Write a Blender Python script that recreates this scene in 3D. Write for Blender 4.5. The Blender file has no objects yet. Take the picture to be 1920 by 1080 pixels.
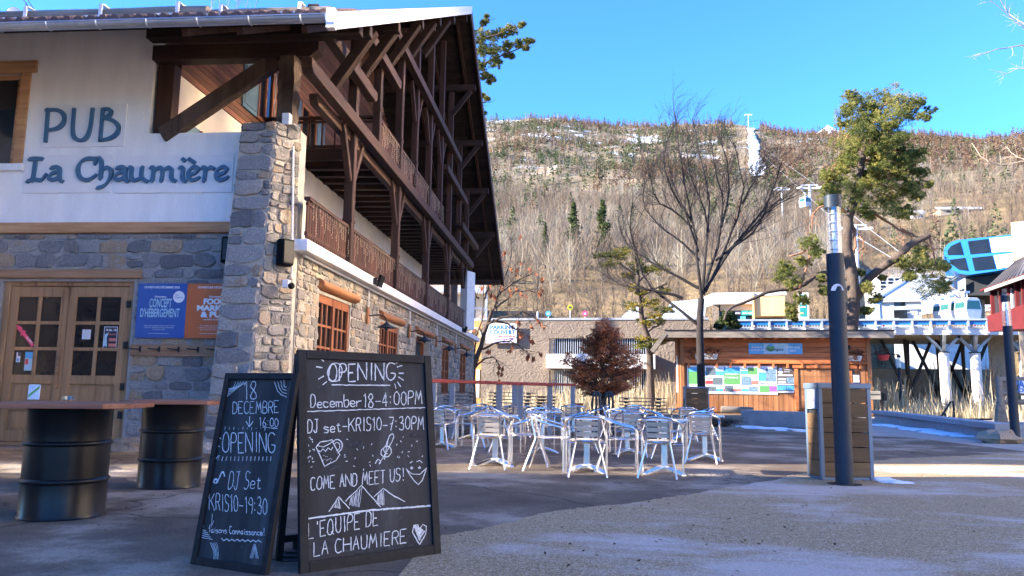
import bpy, math, random
import numpy as np
from mathutils import Vector, Matrix
random.seed(7); RNG = np.random.default_rng(7)
SC = bpy.context.scene; COL = SC.collection
# ------------------------------------------------------------------ camera
F = 1440.; HC = 1.06; RHO = .014; PIT = math.atan(196/F); YAW = math.radians(4.83)
_fw = np.array([-math.sin(YAW)*math.cos(PIT), math.cos(YAW)*math.cos(PIT), math.sin(PIT)])
_r0 = np.array([math.cos(YAW), math.sin(YAW), 0]); _u0 = np.cross(_r0, _fw)
_R = _r0*math.cos(RHO)+_u0*math.sin(RHO); _U = _u0*math.cos(RHO)-_r0*math.sin(RHO)
CP = np.array([0, 0, HC])
cam = bpy.data.cameras.new('camera'); cam.sensor_width = 36; cam.lens = 36*F/1920
cam.clip_start = .05; cam.clip_end = 9000
camo = bpy.data.objects.new('camera', cam); COL.objects.link(camo); SC.camera = camo
camo.matrix_world = Matrix(((_R[0], _U[0], -_fw[0], 0), (_R[1], _U[1], -_fw[1], 0), (_R[2], _U[2], -_fw[2], HC), (0, 0, 0, 1)))
# ------------------------------------------------------------------ light
SUN_AZ, SUN_EL = math.radians(13), math.radians(22)      # from the left, a little behind the camera
SDIR = Vector((-math.cos(SUN_AZ)*math.cos(SUN_EL), -math.sin(SUN_AZ)*math.cos(SUN_EL), math.sin(SUN_EL)))
w = bpy.data.worlds.new('World'); SC.world = w; w.use_nodes = True
nt = w.node_tree; bg = nt.nodes['Background']; sky = nt.nodes.new('ShaderNodeTexSky')
sky.sky_type = 'NISHITA'; sky.sun_disc = False; sky.sun_elevation = SUN_EL
sky.sun_rotation = math.atan2(SDIR.x, SDIR.y) % (2*math.pi)
sky.altitude = 1200; sky.air_density = 1.0; sky.dust_density = .3; sky.ozone_density = 1.5
tn = nt.nodes.new('ShaderNodeMix'); tn.data_type = 'RGBA'; tn.blend_type = 'MULTIPLY'; tn.inputs[0].default_value = 1; tn.inputs[7].default_value = (.20, .46, .88, 1); nt.links.new(sky.outputs[0], tn.inputs[6]); nt.links.new(tn.outputs[2], bg.inputs[0]); bg.inputs[1].default_value = .15
sl = bpy.data.lights.new('sun', 'SUN'); sl.energy = 4.4; sl.angle = math.radians(.5); sl.color = (1, .90, .76)
so = bpy.data.objects.new('sun', sl); COL.objects.link(so); so.rotation_euler = SDIR.to_track_quat('Z', 'Y').to_euler(); so.location = (-30, -10, 40)
SC.view_settings.view_transform = 'Standard'; SC.view_settings.look = 'None'
SC.view_settings.exposure = 2.42; SC.view_settings.gamma = 1
SC.render.engine = 'CYCLES'; SC.cycles.max_bounces = 8; SC.cycles.transparent_max_bounces = 12
SC.cycles.sample_clamp_indirect = 25; SC.cycles.blur_glossy = 0
# ------------------------------------------------------------------ layout helpers (photo pixel -> place in the world)
def ray(x, y): return _fw+_R*((x-960)/F)-_U*((y-540)/F)
def G(x, y, z=0): d = ray(x, y); return Vector(CP+d*(z-HC)/d[2])
def aY(x, y, Y): d = ray(x, y); return Vector(CP+d*Y/d[1])
def aX(x, y, X): d = ray(x, y); return Vector(CP+d*X/d[0])
def onp(x, y, o, n): d = ray(x, y); return Vector(CP+d*((np.array(o)-CP)@np.array(n))/(d@np.array(n)))
# ------------------------------------------------------------------ materials
MATS = {}
def base(name):
    m = bpy.data.materials.new(name); m.use_nodes = True; MATS[name] = m
    return m, m.node_tree, m.node_tree.nodes['Principled BSDF']
def N(nt, t, **k):
    n = nt.nodes.new(t)
    for a, b in k.items(): setattr(n, a, b)
    return n
def c4(c): return (c[0], c[1], c[2], 1)
def ramp(nt, stops):
    r = N(nt, 'ShaderNodeValToRGB'); e = r.color_ramp.elements
    while len(e) < len(stops): e.new(.5)
    for i, (p, c) in enumerate(stops): e[i].position = p; e[i].color = c4(c)
    return r
def coords(nt, scale, kind='Object'):
    tc = N(nt, 'ShaderNodeTexCoord'); mp = N(nt, 'ShaderNodeMapping'); mp.inputs['Scale'].default_value = scale if hasattr(scale, '__len__') else (scale,)*3
    nt.links.new(tc.outputs[kind], mp.inputs[0]); return mp.outputs[0]
def noise(nt, vec, scale=1, detail=4, rough=.55):
    n = N(nt, 'ShaderNodeTexNoise'); n.inputs['Scale'].default_value = scale; n.inputs['Detail'].default_value = detail; n.inputs['Roughness'].default_value = rough
    if vec is not None: nt.links.new(vec, n.inputs['Vector'])
    return n.outputs[0]
def bump(nt, b, h, strength=.3, dist=.02):
    n = N(nt, 'ShaderNodeBump'); n.inputs['Strength'].default_value = strength; n.inputs['Distance'].default_value = dist
    nt.links.new(h, n.inputs['Height']); nt.links.new(n.outputs[0], b.inputs['Normal'])
def plain(name, col, rough=.6, metal=0, col2=None, sc=3, bs=0, bsc=40, spec=.5, stretch=(1, 1, 1), lo=.35, hi=.65):
    """colour varied by noise between col and col2, optional fine bump"""
    m, nt, b = base(name); b.inputs['Roughness'].default_value = rough; b.inputs['Metallic'].default_value = metal
    b.inputs['Specular IOR Level'].default_value = spec
    if col2 is None: col2 = tuple(c*.82 for c in col)
    v = coords(nt, stretch); r = ramp(nt, [(lo, col), (hi, col2)])
    nt.links.new(noise(nt, v, sc, 6, .6), r.inputs[0]); nt.links.new(r.outputs[0], b.inputs['Base Color'])
    if bs: bump(nt, b, noise(nt, v, bsc, 5), bs)
    return m
def wood(name, c1, c2, axis=0, rough=.7, sc=1., bs=.25, dark=None):
    """grain stretched along one axis, darker streaks and knots"""
    m, nt, b = base(name); b.inputs['Roughness'].default_value = rough; b.inputs['Specular IOR Level'].default_value = .3
    s = [14*sc]*3; s[axis] = .9*sc; v = coords(nt, s); n1 = noise(nt, v, 1, 8, .65)
    s2 = [2.2*sc]*3; s2[axis] = .5*sc; n2 = noise(nt, coords(nt, s2), 1, 3)
    mx = N(nt, 'ShaderNodeMath', operation='MULTIPLY_ADD'); mx.inputs[1].default_value = .6; nt.links.new(n1, mx.inputs[0])
    ad = N(nt, 'ShaderNodeMath', operation='MULTIPLY'); ad.inputs[1].default_value = .4; nt.links.new(n2, ad.inputs[0]); nt.links.new(ad.outputs[0], mx.inputs[2])
    d = dark or tuple(c*.45 for c in c2)
    r = ramp(nt, [(.34, d), (.45, c2), (.62, c1)]); nt.links.new(mx.outputs[0], r.inputs[0])
    tv = N(nt, 'ShaderNodeAttribute', attribute_name='tint'); mr = N(nt, 'ShaderNodeMapRange'); mr.inputs[3].default_value = .7; mr.inputs[4].default_value = 1.3
    nt.links.new(tv.outputs['Fac'], mr.inputs[0]); vm = N(nt, 'ShaderNodeVectorMath', operation='SCALE')
    nt.links.new(r.outputs[0], vm.inputs[0]); nt.links.new(mr.outputs[0], vm.inputs['Scale']); nt.links.new(vm.outputs[0], b.inputs['Base Color'])
    bump(nt, b, n1, bs, .01); return m
def stone(name, stops, rough=.85):
    m, nt, b = base(name); b.inputs['Roughness'].default_value = rough; b.inputs['Specular IOR Level'].default_value = .25
    tv = N(nt, 'ShaderNodeAttribute', attribute_name='tint'); v = coords(nt, 1)
    n1 = noise(nt, v, 5, 6, .65); n2 = noise(nt, v, 34, 5, .7)
    ad = N(nt, 'ShaderNodeMath', operation='MULTIPLY_ADD'); ad.inputs[1].default_value = .45; nt.links.new(n1, ad.inputs[0])
    sb = N(nt, 'ShaderNodeMath', operation='SUBTRACT'); sb.inputs[1].default_value = .22; nt.links.new(tv.outputs['Fac'], sb.inputs[0]); nt.links.new(sb.outputs[0], ad.inputs[2])
    r = ramp(nt, stops); nt.links.new(ad.outputs[0], r.inputs[0])
    mr = N(nt, 'ShaderNodeMapRange'); mr.inputs[1].default_value = .3; mr.inputs[2].default_value = .7; mr.inputs[3].default_value = .6; mr.inputs[4].default_value = 1.3
    nt.links.new(n2, mr.inputs[0]); vm = N(nt, 'ShaderNodeVectorMath', operation='SCALE'); nt.links.new(r.outputs[0], vm.inputs[0]); nt.links.new(mr.outputs[0], vm.inputs['Scale'])
    nt.links.new(vm.outputs[0], b.inputs['Base Color'])
    h = N(nt, 'ShaderNodeMath', operation='ADD'); nt.links.new(n1, h.inputs[0]); nt.links.new(n2, h.inputs[1]); bump(nt, b, h.outputs[0], .9, .03); return m
def leafmat(name, stops, rough=.7, trans=.25):
    """foliage: colour from each leaf clump's own tint"""
    m, nt, b = base(name); b.inputs['Roughness'].default_value = rough; b.inputs['Specular IOR Level'].default_value = .2
    tv = N(nt, 'ShaderNodeAttribute', attribute_name='tint'); r = ramp(nt, stops); nt.links.new(tv.outputs['Fac'], r.inputs[0]); nt.links.new(r.outputs[0], b.inputs['Base Color'])
    if trans:
        t = N(nt, 'ShaderNodeBsdfTranslucent'); nt.links.new(r.outputs[0], t.inputs[0]); mx = N(nt, 'ShaderNodeMixShader'); mx.inputs[0].default_value = trans
        nt.links.new(b.outputs[0], mx.inputs[1]); nt.links.new(t.outputs[0], mx.inputs[2]); nt.links.new(mx.outputs[0], nt.nodes['Material Output'].inputs[0])
    return m
def clear(name, tint=(1, 1, 1), gloss=.12, rough=.03):
    m, nt, b = base(name); t = N(nt, 'ShaderNodeBsdfTransparent'); t.inputs[0].default_value = c4(tint); g = N(nt, 'ShaderNodeBsdfGlossy'); g.inputs['Roughness'].default_value = rough
    mx = N(nt, 'ShaderNodeMixShader'); mx.inputs[0].default_value = gloss; nt.links.new(t.outputs[0], mx.inputs[1]); nt.links.new(g.outputs[0], mx.inputs[2]); nt.links.new(mx.outputs[0], nt.nodes['Material Output'].inputs[0]); return m
# ------------------------------------------------------------------ mesh builder
def V(*a): return Vector(a)
class MB:
    def __init__(s): s.v = []; s.f = []; s.m = []; s.t = []; s.mi = 0; s.ti = .5
    def add(s, vs, fs):
        o = len(s.v); s.v += [tuple(p) for p in vs]
        for f in fs: s.f.append([i+o for i in f]); s.m.append(s.mi); s.t.append(s.ti)
        return s
    def obox(s, c, a, b, d):
        c, a, b, d = map(Vector, (c, a, b, d)); vs = [c+a*i+b*j+d*k for i in (-1, 1) for j in (-1, 1) for k in (-1, 1)]
        return s.add(vs, [(0, 1, 3, 2), (4, 6, 7, 5), (0, 4, 5, 1), (2, 3, 7, 6), (0, 2, 6, 4), (1, 5, 7, 3)])
    def box(s, x0, x1, y0, y1, z0, z1):
        return s.obox(((x0+x1)/2, (y0+y1)/2, (z0+z1)/2), ((x1-x0)/2, 0, 0), (0, (y1-y0)/2, 0), (0, 0, (z1-z0)/2))
    def bar(s, p, q, w, h, up=(0, 0, 1)):
        p, q = Vector(p), Vector(q); d = (q-p); u = Vector(up); a = d.cross(u)
        if a.length < 1e-6: a = d.cross(Vector((1, 0, 0)))
        a.normalize(); b = a.cross(d).normalized(); return s.obox((p+q)/2, d/2, a*w/2, b*h/2)
    def tube(s, pts, r, n=6, cap=True):
        pts = [Vector(p) for p in pts]; k = len(pts); rs = r if hasattr(r, '__len__') else [r]*k
        t = (pts[1]-pts[0]).normalized(); a = t.cross(Vector((0, 0, 1)) if abs(t.z) < .9 else Vector((1, 0, 0))).normalized(); vs = []
        for i, p in enumerate(pts):
            t = (pts[min(i+1, k-1)]-pts[max(i-1, 0)]).normalized(); a = (a-t*a.dot(t)).normalized(); b = t.cross(a)
            vs += [p+(a*math.cos(2*math.pi*j/n)+b*math.sin(2*math.pi*j/n))*rs[i] for j in range(n)]
        fs = [(i*n+j, i*n+(j+1) % n, (i+1)*n+(j+1) % n, (i+1)*n+j) for i in range(k-1) for j in range(n)]
        if cap: fs += [tuple(range(n))[::-1], tuple(range((k-1)*n, k*n))]
        return s.add(vs, fs)
    def lathe(s, prof, c=(0, 0, 0), n=32):
        vs = []; fs = []; k = len(prof)
        for r, z in prof: vs += [(c[0]+r*math.cos(2*math.pi*j/n), c[1]+r*math.sin(2*math.pi*j/n), c[2]+z) for j in range(n)]
        fs = [(i*n+j, i*n+(j+1) % n, (i+1)*n+(j+1) % n, (i+1)*n+j) for i in range(k-1) for j in range(n)]
        if prof[0][0] > 1e-4: fs.append(tuple(range(n))[::-1])
        if prof[-1][0] > 1e-4: fs.append(tuple(range((k-1)*n, k*n)))
        return s.add(vs, fs)
    def prism(s, poly, vec):
        n = len(poly); vec = Vector(vec); P = [Vector(p) for p in poly]
        return s.add(P+[p+vec for p in P], [tuple(range(n))[::-1], tuple(range(n, 2*n))]+[(i, (i+1) % n, n+(i+1) % n, n+i) for i in range(n)])
    def blob(s, c, r, seed=0, sq=(1, 1, 1), n=10, k=6, jag=.25):
        rr = random.Random(seed); vs = []; c = Vector(c)
        for i in range(k+1):
            th = math.pi*i/k
            for j in range(n):
                ph = 2*math.pi*j/n; q = r*(1+rr.uniform(-jag, jag)*(0 < i < k))
                vs.append(c+Vector((q*sq[0]*math.sin(th)*math.cos(ph), q*sq[1]*math.sin(th)*math.sin(ph), q*sq[2]*math.cos(th))))
        return s.add(vs, [(i*n+j, i*n+(j+1) % n, (i+1)*n+(j+1) % n, (i+1)*n+j) for i in range(k) for j in range(n)])
    def build(s, name, mat, parent=None, smooth=False, bevel=0, local=False):
        return mk(name, np.array(s.v, float).reshape(-1, 3), s.f, mat, parent, smooth, bevel, local, s.t, s.m)
def rootof(o):
    while o.parent: o = o.parent
    return o
def mk(name, v, f, mat, parent=None, smooth=False, bevel=0, local=False, tint=None, mi=None):
    me = bpy.data.meshes.new(name); loc = None
    if parent is not None and not local:
        M = np.array(rootof(parent).matrix_basis.inverted()); v = v@M[:3, :3].T+M[:3, 3]
    elif parent is None and not local and len(v):
        loc = np.array([(v[:, 0].min()+v[:, 0].max())/2, (v[:, 1].min()+v[:, 1].max())/2, v[:, 2].min()]); v = v-loc
    if isinstance(f, np.ndarray):
        k = f.shape[1]; nf = len(f); me.vertices.add(len(v)); me.vertices.foreach_set('co', v.astype(np.float32).ravel())
        me.loops.add(nf*k); me.loops.foreach_set('vertex_index', f.astype(np.int32).ravel()); me.polygons.add(nf)
        me.polygons.foreach_set('loop_start', np.arange(0, nf*k, k, dtype=np.int32)); me.update(calc_edges=True)
    else: me.from_pydata([tuple(p) for p in v], [], f); me.update()
    for m in (mat if isinstance(mat, (list, tuple)) else [mat]): me.materials.append(MATS[m] if isinstance(m, str) else m)
    if tint is not None: a = me.attributes.new('tint', 'FLOAT', 'FACE'); a.data.foreach_set('value', np.asarray(tint, np.float32))
    if mi is not None and any(mi): me.polygons.foreach_set('material_index', np.asarray(mi, np.int32))
    if smooth:
        me.polygons.foreach_set('use_smooth', np.ones(len(me.polygons), bool))
        try: me.set_sharp_from_angle(angle=math.radians(40))
        except Exception: pass
    o = bpy.data.objects.new(name, me); COL.objects.link(o)
    if loc is not None: o.location = loc
    if parent is not None: o.parent = parent
    if bevel:
        b = o.modifiers.new('bevel', 'BEVEL'); b.width = bevel; b.segments = 2; b.limit_method = 'ANGLE'
    return o
def tag(o, label, cat, group=None, kind=None):
    if label: o['label'] = label
    if cat: o['category'] = cat
    if group: o['group'] = group
    if kind: o['kind'] = kind
    return o
def thing(name, label, cat, loc, rz=0, group=None):
    o = bpy.data.objects.new(name, None); COL.objects.link(o); o.empty_display_size = .1
    o.location = loc; o.rotation_euler = (0, 0, rz); return tag(o, label, cat, group)
def struct(o, kind='structure'): o['kind'] = kind; return o
def dup(o, loc, rz, label, group=None):
    r = o.copy(); COL.objects.link(r); r.location = loc; r.rotation_euler = (0, 0, rz); r['label'] = label
    if group: r['group'] = group
    for ch in o.children:
        c = ch.copy(); COL.objects.link(c); c.parent = r
        for g in ch.children: d = g.copy(); COL.objects.link(d); d.parent = c
    return r
def text(s, o, u, v, size, mat, name, parent, bold=0, sx=1, align='CENTER', depth=.004, shear=0):
    """lettering: s written from point o along u (unit), v (unit) up, as a mesh of real thickness"""
    cu = bpy.data.curves.new('t', 'FONT'); cu.body = s; cu.size = 1; cu.align_x = align; cu.offset = bold; cu.shear = shear; cu.resolution_u = 3
    ob = bpy.data.objects.new('t', cu); me = ob.to_mesh(); u, v, o = Vector(u), Vector(v), Vector(o); n = u.cross(v).normalized()
    vs = [o+u*(p.co.x*size*sx)+v*(p.co.y*size)+n*depth for p in me.vertices]; fs = [tuple(p.vertices) for p in me.polygons]
    ob.to_mesh_clear(); bpy.data.objects.remove(ob); bpy.data.curves.remove(cu)
    m = MB(); m.add(vs, fs); return m.build(name, mat, parent) if parent is not False else m
def leafcloud(cs, rad, per, size, tint, rng, flat=1., quad=True, droop=0, aspect=2.2):
    """many small leaf faces spread around cluster centres cs (n,3)"""
    cs = np.asarray(cs, float); n = len(cs)*per; rad = np.repeat(np.broadcast_to(rad, len(cs)), per); t0 = np.repeat(np.broadcast_to(tint, len(cs)), per)
    d = rng.normal(size=(n, 3)); d /= np.linalg.norm(d, axis=1)[:, None]; q = rng.random(n)**.45
    p = np.repeat(cs, per, 0)+d*(rad*q)[:, None]*np.array([1, 1, flat])
    a = rng.normal(size=(n, 3)); a[:, 2] -= droop; a /= np.linalg.norm(a, axis=1)[:, None]; b = np.cross(a, rng.normal(size=(n, 3))); b /= np.linalg.norm(b, axis=1)[:, None]
    L = size*rng.uniform(.6, 1.4, n)[:, None]; W = L/aspect
    v = np.stack([p-a*L/2, p+b*W/2, p+a*L/2, p-b*W/2], 1).reshape(-1, 3); f = np.arange(n*4).reshape(-1, 4)
    return v, f, np.clip(t0+rng.normal(0, .13, n), 0, 1)
# ------------------------------------------------------------------ material list
stone('front_stone', [(.12, (.15, .155, .165)), (.35, (.215, .22, .23)), (.65, (.285, .285, .29)), (.82, (.33, .32, .305)), (.90, (.33, .245, .165)), (1, (.38, .31, .23))])
stone('side_stone', [(.12, (.20, .185, .165)), (.35, (.27, .25, .22)), (.6, (.345, .315, .27)), (.76, (.37, .295, .22)), (.88, (.42, .33, .215)), (1, (.46, .42, .36))])  # warmer than the front stone: reflected sunlight is put into this colour
plain('mortar', (.25, .25, .245), .95, col2=(.34, .33, .32), sc=6, bs=.6, bsc=30)
plain('side_mortar', (.33, .305, .265), .95, col2=(.41, .38, .325), sc=6, bs=.6, bsc=30)
plain('plaster', (.84, .84, .84), .85, col2=(.72, .72, .72), sc=1.6, bs=.35, bsc=26, stretch=(1.8, 1, .4), lo=.42, hi=.78)
plain('cream_plaster', (.62, .56, .50), .9, col2=(.54, .49, .44), sc=2, bs=.1)
plain('white_paint', (.80, .78, .76), .6, col2=(.68, .65, .62), sc=4, bs=.05)
wood('fir_beam', (.56, .33, .17), (.42, .225, .11), 0, dark=(.2, .1, .05))
wood('fir_upright', (.40, .245, .125), (.29, .17, .085), 2, dark=(.13, .07, .035))
wood('old_fir', (.38, .24, .14), (.26, .15, .085), 0)
wood('orange_log', (.40, .18, .075), (.29, .115, .045), 1)
wood('window_wood', (.30, .11, .045), (.21, .07, .028), 2)
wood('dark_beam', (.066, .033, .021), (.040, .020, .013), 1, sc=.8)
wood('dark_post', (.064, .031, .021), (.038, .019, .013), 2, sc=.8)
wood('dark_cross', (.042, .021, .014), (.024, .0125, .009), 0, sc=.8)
wood('grey_brown_post', (.10, .07, .052), (.06, .04, .03), 2, sc=.8, bs=.6)
wood('rail_board', (.10, .042, .027), (.06, .025, .017), 2)
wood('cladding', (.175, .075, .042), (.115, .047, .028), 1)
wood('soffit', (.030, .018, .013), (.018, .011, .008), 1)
wood('table_wood', (.33, .15, .085), (.22, .085, .05), 0, rough=.42)
wood('kiosk_board', (.66, .22, .075), (.48, .15, .05), 0, sc=.6, dark=(.36, .10, .035))
wood('kiosk_upright', (.42, .19, .08), (.29, .12, .048), 2, sc=.6)
wood('bin_wood', (.20, .12, .058), (.14, .082, .039), 0, sc=.8)
wood('teak', (.66, .56, .44), (.52, .43, .33), 0, rough=.5)
wood('grey_slats', (.15, .13, .125), (.09, .08, .078), 0)
wood('weathered_log', (.30, .25, .20), (.2, .165, .13), 0)
plain('zinc', (.50, .55, .62), .32, .85, col2=(.42, .47, .54), sc=6)
plain('white_metal', (.72, .72, .72), .4, .0, col2=(.60, .60, .61), sc=3)
plain('tile_roof', (.16, .10, .085), .8, col2=(.10, .065, .06), sc=8)
plain('iron', (.022, .022, .024), .5, .3)
plain('black_paint', (.006, .006, .007), .3, 0, col2=(.010, .010, .011), sc=4, bs=.04, bsc=8, spec=.28); plain('board_frame', (.006, .006, .008), .6, 0, col2=(.014, .014, .016), sc=14, bs=.2, bsc=30, spec=.25)
plain('black_plastic', (.005, .005, .006), .7, spec=.15)
plain('sign_blue', (.055, .15, .26), .45, col2=(.045, .13, .235))
plain('sign_panel', (.78, .78, .79), .5, col2=(.74, .74, .75), sc=2)
plain('shutter_blue', (.085, .15, .20), .6, col2=(.065, .12, .165), sc=4)
plain('glass_dark', (.008, .009, .011), .05, 0, col2=(.014, .015, .017), sc=1, spec=.38)
plain('glass_sky', (.03, .04, .05), .03, 0, spec=1)
plain('poster_blue', (.020, .10, .36), .4, col2=(.022, .095, .34)); plain('poster_orange', (.55, .135, .035), .4, col2=(.52, .125, .035))
plain('print_white', (.80, .82, .84), .5, col2=(.78, .8, .82)); plain('pale_cyan', (.42, .66, .78), .4)
plain('pink', (.75, .06, .19), .5); plain('paper', (.72, .75, .80), .6, col2=(.68, .71, .77)); plain('salmon', (.75, .22, .16), .5)
plain('ink', (.02, .025, .05), .6); plain('green_print', (.16, .42, .12), .5, col2=(.10, .30, .10), sc=20); plain('water_print', (.30, .45, .58), .5, col2=(.07, .12, .16), sc=16)
plain('sky_print', (.10, .42, .72), .4, col2=(.07, .36, .68)); plain('brown_print', (.11, .08, .065), .5); plain('purple_print', (.38, .14, .42), .5); plain('red_print', (.62, .05, .06), .5)
plain('photo_print', (.22, .28, .30), .5, col2=(.06, .07, .08), sc=25)
m, nt, b = base('slate'); b.inputs['Roughness'].default_value = .75; v = coords(nt, (9, 9, 1.2)); r = ramp(nt, [(.35, (.008, .008, .009)), (.55, (.022, .022, .024)), (.75, (.055, .055, .058))])
nt.links.new(noise(nt, v, .8, 6, .6), r.inputs[0]); nt.links.new(r.outputs[0], b.inputs['Base Color'])
m, nt, b = base('chalk'); b.inputs['Roughness'].default_value = 1; r = ramp(nt, [(.30, (.20, .20, .21)), (.52, (.74, .74, .74))]); nt.links.new(noise(nt, coords(nt, 1), 160, 3, .8), r.inputs[0]); nt.links.new(r.outputs[0], b.inputs['Base Color'])
plain('chalk_smudge', (.05, .05, .053), 1, col2=(.022, .022, .024), sc=34, lo=.4, hi=.6)
plain('aluminium', (.93, .91, .90), .26, 1, col2=(.82, .81, .81), sc=10)
plain('grey_paint', (.24, .25, .27), .5, col2=(.2, .21, .23)); plain('red_rail', (.17, .018, .013), .5, col2=(.13, .014, .012), sc=5, spec=.3)
plain('blue_grey_metal', (.022, .034, .050), .5, .0, col2=(.017, .027, .041), spec=.28); plain('bin_frame', (.14, .20, .27), .45, .3, col2=(.12, .17, .24))
plain('concrete', (.36, .37, .38), .85, col2=(.28, .29, .30), sc=2.5, bs=.25, bsc=30); plain('warm_concrete', (.42, .37, .28), .9, col2=(.30, .265, .2), sc=1.2, bs=.2)
plain('stucco', (.23, .178, .132), .95, col2=(.20, .152, .113), sc=.6, bs=0)
nt = MATS['stucco'].node_tree; b = nt.nodes['Principled BSDF']; v = coords(nt, (1, 1, 1.6)); n_ = N(nt, 'ShaderNodeTexNoise'); n_.inputs['Scale'].default_value = 1.7; n_.inputs['Detail'].default_value = 3; n_.inputs['Distortion'].default_value = 2.5
nt.links.new(v, n_.inputs[0]); bump(nt, b, n_.outputs[0], .7, .13)
plain('orange_wall', (.62, .33, .105), .9, col2=(.56, .29, .09), sc=1.5); plain('beige_wall', (.55, .42, .28), .9, col2=(.48, .37, .25), sc=1)
plain('roof_felt', (.10, .085, .075), .8, col2=(.07, .06, .055), sc=3); plain('roof_white', (.62, .66, .72), .45, .2, col2=(.55, .6, .66))
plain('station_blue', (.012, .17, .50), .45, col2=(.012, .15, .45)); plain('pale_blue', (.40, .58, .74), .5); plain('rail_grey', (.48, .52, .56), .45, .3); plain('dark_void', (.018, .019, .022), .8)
plain('corrugated', (.38, .37, .35), .5, .3, col2=(.33, .32, .3)); plain('red_building', (.13, .020, .022), .7, col2=(.10, .016, .018), sc=2, spec=.2); plain('teal', (.02, .30, .28), .5); plain('amber', (.80, .48, .20), .8)
plain('bark', (.105, .072, .052), .95, col2=(.055, .04, .032), sc=7, bs=.9, bsc=12, stretch=(1, 1, .35)); plain('bark_dark', (.030, .023, .021), .95, col2=(.018, .014, .014), sc=8, bs=.6, bsc=14, stretch=(1, 1, .3))
plain('bark_orange', (.30, .15, .075), .9, col2=(.25, .11, .055), sc=4, bs=.4); plain('twig', (.085, .062, .055), .9, col2=(.06, .045, .04)); plain('pale_twig', (.40, .33, .25), .9, col2=(.30, .24, .18))
leafmat('pine_leaf', [(0, (.06, .08, .024)), (.4, (.155, .17, .042)), (.75, (.26, .245, .065)), (1, (.36, .30, .085))], trans=.4)
leafmat('fir_leaf', [(0, (.02, .038, .016)), (.5, (.06, .085, .03)), (1, (.13, .15, .05))], trans=.25)
leafmat('yellow_pine', [(0, (.02, .035, .010)), (.5, (.10, .11, .02)), (1, (.34, .24, .03))], trans=.2)
leafmat('brown_leaf', [(0, (.16, .060, .03)), (.5, (.46, .165, .075)), (1, (.72, .34, .17))], trans=.4)
leafmat('dead_leaf', [(0, (.05, .025, .018)), (1, (.15, .065, .035))], trans=.2)
leafmat('dry_grass', [(0, (.34, .26, .14)), (.5, (.58, .47, .28)), (1, (.76, .66, .46))], trans=.35)
leafmat('larch', [(0, (.085, .058, .042)), (.5, (.18, .112, .070)), (1, (.29, .165, .09))], trans=.3)
leafmat('hill_pine', [(0, (.045, .062, .030)), (.5, (.085, .105, .046)), (1, (.145, .155, .065))], trans=.25)
leafmat('bare_wood', [(0, (.075, .055, .036)), (.35, (.18, .125, .084)), (.7, (.275, .21, .145)), (1, (.40, .35, .25))], trans=0)
plain('snow', (.80, .84, .90), .8, col2=(.66, .72, .82), sc=4, bs=.3, bsc=9)
# ------------------------------------------------------------------ terrain
def az_el(x, y): d = ray(x, y); return math.atan2(d[0], d[1]), d[2]/math.hypot(d[0], d[1])
_AZ0, _AZ1 = az_el(1560, 700)[0], az_el(1640, 700)[0]
SKY = [(-400, 235), (600, 232), (900, 226), (960, 222), (1040, 221), (1110, 231), (1200, 236), (1300, 232), (1400, 231), (1460, 244), (1520, 250), (1600, 251), (1750, 252), (1920, 262), (2300, 280)]
_sk = [az_el(x, y) for x, y in SKY]; SA = [a for a, e in _sk]; SE = [e for a, e in _sk]
PR = [0, 63, 72, 90, 110, 150, 200, 350, 600, 1000, 1080, 1400, 3500]; PZ = [0, 0, 5.6, 10, 16, 27, 40, 86, 182, 352, 356, 330, 150]
from mathutils import noise as mnoise
def hz(x, y):
    r = math.hypot(x, y); a = math.atan2(x, y); s_ = min(1, max(0, (a-_AZ0)/(_AZ1-_AZ0))); s_ = 26*s_*s_*(3-2*s_)
    if r > 63: r = max(63, r-s_*(1-min(1, max(0, (r-90)/160))))
    z = float(np.interp(r, PR, PZ)); k = float(np.interp(a, SA, SE))*1000/352
    t = min(1, max(0, (r-250)/500)); z *= 1+(k-1)*t
    side = min(1, max(0, (1.25-abs(a))/.35)); side = side*side*(3-2*side)
    z *= .06+.94*side if r > 63 else 1
    if r > 66:
        am = min(1, (r-66)/60); z += am*(min(9, r*.011)*mnoise.noise((x*.011, y*.011, 0))+min(3.5, r*.006)*mnoise.noise((x*.04, y*.04, 3)))*side
    return z
def T(px, py, r0=64, r1=1400):
    """first place where the ray through a pixel meets the hill"""
    d = ray(px, py); d = d/math.hypot(d[0], d[1]); r = r0
    while r < r1:
        p = CP+d*r
        if hz(p[0], p[1]) >= p[2]: return Vector((p[0], p[1], hz(p[0], p[1])))
        r *= 1.006
    return None
rs = [0, 15, 30, 45, 58, 62, 63]+list(np.geomspace(64, 1400, 130))+list(np.linspace(1500, 3500, 8)); NA = 720
mb = MB()
angs = np.concatenate([np.linspace(-math.pi, -.95, 60)[:-1], np.linspace(-.95, .95, 300), np.linspace(.95, math.pi, 60)[1:-1]]); na = len(angs)
mb.v.append((0, 0, 0))
for r in rs[1:]:
    for a in angs: x, y = r*math.sin(a), r*math.cos(a); mb.v.append((x, y, hz(x, y)))
fs = [(0, 1+j, 1+(j+1) % na) for j in range(na)]+[(1+i*na+j, 1+(i+1)*na+j, 1+(i+1)*na+(j+1) % na, 1+i*na+(j+1) % na) for i in range(len(rs)-2) for j in range(na)]
mb.f = fs; mb.m = [0]*len(fs); mb.t = [.5]*len(fs)
m, nt, b = base('hillside'); b.inputs['Roughness'].default_value = .95; b.inputs['Specular IOR Level'].default_value = .1
geo = N(nt, 'ShaderNodeNewGeometry'); sx = N(nt, 'ShaderNodeSeparateXYZ'); nt.links.new(geo.outputs['Position'], sx.inputs[0])
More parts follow.
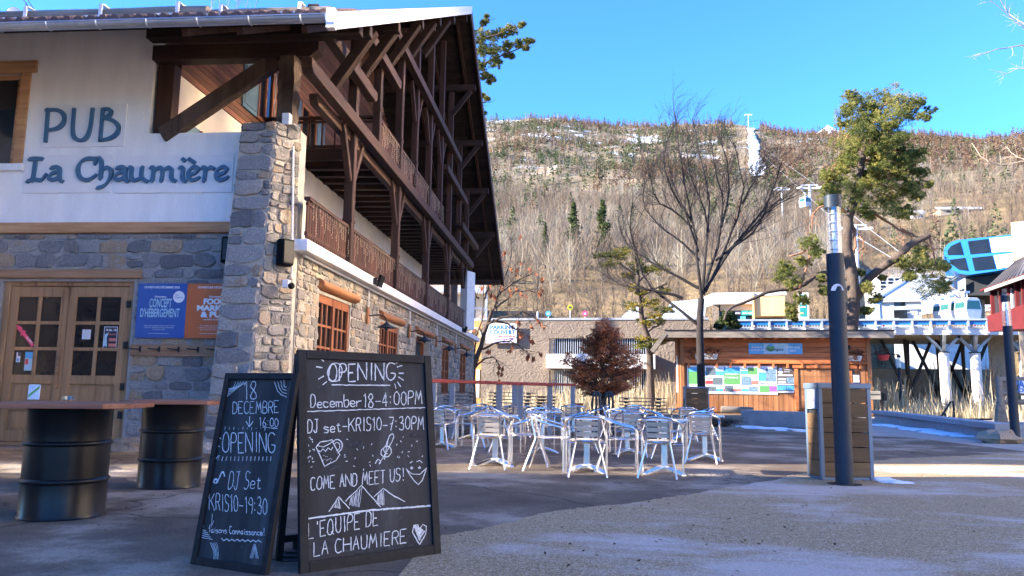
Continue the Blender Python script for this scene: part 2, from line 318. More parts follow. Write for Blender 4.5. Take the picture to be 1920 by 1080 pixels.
def posn(sc, det=5): 
    n = N(nt, 'ShaderNodeTexNoise'); n.inputs['Scale'].default_value = sc; n.inputs['Detail'].default_value = det; n.inputs['Roughness'].default_value = .65; nt.links.new(geo.outputs['Position'], n.inputs['Vector']); return n.outputs[0]
r1 = ramp(nt, [(.32, (.085, .062, .036)), (.5, (.19, .135, .072)), (.66, (.32, .22, .105))]); nt.links.new(posn(.05, 8), r1.inputs[0])
r2 = ramp(nt, [(.36, (.12, .105, .062)), (.5, (.23, .175, .11)), (.64, (.34, .265, .18))]); nt.links.new(posn(.03, 10), r2.inputs[0])
mr = N(nt, 'ShaderNodeMapRange'); mr.inputs[1].default_value = 60; mr.inputs[2].default_value = 130; nt.links.new(sx.outputs['Z'], mr.inputs[0])
mx = N(nt, 'ShaderNodeMix', data_type='RGBA'); nt.links.new(mr.outputs[0], mx.inputs[0]); nt.links.new(r1.outputs[0], mx.inputs[6]); nt.links.new(r2.outputs[0], mx.inputs[7])
sn = ramp(nt, [(.57, (0, 0, 0)), (.60, (1, 1, 1))]); nt.links.new(posn(.021, 9), sn.inputs[0])
sm = N(nt, 'ShaderNodeMapRange'); sm.inputs[1].default_value = 120; sm.inputs[2].default_value = 290; nt.links.new(sx.outputs['Z'], sm.inputs[0])
lo = N(nt, 'ShaderNodeMapRange'); lo.inputs[1].default_value = 26; lo.inputs[2].default_value = 13; nt.links.new(sx.outputs['Z'], lo.inputs[0])
xr = N(nt, 'ShaderNodeMapRange'); xr.inputs[1].default_value = 12; xr.inputs[2].default_value = 24; nt.links.new(sx.outputs['X'], xr.inputs[0])
m2 = N(nt, 'ShaderNodeMath', operation='MULTIPLY'); nt.links.new(lo.outputs[0], m2.inputs[0]); nt.links.new(xr.outputs[0], m2.inputs[1])
m3 = N(nt, 'ShaderNodeMath', operation='MAXIMUM'); nt.links.new(sm.outputs[0], m3.inputs[0]); nt.links.new(m2.outputs[0], m3.inputs[1])
m4 = N(nt, 'ShaderNodeMath', operation='MULTIPLY'); nt.links.new(sn.outputs[0], m4.inputs[0]); nt.links.new(m3.outputs[0], m4.inputs[1])
mx2 = N(nt, 'ShaderNodeMix', data_type='RGBA'); nt.links.new(m4.outputs[0], mx2.inputs[0]); nt.links.new(mx.outputs[2], mx2.inputs[6]); mx2.inputs[7].default_value = (.75, .79, .86, 1)
nt.links.new(mx2.outputs[2], b.inputs['Base Color']); bump(nt, b, posn(.25, 6), .8, 1.5)
struct(mb.build('ground', 'hillside', smooth=False))
# piste cut through the forest, following the slope
mb = MB(); rr = np.linspace(0, 1, 40); rows = []
for t in rr:
    y = 222+t*112; c = 1406+10*t+6*t*t; hw = 4+11*t+2*math.sin(t*17)
    rng_r = 1; row = []
    for k in range(7):
        p = T(c-hw+2*hw*k/6+random.uniform(-2.2, 2.2), y, 300, 1030)
        if p is None: break
        row.append(p+V(0, 0, 1.2))
    if len(row) == 7: rows.append(row)
mb.add([p for r in rows for p in r], [(i*7+j, i*7+j+1, (i+1)*7+j+1, (i+1)*7+j) for i in range(len(rows)-1) for j in range(6)])
struct(mb.build('ski_slope', 'snow'))
mb = MB(); P = [(-420, 0), (-260, 110), (-150, 200), (-60, 262), (0, 300), (70, 270), (180, 215), (330, 120), (480, 0)]
d0 = ray(1552, 232); d0 = d0/math.hypot(d0[0], d0[1]); c0 = CP+d0*3300; zt = CP[2]+d0[2]*3300-6
for i, (u, h) in enumerate(P): pass
ctr = V(c0[0], c0[1], zt); ring = []
for k in range(28):
    a = 2*math.pi*k/28; ring.append(V(c0[0]+330*math.cos(a)*(1+.1*math.sin(5*k)), c0[1]+330*math.sin(a)*(1+.1*math.sin(7*k)), zt-270))
mid = [ctr.lerp(p, .45)+V(0, 0, random.uniform(-15, 25)) for p in ring]; mb.add([ctr]+mid+ring, [(0, 1+k, 1+(k+1) % 28) for k in range(28)]+[(1+k, 29+k, 29+(k+1) % 28, 1+(k+1) % 28) for k in range(28)])
struct(mb.build('mountain_peak', 'snow'))
# ------------------------------------------------------------------ square: asphalt, gravel, pale path
m, nt, b = base('asphalt'); b.inputs['Roughness'].default_value = .9; b.inputs['Specular IOR Level'].default_value = .25
v = coords(nt, 1); n1 = noise(nt, v, .55, 9, .68); n2 = noise(nt, v, 45, 6, .8); r1 = ramp(nt, [(.34, (.092, .066, .045)), (.50, (.15, .110, .076)), (.58, (.28, .225, .17)), (.72, (.43, .36, .29))]); nt.links.new(n1, r1.inputs[0])
mr = N(nt, 'ShaderNodeMapRange'); mr.inputs[1].default_value = .3; mr.inputs[2].default_value = .7; mr.inputs[3].default_value = .55; mr.inputs[4].default_value = 1.45; nt.links.new(n2, mr.inputs[0])
vm = N(nt, 'ShaderNodeVectorMath', operation='SCALE'); nt.links.new(r1.outputs[0], vm.inputs[0]); nt.links.new(mr.outputs[0], vm.inputs['Scale']); ve = N(nt, 'ShaderNodeTexVoronoi', feature='DISTANCE_TO_EDGE'); ve.inputs['Scale'].default_value = .33; wn_ = N(nt, 'ShaderNodeTexNoise'); wn_.inputs['Scale'].default_value = 1.3; wn_.inputs['Detail'].default_value = 6; nt.links.new(v, wn_.inputs[0]); va = N(nt, 'ShaderNodeVectorMath', operation='MULTIPLY_ADD'); va.inputs[1].default_value = (.8, .8, .8); nt.links.new(wn_.outputs['Color'], va.inputs[0]); nt.links.new(v, va.inputs[2]); nt.links.new(va.outputs[0], ve.inputs['Vector'])
cr = ramp(nt, [(.0, (.35, .35, .35)), (.010, (1, 1, 1))]); nt.links.new(ve.outputs['Distance'], cr.inputs[0]); vx = N(nt, 'ShaderNodeVectorMath', operation='MULTIPLY'); nt.links.new(vm.outputs[0], vx.inputs[0]); nt.links.new(cr.outputs[0], vx.inputs[1])
nt.links.new(vx.outputs[0], b.inputs['Base Color']); bump(nt, b, n2, .6, .008)
m, nt, b = base('gravel'); b.inputs['Roughness'].default_value = .9; b.inputs['Specular IOR Level'].default_value = .25
v = coords(nt, 1); vo = N(nt, 'ShaderNodeTexVoronoi'); vo.inputs['Scale'].default_value = 115; nt.links.new(v, vo.inputs['Vector'])
sp = N(nt, 'ShaderNodeSeparateColor'); nt.links.new(vo.outputs['Color'], sp.inputs[0]); r0 = ramp(nt, [(0, (.16, .105, .055)), (.45, (.34, .235, .122)), (.85, (.47, .34, .20)), (1, (.66, .52, .36))]); nt.links.new(sp.outputs[0], r0.inputs[0])
n1 = noise(nt, coords(nt, (.8, 1.6, 1)), .42, 9, .66); r1 = ramp(nt, [(.50, (0, 0, 0)), (.60, (1, 1, 1))]); nt.links.new(n1, r1.inputs[0])
mf = N(nt, 'ShaderNodeMath', operation='MULTIPLY'); mf.inputs[1].default_value = .62; nt.links.new(r1.outputs[0], mf.inputs[0])
mx = N(nt, 'ShaderNodeMix', data_type='RGBA'); nt.links.new(mf.outputs[0], mx.inputs[0]); nt.links.new(r0.outputs[0], mx.inputs[6]); mx.inputs[7].default_value = (.56, .49, .46, 1)
nt.links.new(mx.outputs[2], b.inputs['Base Color']); bump(nt, b, vo.outputs['Distance'], .4, .005)
plain('path', (.40, .35, .30), .9, col2=(.31, .27, .235), sc=1.5, bs=.3, bsc=60)
def sheet(name, pts, z, mt): m_ = MB(); m_.add([(p[0], p[1], z) for p in pts], [tuple(range(len(pts)))]); return struct(m_.build(name, mt))
sheet('asphalt', [(-40, -12), (45, -12), (45, 55), (-40, 55)], .004, 'asphalt')
E_ = [G(*p) for p in [(770, 1050), (829, 1006), (896, 996), (985, 972), (1080, 952), (1208, 941), (1340, 921), (1471, 897), (1530, 880), (1600, 866), (1700, 860), (1850, 853), (1925, 848), (2300, 848)]]  # right of the bin a cast shadow's edge is drawn as gravel edge
sub = []
for a_, b_ in zip(E_[:-1], E_[1:]):
    for k in range(22): p = a_.lerp(b_, k/22); q = .16*mnoise.noise((p.x*1.7, p.y*1.7, 2))+.07*mnoise.noise((p.x*7, p.y*7, 4)); sub.append(p+V(random.uniform(-.012, .012), q+random.uniform(-.03, .03), 0))
sheet('gravel', sub+[V(45, 14, 0), V(45, -12, 0), V(-.3, -12, 0)], .008, 'gravel')
sheet('path', [G(1530, 815), G(1700, 820), G(1930, 848), V(30, 17, 0), V(34, 44, 0), V(15, 44, 0)], .008, 'path')
# ------------------------------------------------------------------ rubble masonry: real stones on a mortar bed
def stones(mb, o, u, v, n, W, H, holes=(), rowh=(.15, .30), ln=(.22, .58), dep=.045, gap=.022, rr=None, taper=None):
    rr = rr or random.Random(3); o, u, v, n = map(Vector, (o, u, v, n)); z = 0
    while z < H-.05:
        h = min(rr.uniform(*rowh), H-z)
        if H-z-h < .1: h = H-z
        zm = z+h/2; x0, x1 = (0, W) if taper is None else taper(zm); free = [(x0, x1)]
        for (a, b, c, d) in holes:
            if c-.04 < zm < d+.04: free = [q for (p0, p1) in free for q in ((p0, min(p1, a)), (max(p0, b), p1)) if q[1]-q[0] > .06]
        for (p0, p1) in free:
            x = p0
            while x < p1-.02:
                l = rr.uniform(*ln)*(.75+.5*h/rowh[1])
                if p1-x-l < ln[0]*.6: l = p1-x
                split = [(z, z+h)]
                if h > .2 and l < .34 and rr.random() < .4: s_ = z+h*rr.uniform(.4, .6); split = [(z, s_), (s_, z+h)]
                for (za, zb) in split:
                    g = gap/2; ax, bx, ay, by = x+g*rr.uniform(.5, 1.6), x+l-g*rr.uniform(.5, 1.6), za+g*rr.uniform(.5, 1.6), zb-g*rr.uniform(.5, 1.6)
                    if bx-ax < .04 or by-ay < .03: continue
                    cx, cy = (ax+bx)/2, (ay+by)/2; hw, hh = (bx-ax)/2, (by-ay)/2; j = min(.04, hh*.30)
                    q = []
                    for (sx_, sy_) in ((-1, -1), (-.3, -1), (.35, -1), (1, -1), (1, -.25), (1, .4), (1, 1), (.3, 1), (-.35, 1), (-1, 1), (-1, .3), (-1, -.3)):
                        cor = abs(sx_) == 1 and abs(sy_) == 1; k_ = 1-(rr.uniform(.02, .30) if cor else 0)
                        q.append((cx+sx_*hw*(1-(1-k_)*.6)+rr.uniform(-j, j)*.6, cy+sy_*hh*k_+rr.uniform(-j, j)*.6))
                    dd = dep*rr.uniform(.5, 1.25); t1, t2 = rr.uniform(-.015, .015), rr.uniform(-.015, .015)
                    r0 = [o+u*a+v*b for a, b in q]; r1 = [o+u*a+v*b+n*dd*.7 for a, b in q]
                    ins = max(.82, 1-.014/min(hw, hh)); r2 = [o+u*(cx+(a-cx)*ins)+v*(cy+(b-cy)*ins)+n*(dd+t1*(a-cx)/hw+t2*(b-cy)/hh+rr.uniform(-.004, .004)) for a, b in q]
                    c = o+u*(cx+rr.uniform(-.3, .3)*hw)+v*(cy+rr.uniform(-.3, .3)*hh)+n*(dd+rr.uniform(0, .012))
                    mb.ti = rr.random(); k = 12
                    mb.add(r0+r1+r2+[c], [(i, (i+1) % k, k+(i+1) % k, k+i) for i in range(k)]+[(k+i, k+(i+1) % k, 2*k+(i+1) % k, 2*k+i) for i in range(k)]+[(2*k+i, 2*k+(i+1) % k, 3*k) for i in range(k)])
                x += l
        z += h
def wallbox(mb, axis, a0, a1, z0, z1, p0, p1, holes):
    """slab with rectangular holes; axis 'x' runs along X (p = Y range), 'y' along Y (p = X range)"""
    xs = sorted(set([a0, a1]+[h for q in holes for h in q[:2] if a0 < h < a1])); zs = sorted(set([z0, z1]+[h for q in holes for h in q[2:] if z0 < h < z1]))
    for i in range(len(xs)-1):
        for k in range(len(zs)-1):
            cx, cz = (xs[i]+xs[i+1])/2, (zs[k]+zs[k+1])/2
            if any(q[0] < cx < q[1] and q[2] < cz < q[3] for q in holes): continue
            if axis == 'x': mb.box(xs[i], xs[i+1], p0, p1, zs[k], zs[k+1])
            else: mb.box(p0, p1, xs[i], xs[i+1], zs[k], zs[k+1])
# ------------------------------------------------------------------ the chalet
ch = thing('chalet', 'big stone and timber chalet with dark wooden galleries under a deep gable roof', 'building', (-5, 13.3, 0))
RID, EF, ER, ZR, ZF, ZB = 25.3, 10.95, 39.15, 14.42, 6.74, 6.62; XE = -3.72
def roof(Y): return ZR-(RID-Y)*(ZR-ZF)/(RID-EF) if Y < RID else ZR-(Y-RID)*(ZR-ZB)/(ER-RID)
XW, XP, XI, YF = -5.0, -4.8, -7.7, 13.3; XL = -20
# front stone wall
DH = (-10.62, -8.06, -1, 2.98)
mb = MB(); mb.mi = 1; wallbox(mb, 'x', XL, -5.6, 0, 3.87, YF, YF+.35, [DH]); mb.mi = 0
stones(mb, (-13.2, YF, 0), (1, 0, 0), (0, 0, 1), (0, -1, 0), 7.6, 3.86, [(DH[0]+13.2-.06, DH[1]+13.2+.06, -1, 3.3)], rowh=(.13, .29), ln=(.20, .55), dep=.034, rr=random.Random(11))
mb.build('stone_wall', ['front_stone', 'mortar'], ch)
# side stone wall with its openings
SH = [(14.5, 16.62, .95, 2.93), (19.2, 21.35, .95, 2.82), (23.65, 26.0, 0, 2.8), (28.4, 30.2, .95, 2.82), (32.9, 34.95, .95, 2.86)]
mb = MB(); mb.mi = 1; wallbox(mb, 'y', YF, 37.4, 0, 3.5, XW-.35, XW, [(a, b, -1 if c == 0 else c, d) for a, b, c, d in SH]); mb.box(XW-.35, XW-.001, 37.2, 37.4, 0, 3.5); mb.mi = 0
stones(mb, (XW, YF, 0), (0, 1, 0), (0, 0, 1), (1, 0, 0), 24.05, 3.46, [(a-YF-.05, b-YF+.05, c-.03 if c else -1, d+.18) for a, b, c, d in SH], rowh=(.09, .24), ln=(.11, .36), dep=.032, gap=.02, rr=random.Random(5))
mb.build('stone_wall', ['side_stone', 'side_mortar'], ch)
# leaning corner pillar
def ring(z):
    t = z/5.8; return [(-6.22+.25*t, 12.62+.16*t), (-5.52+.20*t, 12.62+.16*t), (-5.02, 13.15), (-5.02, 13.45), (-6.22+.25*t, 13.45)]
mb = MB(); mb.mi = 1; z0 = 0
lo_, hi_ = ring(0), ring(5.74); mb.add([V(*p, 0) for p in lo_]+[V(*p, 5.74) for p in hi_], [(0, 1, 6, 5), (1, 2, 7, 6), (2, 3, 8, 7), (3, 4, 9, 8), (4, 0, 5, 9), (5, 6, 7, 8, 9)]); mb.mi = 0
def pillar_face(i, j, seed):
    a0, b0, a1, b1 = (V(*lo_[i], 0), V(*lo_[j], 0), V(*hi_[i], 5.74), V(*hi_[j], 5.74)); tmp = MB()
    stones(tmp, (0, 0, 0), (1, 0, 0), (0, 1, 0), (0, 0, 1), 1, 5.76, rowh=(.2, .36), ln=(.3, .62) if i == 0 else (.25, .5), dep=.05, rr=random.Random(seed)) if False else None
    W = (b0-a0).length; stones(tmp, (0, 0, 0), (1, 0, 0), (0, 1, 0), (0, 0, 1), W, 5.78, rowh=(.16, .36) if i == 0 else (.1, .26), ln=(.24, .6) if i == 0 else (.12, .36), dep=.045, rr=random.Random(seed))
    n = (b0-a0).cross(a1-a0).normalized(); vs = []
    for x, y, z in tmp.v: t = y/5.74; vs.append(a0.lerp(a1, t).lerp(b0.lerp(b1, t), x/W)+n*z)
    o = len(mb.v); mb.v += [tuple(p) for p in vs]; mb.f += [[k+o for k in f] for f in tmp.f]; mb.m += [0 if i == 0 else 2]*len(tmp.f); mb.t += tmp.t
pillar_face(0, 1, 21); pillar_face(1, 2, 22)
for k in range(5): mb.ti = random.random(); mb.blob((-5.85+k*.17, 13.0+random.uniform(-.1, .1), 5.76), .15, k, (1, 1.5, .45), 8, 4)
mb.build('stone_pillar', ['front_stone', 'side_mortar', 'side_stone'], ch)  # side face takes the warmer stone that carries the reflected sun
MB().box(-5.27, -5.14, 12.86, 13.0, 5.76, 5.98).build('flashing', 'white_metal', ch)
# white rendered upper wall, facade beam
mb = MB(); wallbox(mb, 'x', XL, -8.02, 4.08, 7.9, YF, YF+.34, [(-12.6, -10.62, 5.22, 7.05)]); mb.box(-8.02, -5.98, YF, YF+.2, 4.08, 5.79)
mb.prism([(XL, YF, 7.9), (-8.02, YF, 7.9), (-8.02, YF+.34, 7.9), (XL, YF+.34, 7.9)], (0, 0, .0001)); mb.build('plaster_wall', 'plaster', ch)
MB().box(XL, -6.1, YF-.09, YF+.1, 3.875, 4.075).build('facade_beam', 'fir_beam', ch, bevel=.012)
# upper window at the left
wn = MB(); wn.box(-13, -10.36, YF-.05, YF+.05, 7.04, 7.28); wn.box(-10.66, -10.47, YF-.035, YF+.1, 5.22, 7.035); wn.box(-12.6, -10.67, YF+.06, YF+.16, 6.93, 7.035); wn.box(-10.80, -10.67, YF+.08, YF+.16, 5.22, 6.92)
wn = wn.build('window', 'fir_beam', ch, bevel=.01)
MB().box(-12.6, -10.8, YF+.11, YF+.13, 5.22, 6.93).build('glass', 'glass_sky', wn); MB().box(-12.6, -10.8, YF+.07, YF+.105, 6.35, 6.93).build('blind', 'iron', wn)
MB().box(-13, -10.4, YF-.1, YF+.1, 5.08, 5.215).build('sill', 'plaster', wn, bevel=.01)
# double entrance door
df = MB(); df.box(-10.62, -10.5, YF+.06, YF+.2, 0, 2.98); df.box(-8.18, -8.06, YF+.06, YF+.2, 0, 2.98); df.box(-10.5, -8.18, YF+.06, YF+.2, 2.9, 2.98); df.box(-10.62, -8.06, YF-.02, YF+.25, -.02, .05)
df.build('door_frame', 'fir_upright', ch, bevel=.008)
def leaf(x0, x1):
    m_ = MB(); y0, y1 = YF+.08, YF+.15; s = .15
    m_.box(x0, x0+s, y0, y1, .06, 2.89); m_.box(x1-s, x1, y0, y1, .06, 2.89); m_.box(x0+s, x1-s, y0, y1, 2.70, 2.89); m_.box(x0+s, x1-s, y0, y1, 1.10, 1.26); m_.box(x0+s, x1-s, y0, y1, .06, .26); m_.box(x0+s, x1-s, y0, y1, .62, .72)
    mid = (x0+x1)/2; m_.box(mid-.035, mid+.035, y0+.01, y1-.01, 1.26, 2.70)
    for z in (1.74, 2.22): m_.box(x0+s, mid-.036, y0+.012, y1-.012, z-.03, z+.03); m_.box(mid+.036, x1-s, y0+.012, y1-.012, z-.03, z+.03)
    m_.box(x0+s, x1-s, y0+.035, y1-.02, .26, .62); m_.box(x0+s, x1-s, y0+.035, y1-.02, .72, 1.10)
    for z in (.31, .77): m_.box(x0+s+.07, x1-s-.07, y0+.015, y0+.034, z, z+.28)
    l = m_.build('door', 'fir_upright', ch, bevel=.006); MB().box(x0+s, x1-s, y0+.03, y0+.04, 1.26, 2.70).build('glass', 'glass_dark', l); return l
dl = leaf(-10.49, -9.355); dr = leaf(-9.345, -8.19)
MB().bar((-9.42, YF+.05, 1.02), (-9.42, YF+.05, 1.72), .035, .05, (0, 1, 0)).build('handle', 'old_fir', dr)
for z in (.5, 1.0, 1.75, 2.5): MB().box(-8.2, -8.13, YF+.03, YF+.08, z, z+.13).build('hinge', 'iron', dr)
MB().box(-13, -7.9, YF-.07, YF+.06, 3.03, 3.20).build('door_lintel', 'old_fir', ch, bevel=.015)
# core of the house behind galleries, slab, closing walls
mb = MB(); wallbox(mb, 'y', 13.64, 36, 3.72, 7.1, XI-.2, XI, []); mb.box(XL, XI-.2, 35.8, 36, 0, 7.1); mb.box(XL, XL+.2, 13.64, 35.8, 0, 7.1); mb.box(XI, -6.55, 17.5, 33, 3.71, 6.38); mb.build('gallery_wall', 'cream_plaster', ch)
mb = MB(); yy = 13.66
zz = 7.1
while zz < 14.1:
    z1 = min(zz+.135, 14.2); ya = max(13.66, RID-(ZR-.35-zz)/((ZR-ZF)/(RID-EF))); yb = min(36, RID+(ZR-.35-zz)/((ZR-ZB)/(ER-RID)))
    if yb-ya > .3: mb.ti = random.random(); mb.box(XI-.08, XI+.03, ya, yb, zz, z1-.012)
    zz = z1
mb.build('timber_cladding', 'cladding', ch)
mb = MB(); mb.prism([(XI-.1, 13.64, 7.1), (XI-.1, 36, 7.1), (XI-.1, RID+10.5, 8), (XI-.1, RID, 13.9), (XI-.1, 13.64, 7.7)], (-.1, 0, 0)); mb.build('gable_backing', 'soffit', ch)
MB().box(XL, XW-.02, 13.66, 37.3, 3.51, 3.70).box(XW-.36, -4.74, 13.02, 37.6, 3.50, 3.71).build('balcony_slab', 'white_paint', ch, bevel=.012)
MB().tube([(XW+.09, 13.35, 3.46), (XW+.09, 37, 3.46)], .022, 6).tube([(-5.08, 12.98, 5.4), (-4.98, 12.98, 3.0)], .018, 6).build('conduit', 'white_paint', ch)
# small openings in the gallery wall: shutters and wood-framed windows
def shut(y0, y1, z0, z1): 
    m_ = MB(); m_.box(XI+.03, XI+.075, y0, y1, z0, z1)
    for k in range(2): m_.box(XI+.076, XI+.09, y0+.07, y1-.07, z0+.1+k*(z1-z0)/2, z0+(k+1)*(z1-z0)/2-.06)
    m_.build('shutter', 'shutter_blue', ch)
shut(13.7, 14.45, 4.3, 6.25); shut(16.3, 17.1, 7.5, 9.0); shut(18.0, 18.1, 7.5, 9.0); shut(19.2, 19.95, 6.85, 9.0); shut(21.2, 21.95, 6.85, 9.0)
def gwin(y0, y1, z0, z1, door=False):
    m_ = MB()
    for a, b in ((y0, y0+.09), (y1-.09, y1), ((y0+y1)/2-.04, (y0+y1)/2+.04)): m_.box(XI+.031, XI+.09, a, b, z0, z1)
    for a, b in ((z0, z0+.09), (z1-.09, z1)): m_.box(XI+.031, XI+.088, y0+.09, y1-.09, a, b)
    w_ = m_.build('window', 'window_wood', ch); MB().box(XI+.032, XI+.05, y0+.05, y1-.05, z0+.05, z1-.05).build('glass', 'glass_dark', w_)
gwin(17.1, 18.0, 7.5, 9.0); gwin(19.95, 21.2, 6.85, 9.0); gwin(14.5, 15.6, 4.3, 6.25)
# posts of the galleries
def post(Y, z0, mt='dark_post', w=.2, X=XP):
    m_ = MB(); m_.box(X-w/2, X+w/2, Y-w/2, Y+w/2, z0, roof(Y)-.42)
    for z in (4.55, 7.72):
        if z > z0+.3: m_.box(X-w/2-.015, X+w/2+.015, Y-w/2-.015, Y+w/2+.015, z, z+.09)
    m_.build('gallery_post', mt, ch, bevel=.018)
LOWP = [15.55, 19.75, 23.9, 28.0]; UPP = [17.5, 21.75, 26.0, 30.4, 32.7]
for Y in LOWP: post(Y, 3.72)
for Y in UPP: post(Y, 6.76 if Y < 27 else 7.0, w=.19)
m_ = MB(); n_ = 9
for k in range(n_): z = 5.7+k*(7.15-5.7)/n_; j = random.uniform(-.012, .012); m_.box(-5.52+j, -5.18+j, 13.12, 13.46, z, z+(7.15-5.7)/n_+.004)
m_ = MB(); vs = []; N_ = 12
for k in range(N_):
    z = 5.7+k*(7.2-5.7)/(N_-1)
    for (sx_, sy_) in ((-1, -1), (0, -1), (1, -1), (1, 0), (1, 1), (0, 1), (-1, 1), (-1, 0)): vs.append((-5.35+sx_*.17+random.uniform(-.015, .015)-(.02 if sx_ and sy_ else 0)*sx_, 13.3+sy_*.17+random.uniform(-.015, .015), z))
m_.add(vs, [(k*8+j, k*8+(j+1) % 8, (k+1)*8+(j+1) % 8, (k+1)*8+j) for k in range(N_-1) for j in range(8)]+[tuple(range(8)), tuple(range((N_-1)*8, N_*8))]); m_.build('corner_post', 'grey_brown_post', ch)
MB().box(-7.98, -7.64, 13.36, 13.62, 5.79, 7.19).build('corner_post', 'dark_post', ch, bevel=.02)
MB().prism([(-8.02, 13.2, 7.2), (-4.95, 13.2, 7.2), (-4.78, 13.2, 7.33), (-4.78, 13.2, 7.5), (-8.02, 13.2, 7.5)], (0, .28, 0)).build('cross_beam', 'dark_cross', ch, bevel=.015)
MB().box(-8.02, -3.95, 12.95, 13.2, 7.52, 7.72).build('wall_plate', 'dark_cross', ch, bevel=.015)
MB().bar((-7.75, 13.33, 5.74), (-5.62, 13.33, 7.2), .2, .30, (0, 0, 1)).build('brace', 'grey_brown_post', ch, bevel=.02)
# beams along the galleries, stepping up under the gable
def beam(y0, y1, z, X=XP, w=.2, h=.25):
    m_ = MB(); m_.prism([(X+.0, y0, z+h/2), (X, y1, z+h/2), (X, y1, z-h/2+.08), (X, y1-.1, z-h/2), (X, y0+.1, z-h/2), (X, y0, z-h/2+.08)], (w, 0, 0)); m_.build('gallery_beam', 'dark_beam', ch, bevel=.012)
beam(12.25, 33.4, 6.62, XP+.06); beam(12.4, 16.5, 7.68, XP+.06); beam(15.0, 18.8, 8.92, XP+.06); beam(17.7, 29.3, 10.15, XP+.06); beam(26.2, 31.2, 8.95, XP+.06); beam(30.0, 35.0, 7.72, XP+.06)
beam(13.3, 33.4, 6.42, XP-.16, .16, .2)
for Y in LOWP+[32.0]:
    for s in (-1, 1): MB().bar((XP, Y+s*.72, 6.48), (XP, Y+s*.1, 5.45), .13, .13, (1, 0, 0)).build('knee_brace', 'dark_post', ch, bevel=.015)
for Y in (21.75, 26.0, 23.9):
    for s in (-1, 1): MB().bar((XP, Y+s*.72, 10.02), (XP, Y+s*.1, 9.0), .12, .12, (1, 0, 0)).build('knee_brace', 'dark_post', ch, bevel=.015)
# upper gallery floor, ceiling joists
mb = MB(); mb.box(XI, XP+.05, 17.4, 33.3, 6.66, 6.76); mb.box(XI, XP+.05, 17.32, 17.46, 6.50, 6.78)
y = 17.7
while y < 33.3: mb.box(XI, XP-.17, y-.08, y+.08, 6.36, 6.66); y += .62
mb.build('gallery_floor', 'dark_cross', ch)
# railings of upright boards
def railing(p0, p1, z0, z1, step=.14, bw=.115, gap_from=None, bal=False):
    p0, p1 = V(*p0), V(*p1); L = (p1-p0).length; d = (p1-p0)/L; s = V(-d.y, d.x, 0); m_ = MB(); x = .06
    while x < L-.05:
        c = p0+d*x; m_.ti = random.random(); hw = .02 if bal else bw/2
        m_.obox((c.x, c.y, (z0+z1)/2), d*hw, s*(.02 if bal else .012), (0, 0, (z1-z0)/2-.02)); x += .32 if bal else step
    m_.ti = .3; m_.bar(p0+V(0, 0, z1), p1+V(0, 0, z1), .11, .06); m_.bar(p0+V(0, 0, z0+.1), p1+V(0, 0, z0+.1), .05, .07); m_.bar(p0+V(0, 0, z1-.1), p1+V(0, 0, z1-.1), .05, .05)
    return m_.build('railing', 'rail_board', ch)
railing((XP-.02, 13.1, 0), (XP-.02, 32.55, 0), 3.73, 4.47); railing((XP, 17.5, 0), (XP, 26.6, 0), 6.78, 7.6); railing((XP, 17.48, 0), (XI+.05, 17.48, 0), 6.78, 7.6, bal=True)
# white pier at the far end
MB().prism([(-4.72, 32.75, 3.72), (-4.42, 33.1, 3.72), (-4.42, 33.1, 6.25), (-4.72, 32.75, 6.3)], (-.35, .35, 0)).build('white_pier', 'white_paint', ch, bevel=.02)
# roof: two slopes with board soffit, purlins, rafters
def slope(Ya, Yb, t0, t1, mt, name, x0=XL, x1=XE):
    mb = MB(); a, b = roof(Ya), roof(Yb); mb.prism([(x0, Ya, a+t1), (x0, Yb, b+t1), (x0, Yb, b+t0), (x0, Ya, a+t0)], (x1-x0, 0, 0)); return mb.build(name, mt, ch)
slope(EF, RID, -.05, .12, 'tile_roof', 'roof_covering'); slope(RID, ER, -.05, .12, 'tile_roof', 'roof_covering')
mb = MB()
for (ya, yb) in ((EF+.02, RID), (RID, ER-.02)):
    n_ = 90
    for k in range(n_):
        a = ya+(yb-ya)*k/n_; b = ya+(yb-ya)*(k+.93)/n_; mb.ti = random.random(); mb.prism([(XL, a, roof(a)-.052), (XL, b, roof(b)-.052), (XL, b, roof(b)-.08), (XL, a, roof(a)-.08)], (XE-.02-XL, 0, 0))
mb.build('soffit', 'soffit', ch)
for Y in [13.42, 15.6, 18.05, 20.4, 22.75, 25.3, 27.95, 30.4, 32.85, 35.4, 38.6]:
    z = roof(Y)-.30 - (0 if Y > 14 else .0)
    MB().prism([(-7.9, Y-.1, z-.12), (-7.9, Y+.1, z-.12), (-7.9, Y+.1, z+.12), (-7.9, Y-.1, z+.12)], (7.9-3.86, 0, 0)).build('purlin', 'dark_cross', ch, bevel=.015)
for Y in [13.99, 15.85, 17.93, 20.0, 22.27]:
    z = roof(Y); MB().bar((XP+.05, Y, z-1.45), (-3.98, Y, z-.30), .2, .2, (0, 1, 0)).build('roof_brace', 'dark_cross', ch, bevel=.015)
for Y in [27.95, 30.4, 32.85, 35.4]:
    z = roof(Y); MB().bar((XP+.05, Y, z-1.35), (-4.05, Y, z-.42), .16, .16, (0, 1, 0)).build('roof_brace', 'dark_cross', ch, bevel=.015)
for (x, w_) in ((-4.25, .1), (-5.3, .1), (-6.2, .1)):
    for (ya, yb) in ((EF+.1, RID), (RID, ER-.1)): MB().bar((x, ya, roof(ya)-.14), (x, yb, roof(yb)-.14), w_, .12).build('rafter', 'dark_beam', ch)
MB().bar((XE-.03, RID, roof(RID)+.02), (XE-.03, ER, roof(ER)+.02), .06, .36).build('barge_board', 'dark_beam', ch)
mb = MB(); mb.bar((XE, EF+.02, ZF-.09), (XE, RID, ZR-.09), .05, .11); mb.build('barge_board', 'white_paint', ch)
mb = MB(); n_ = 7
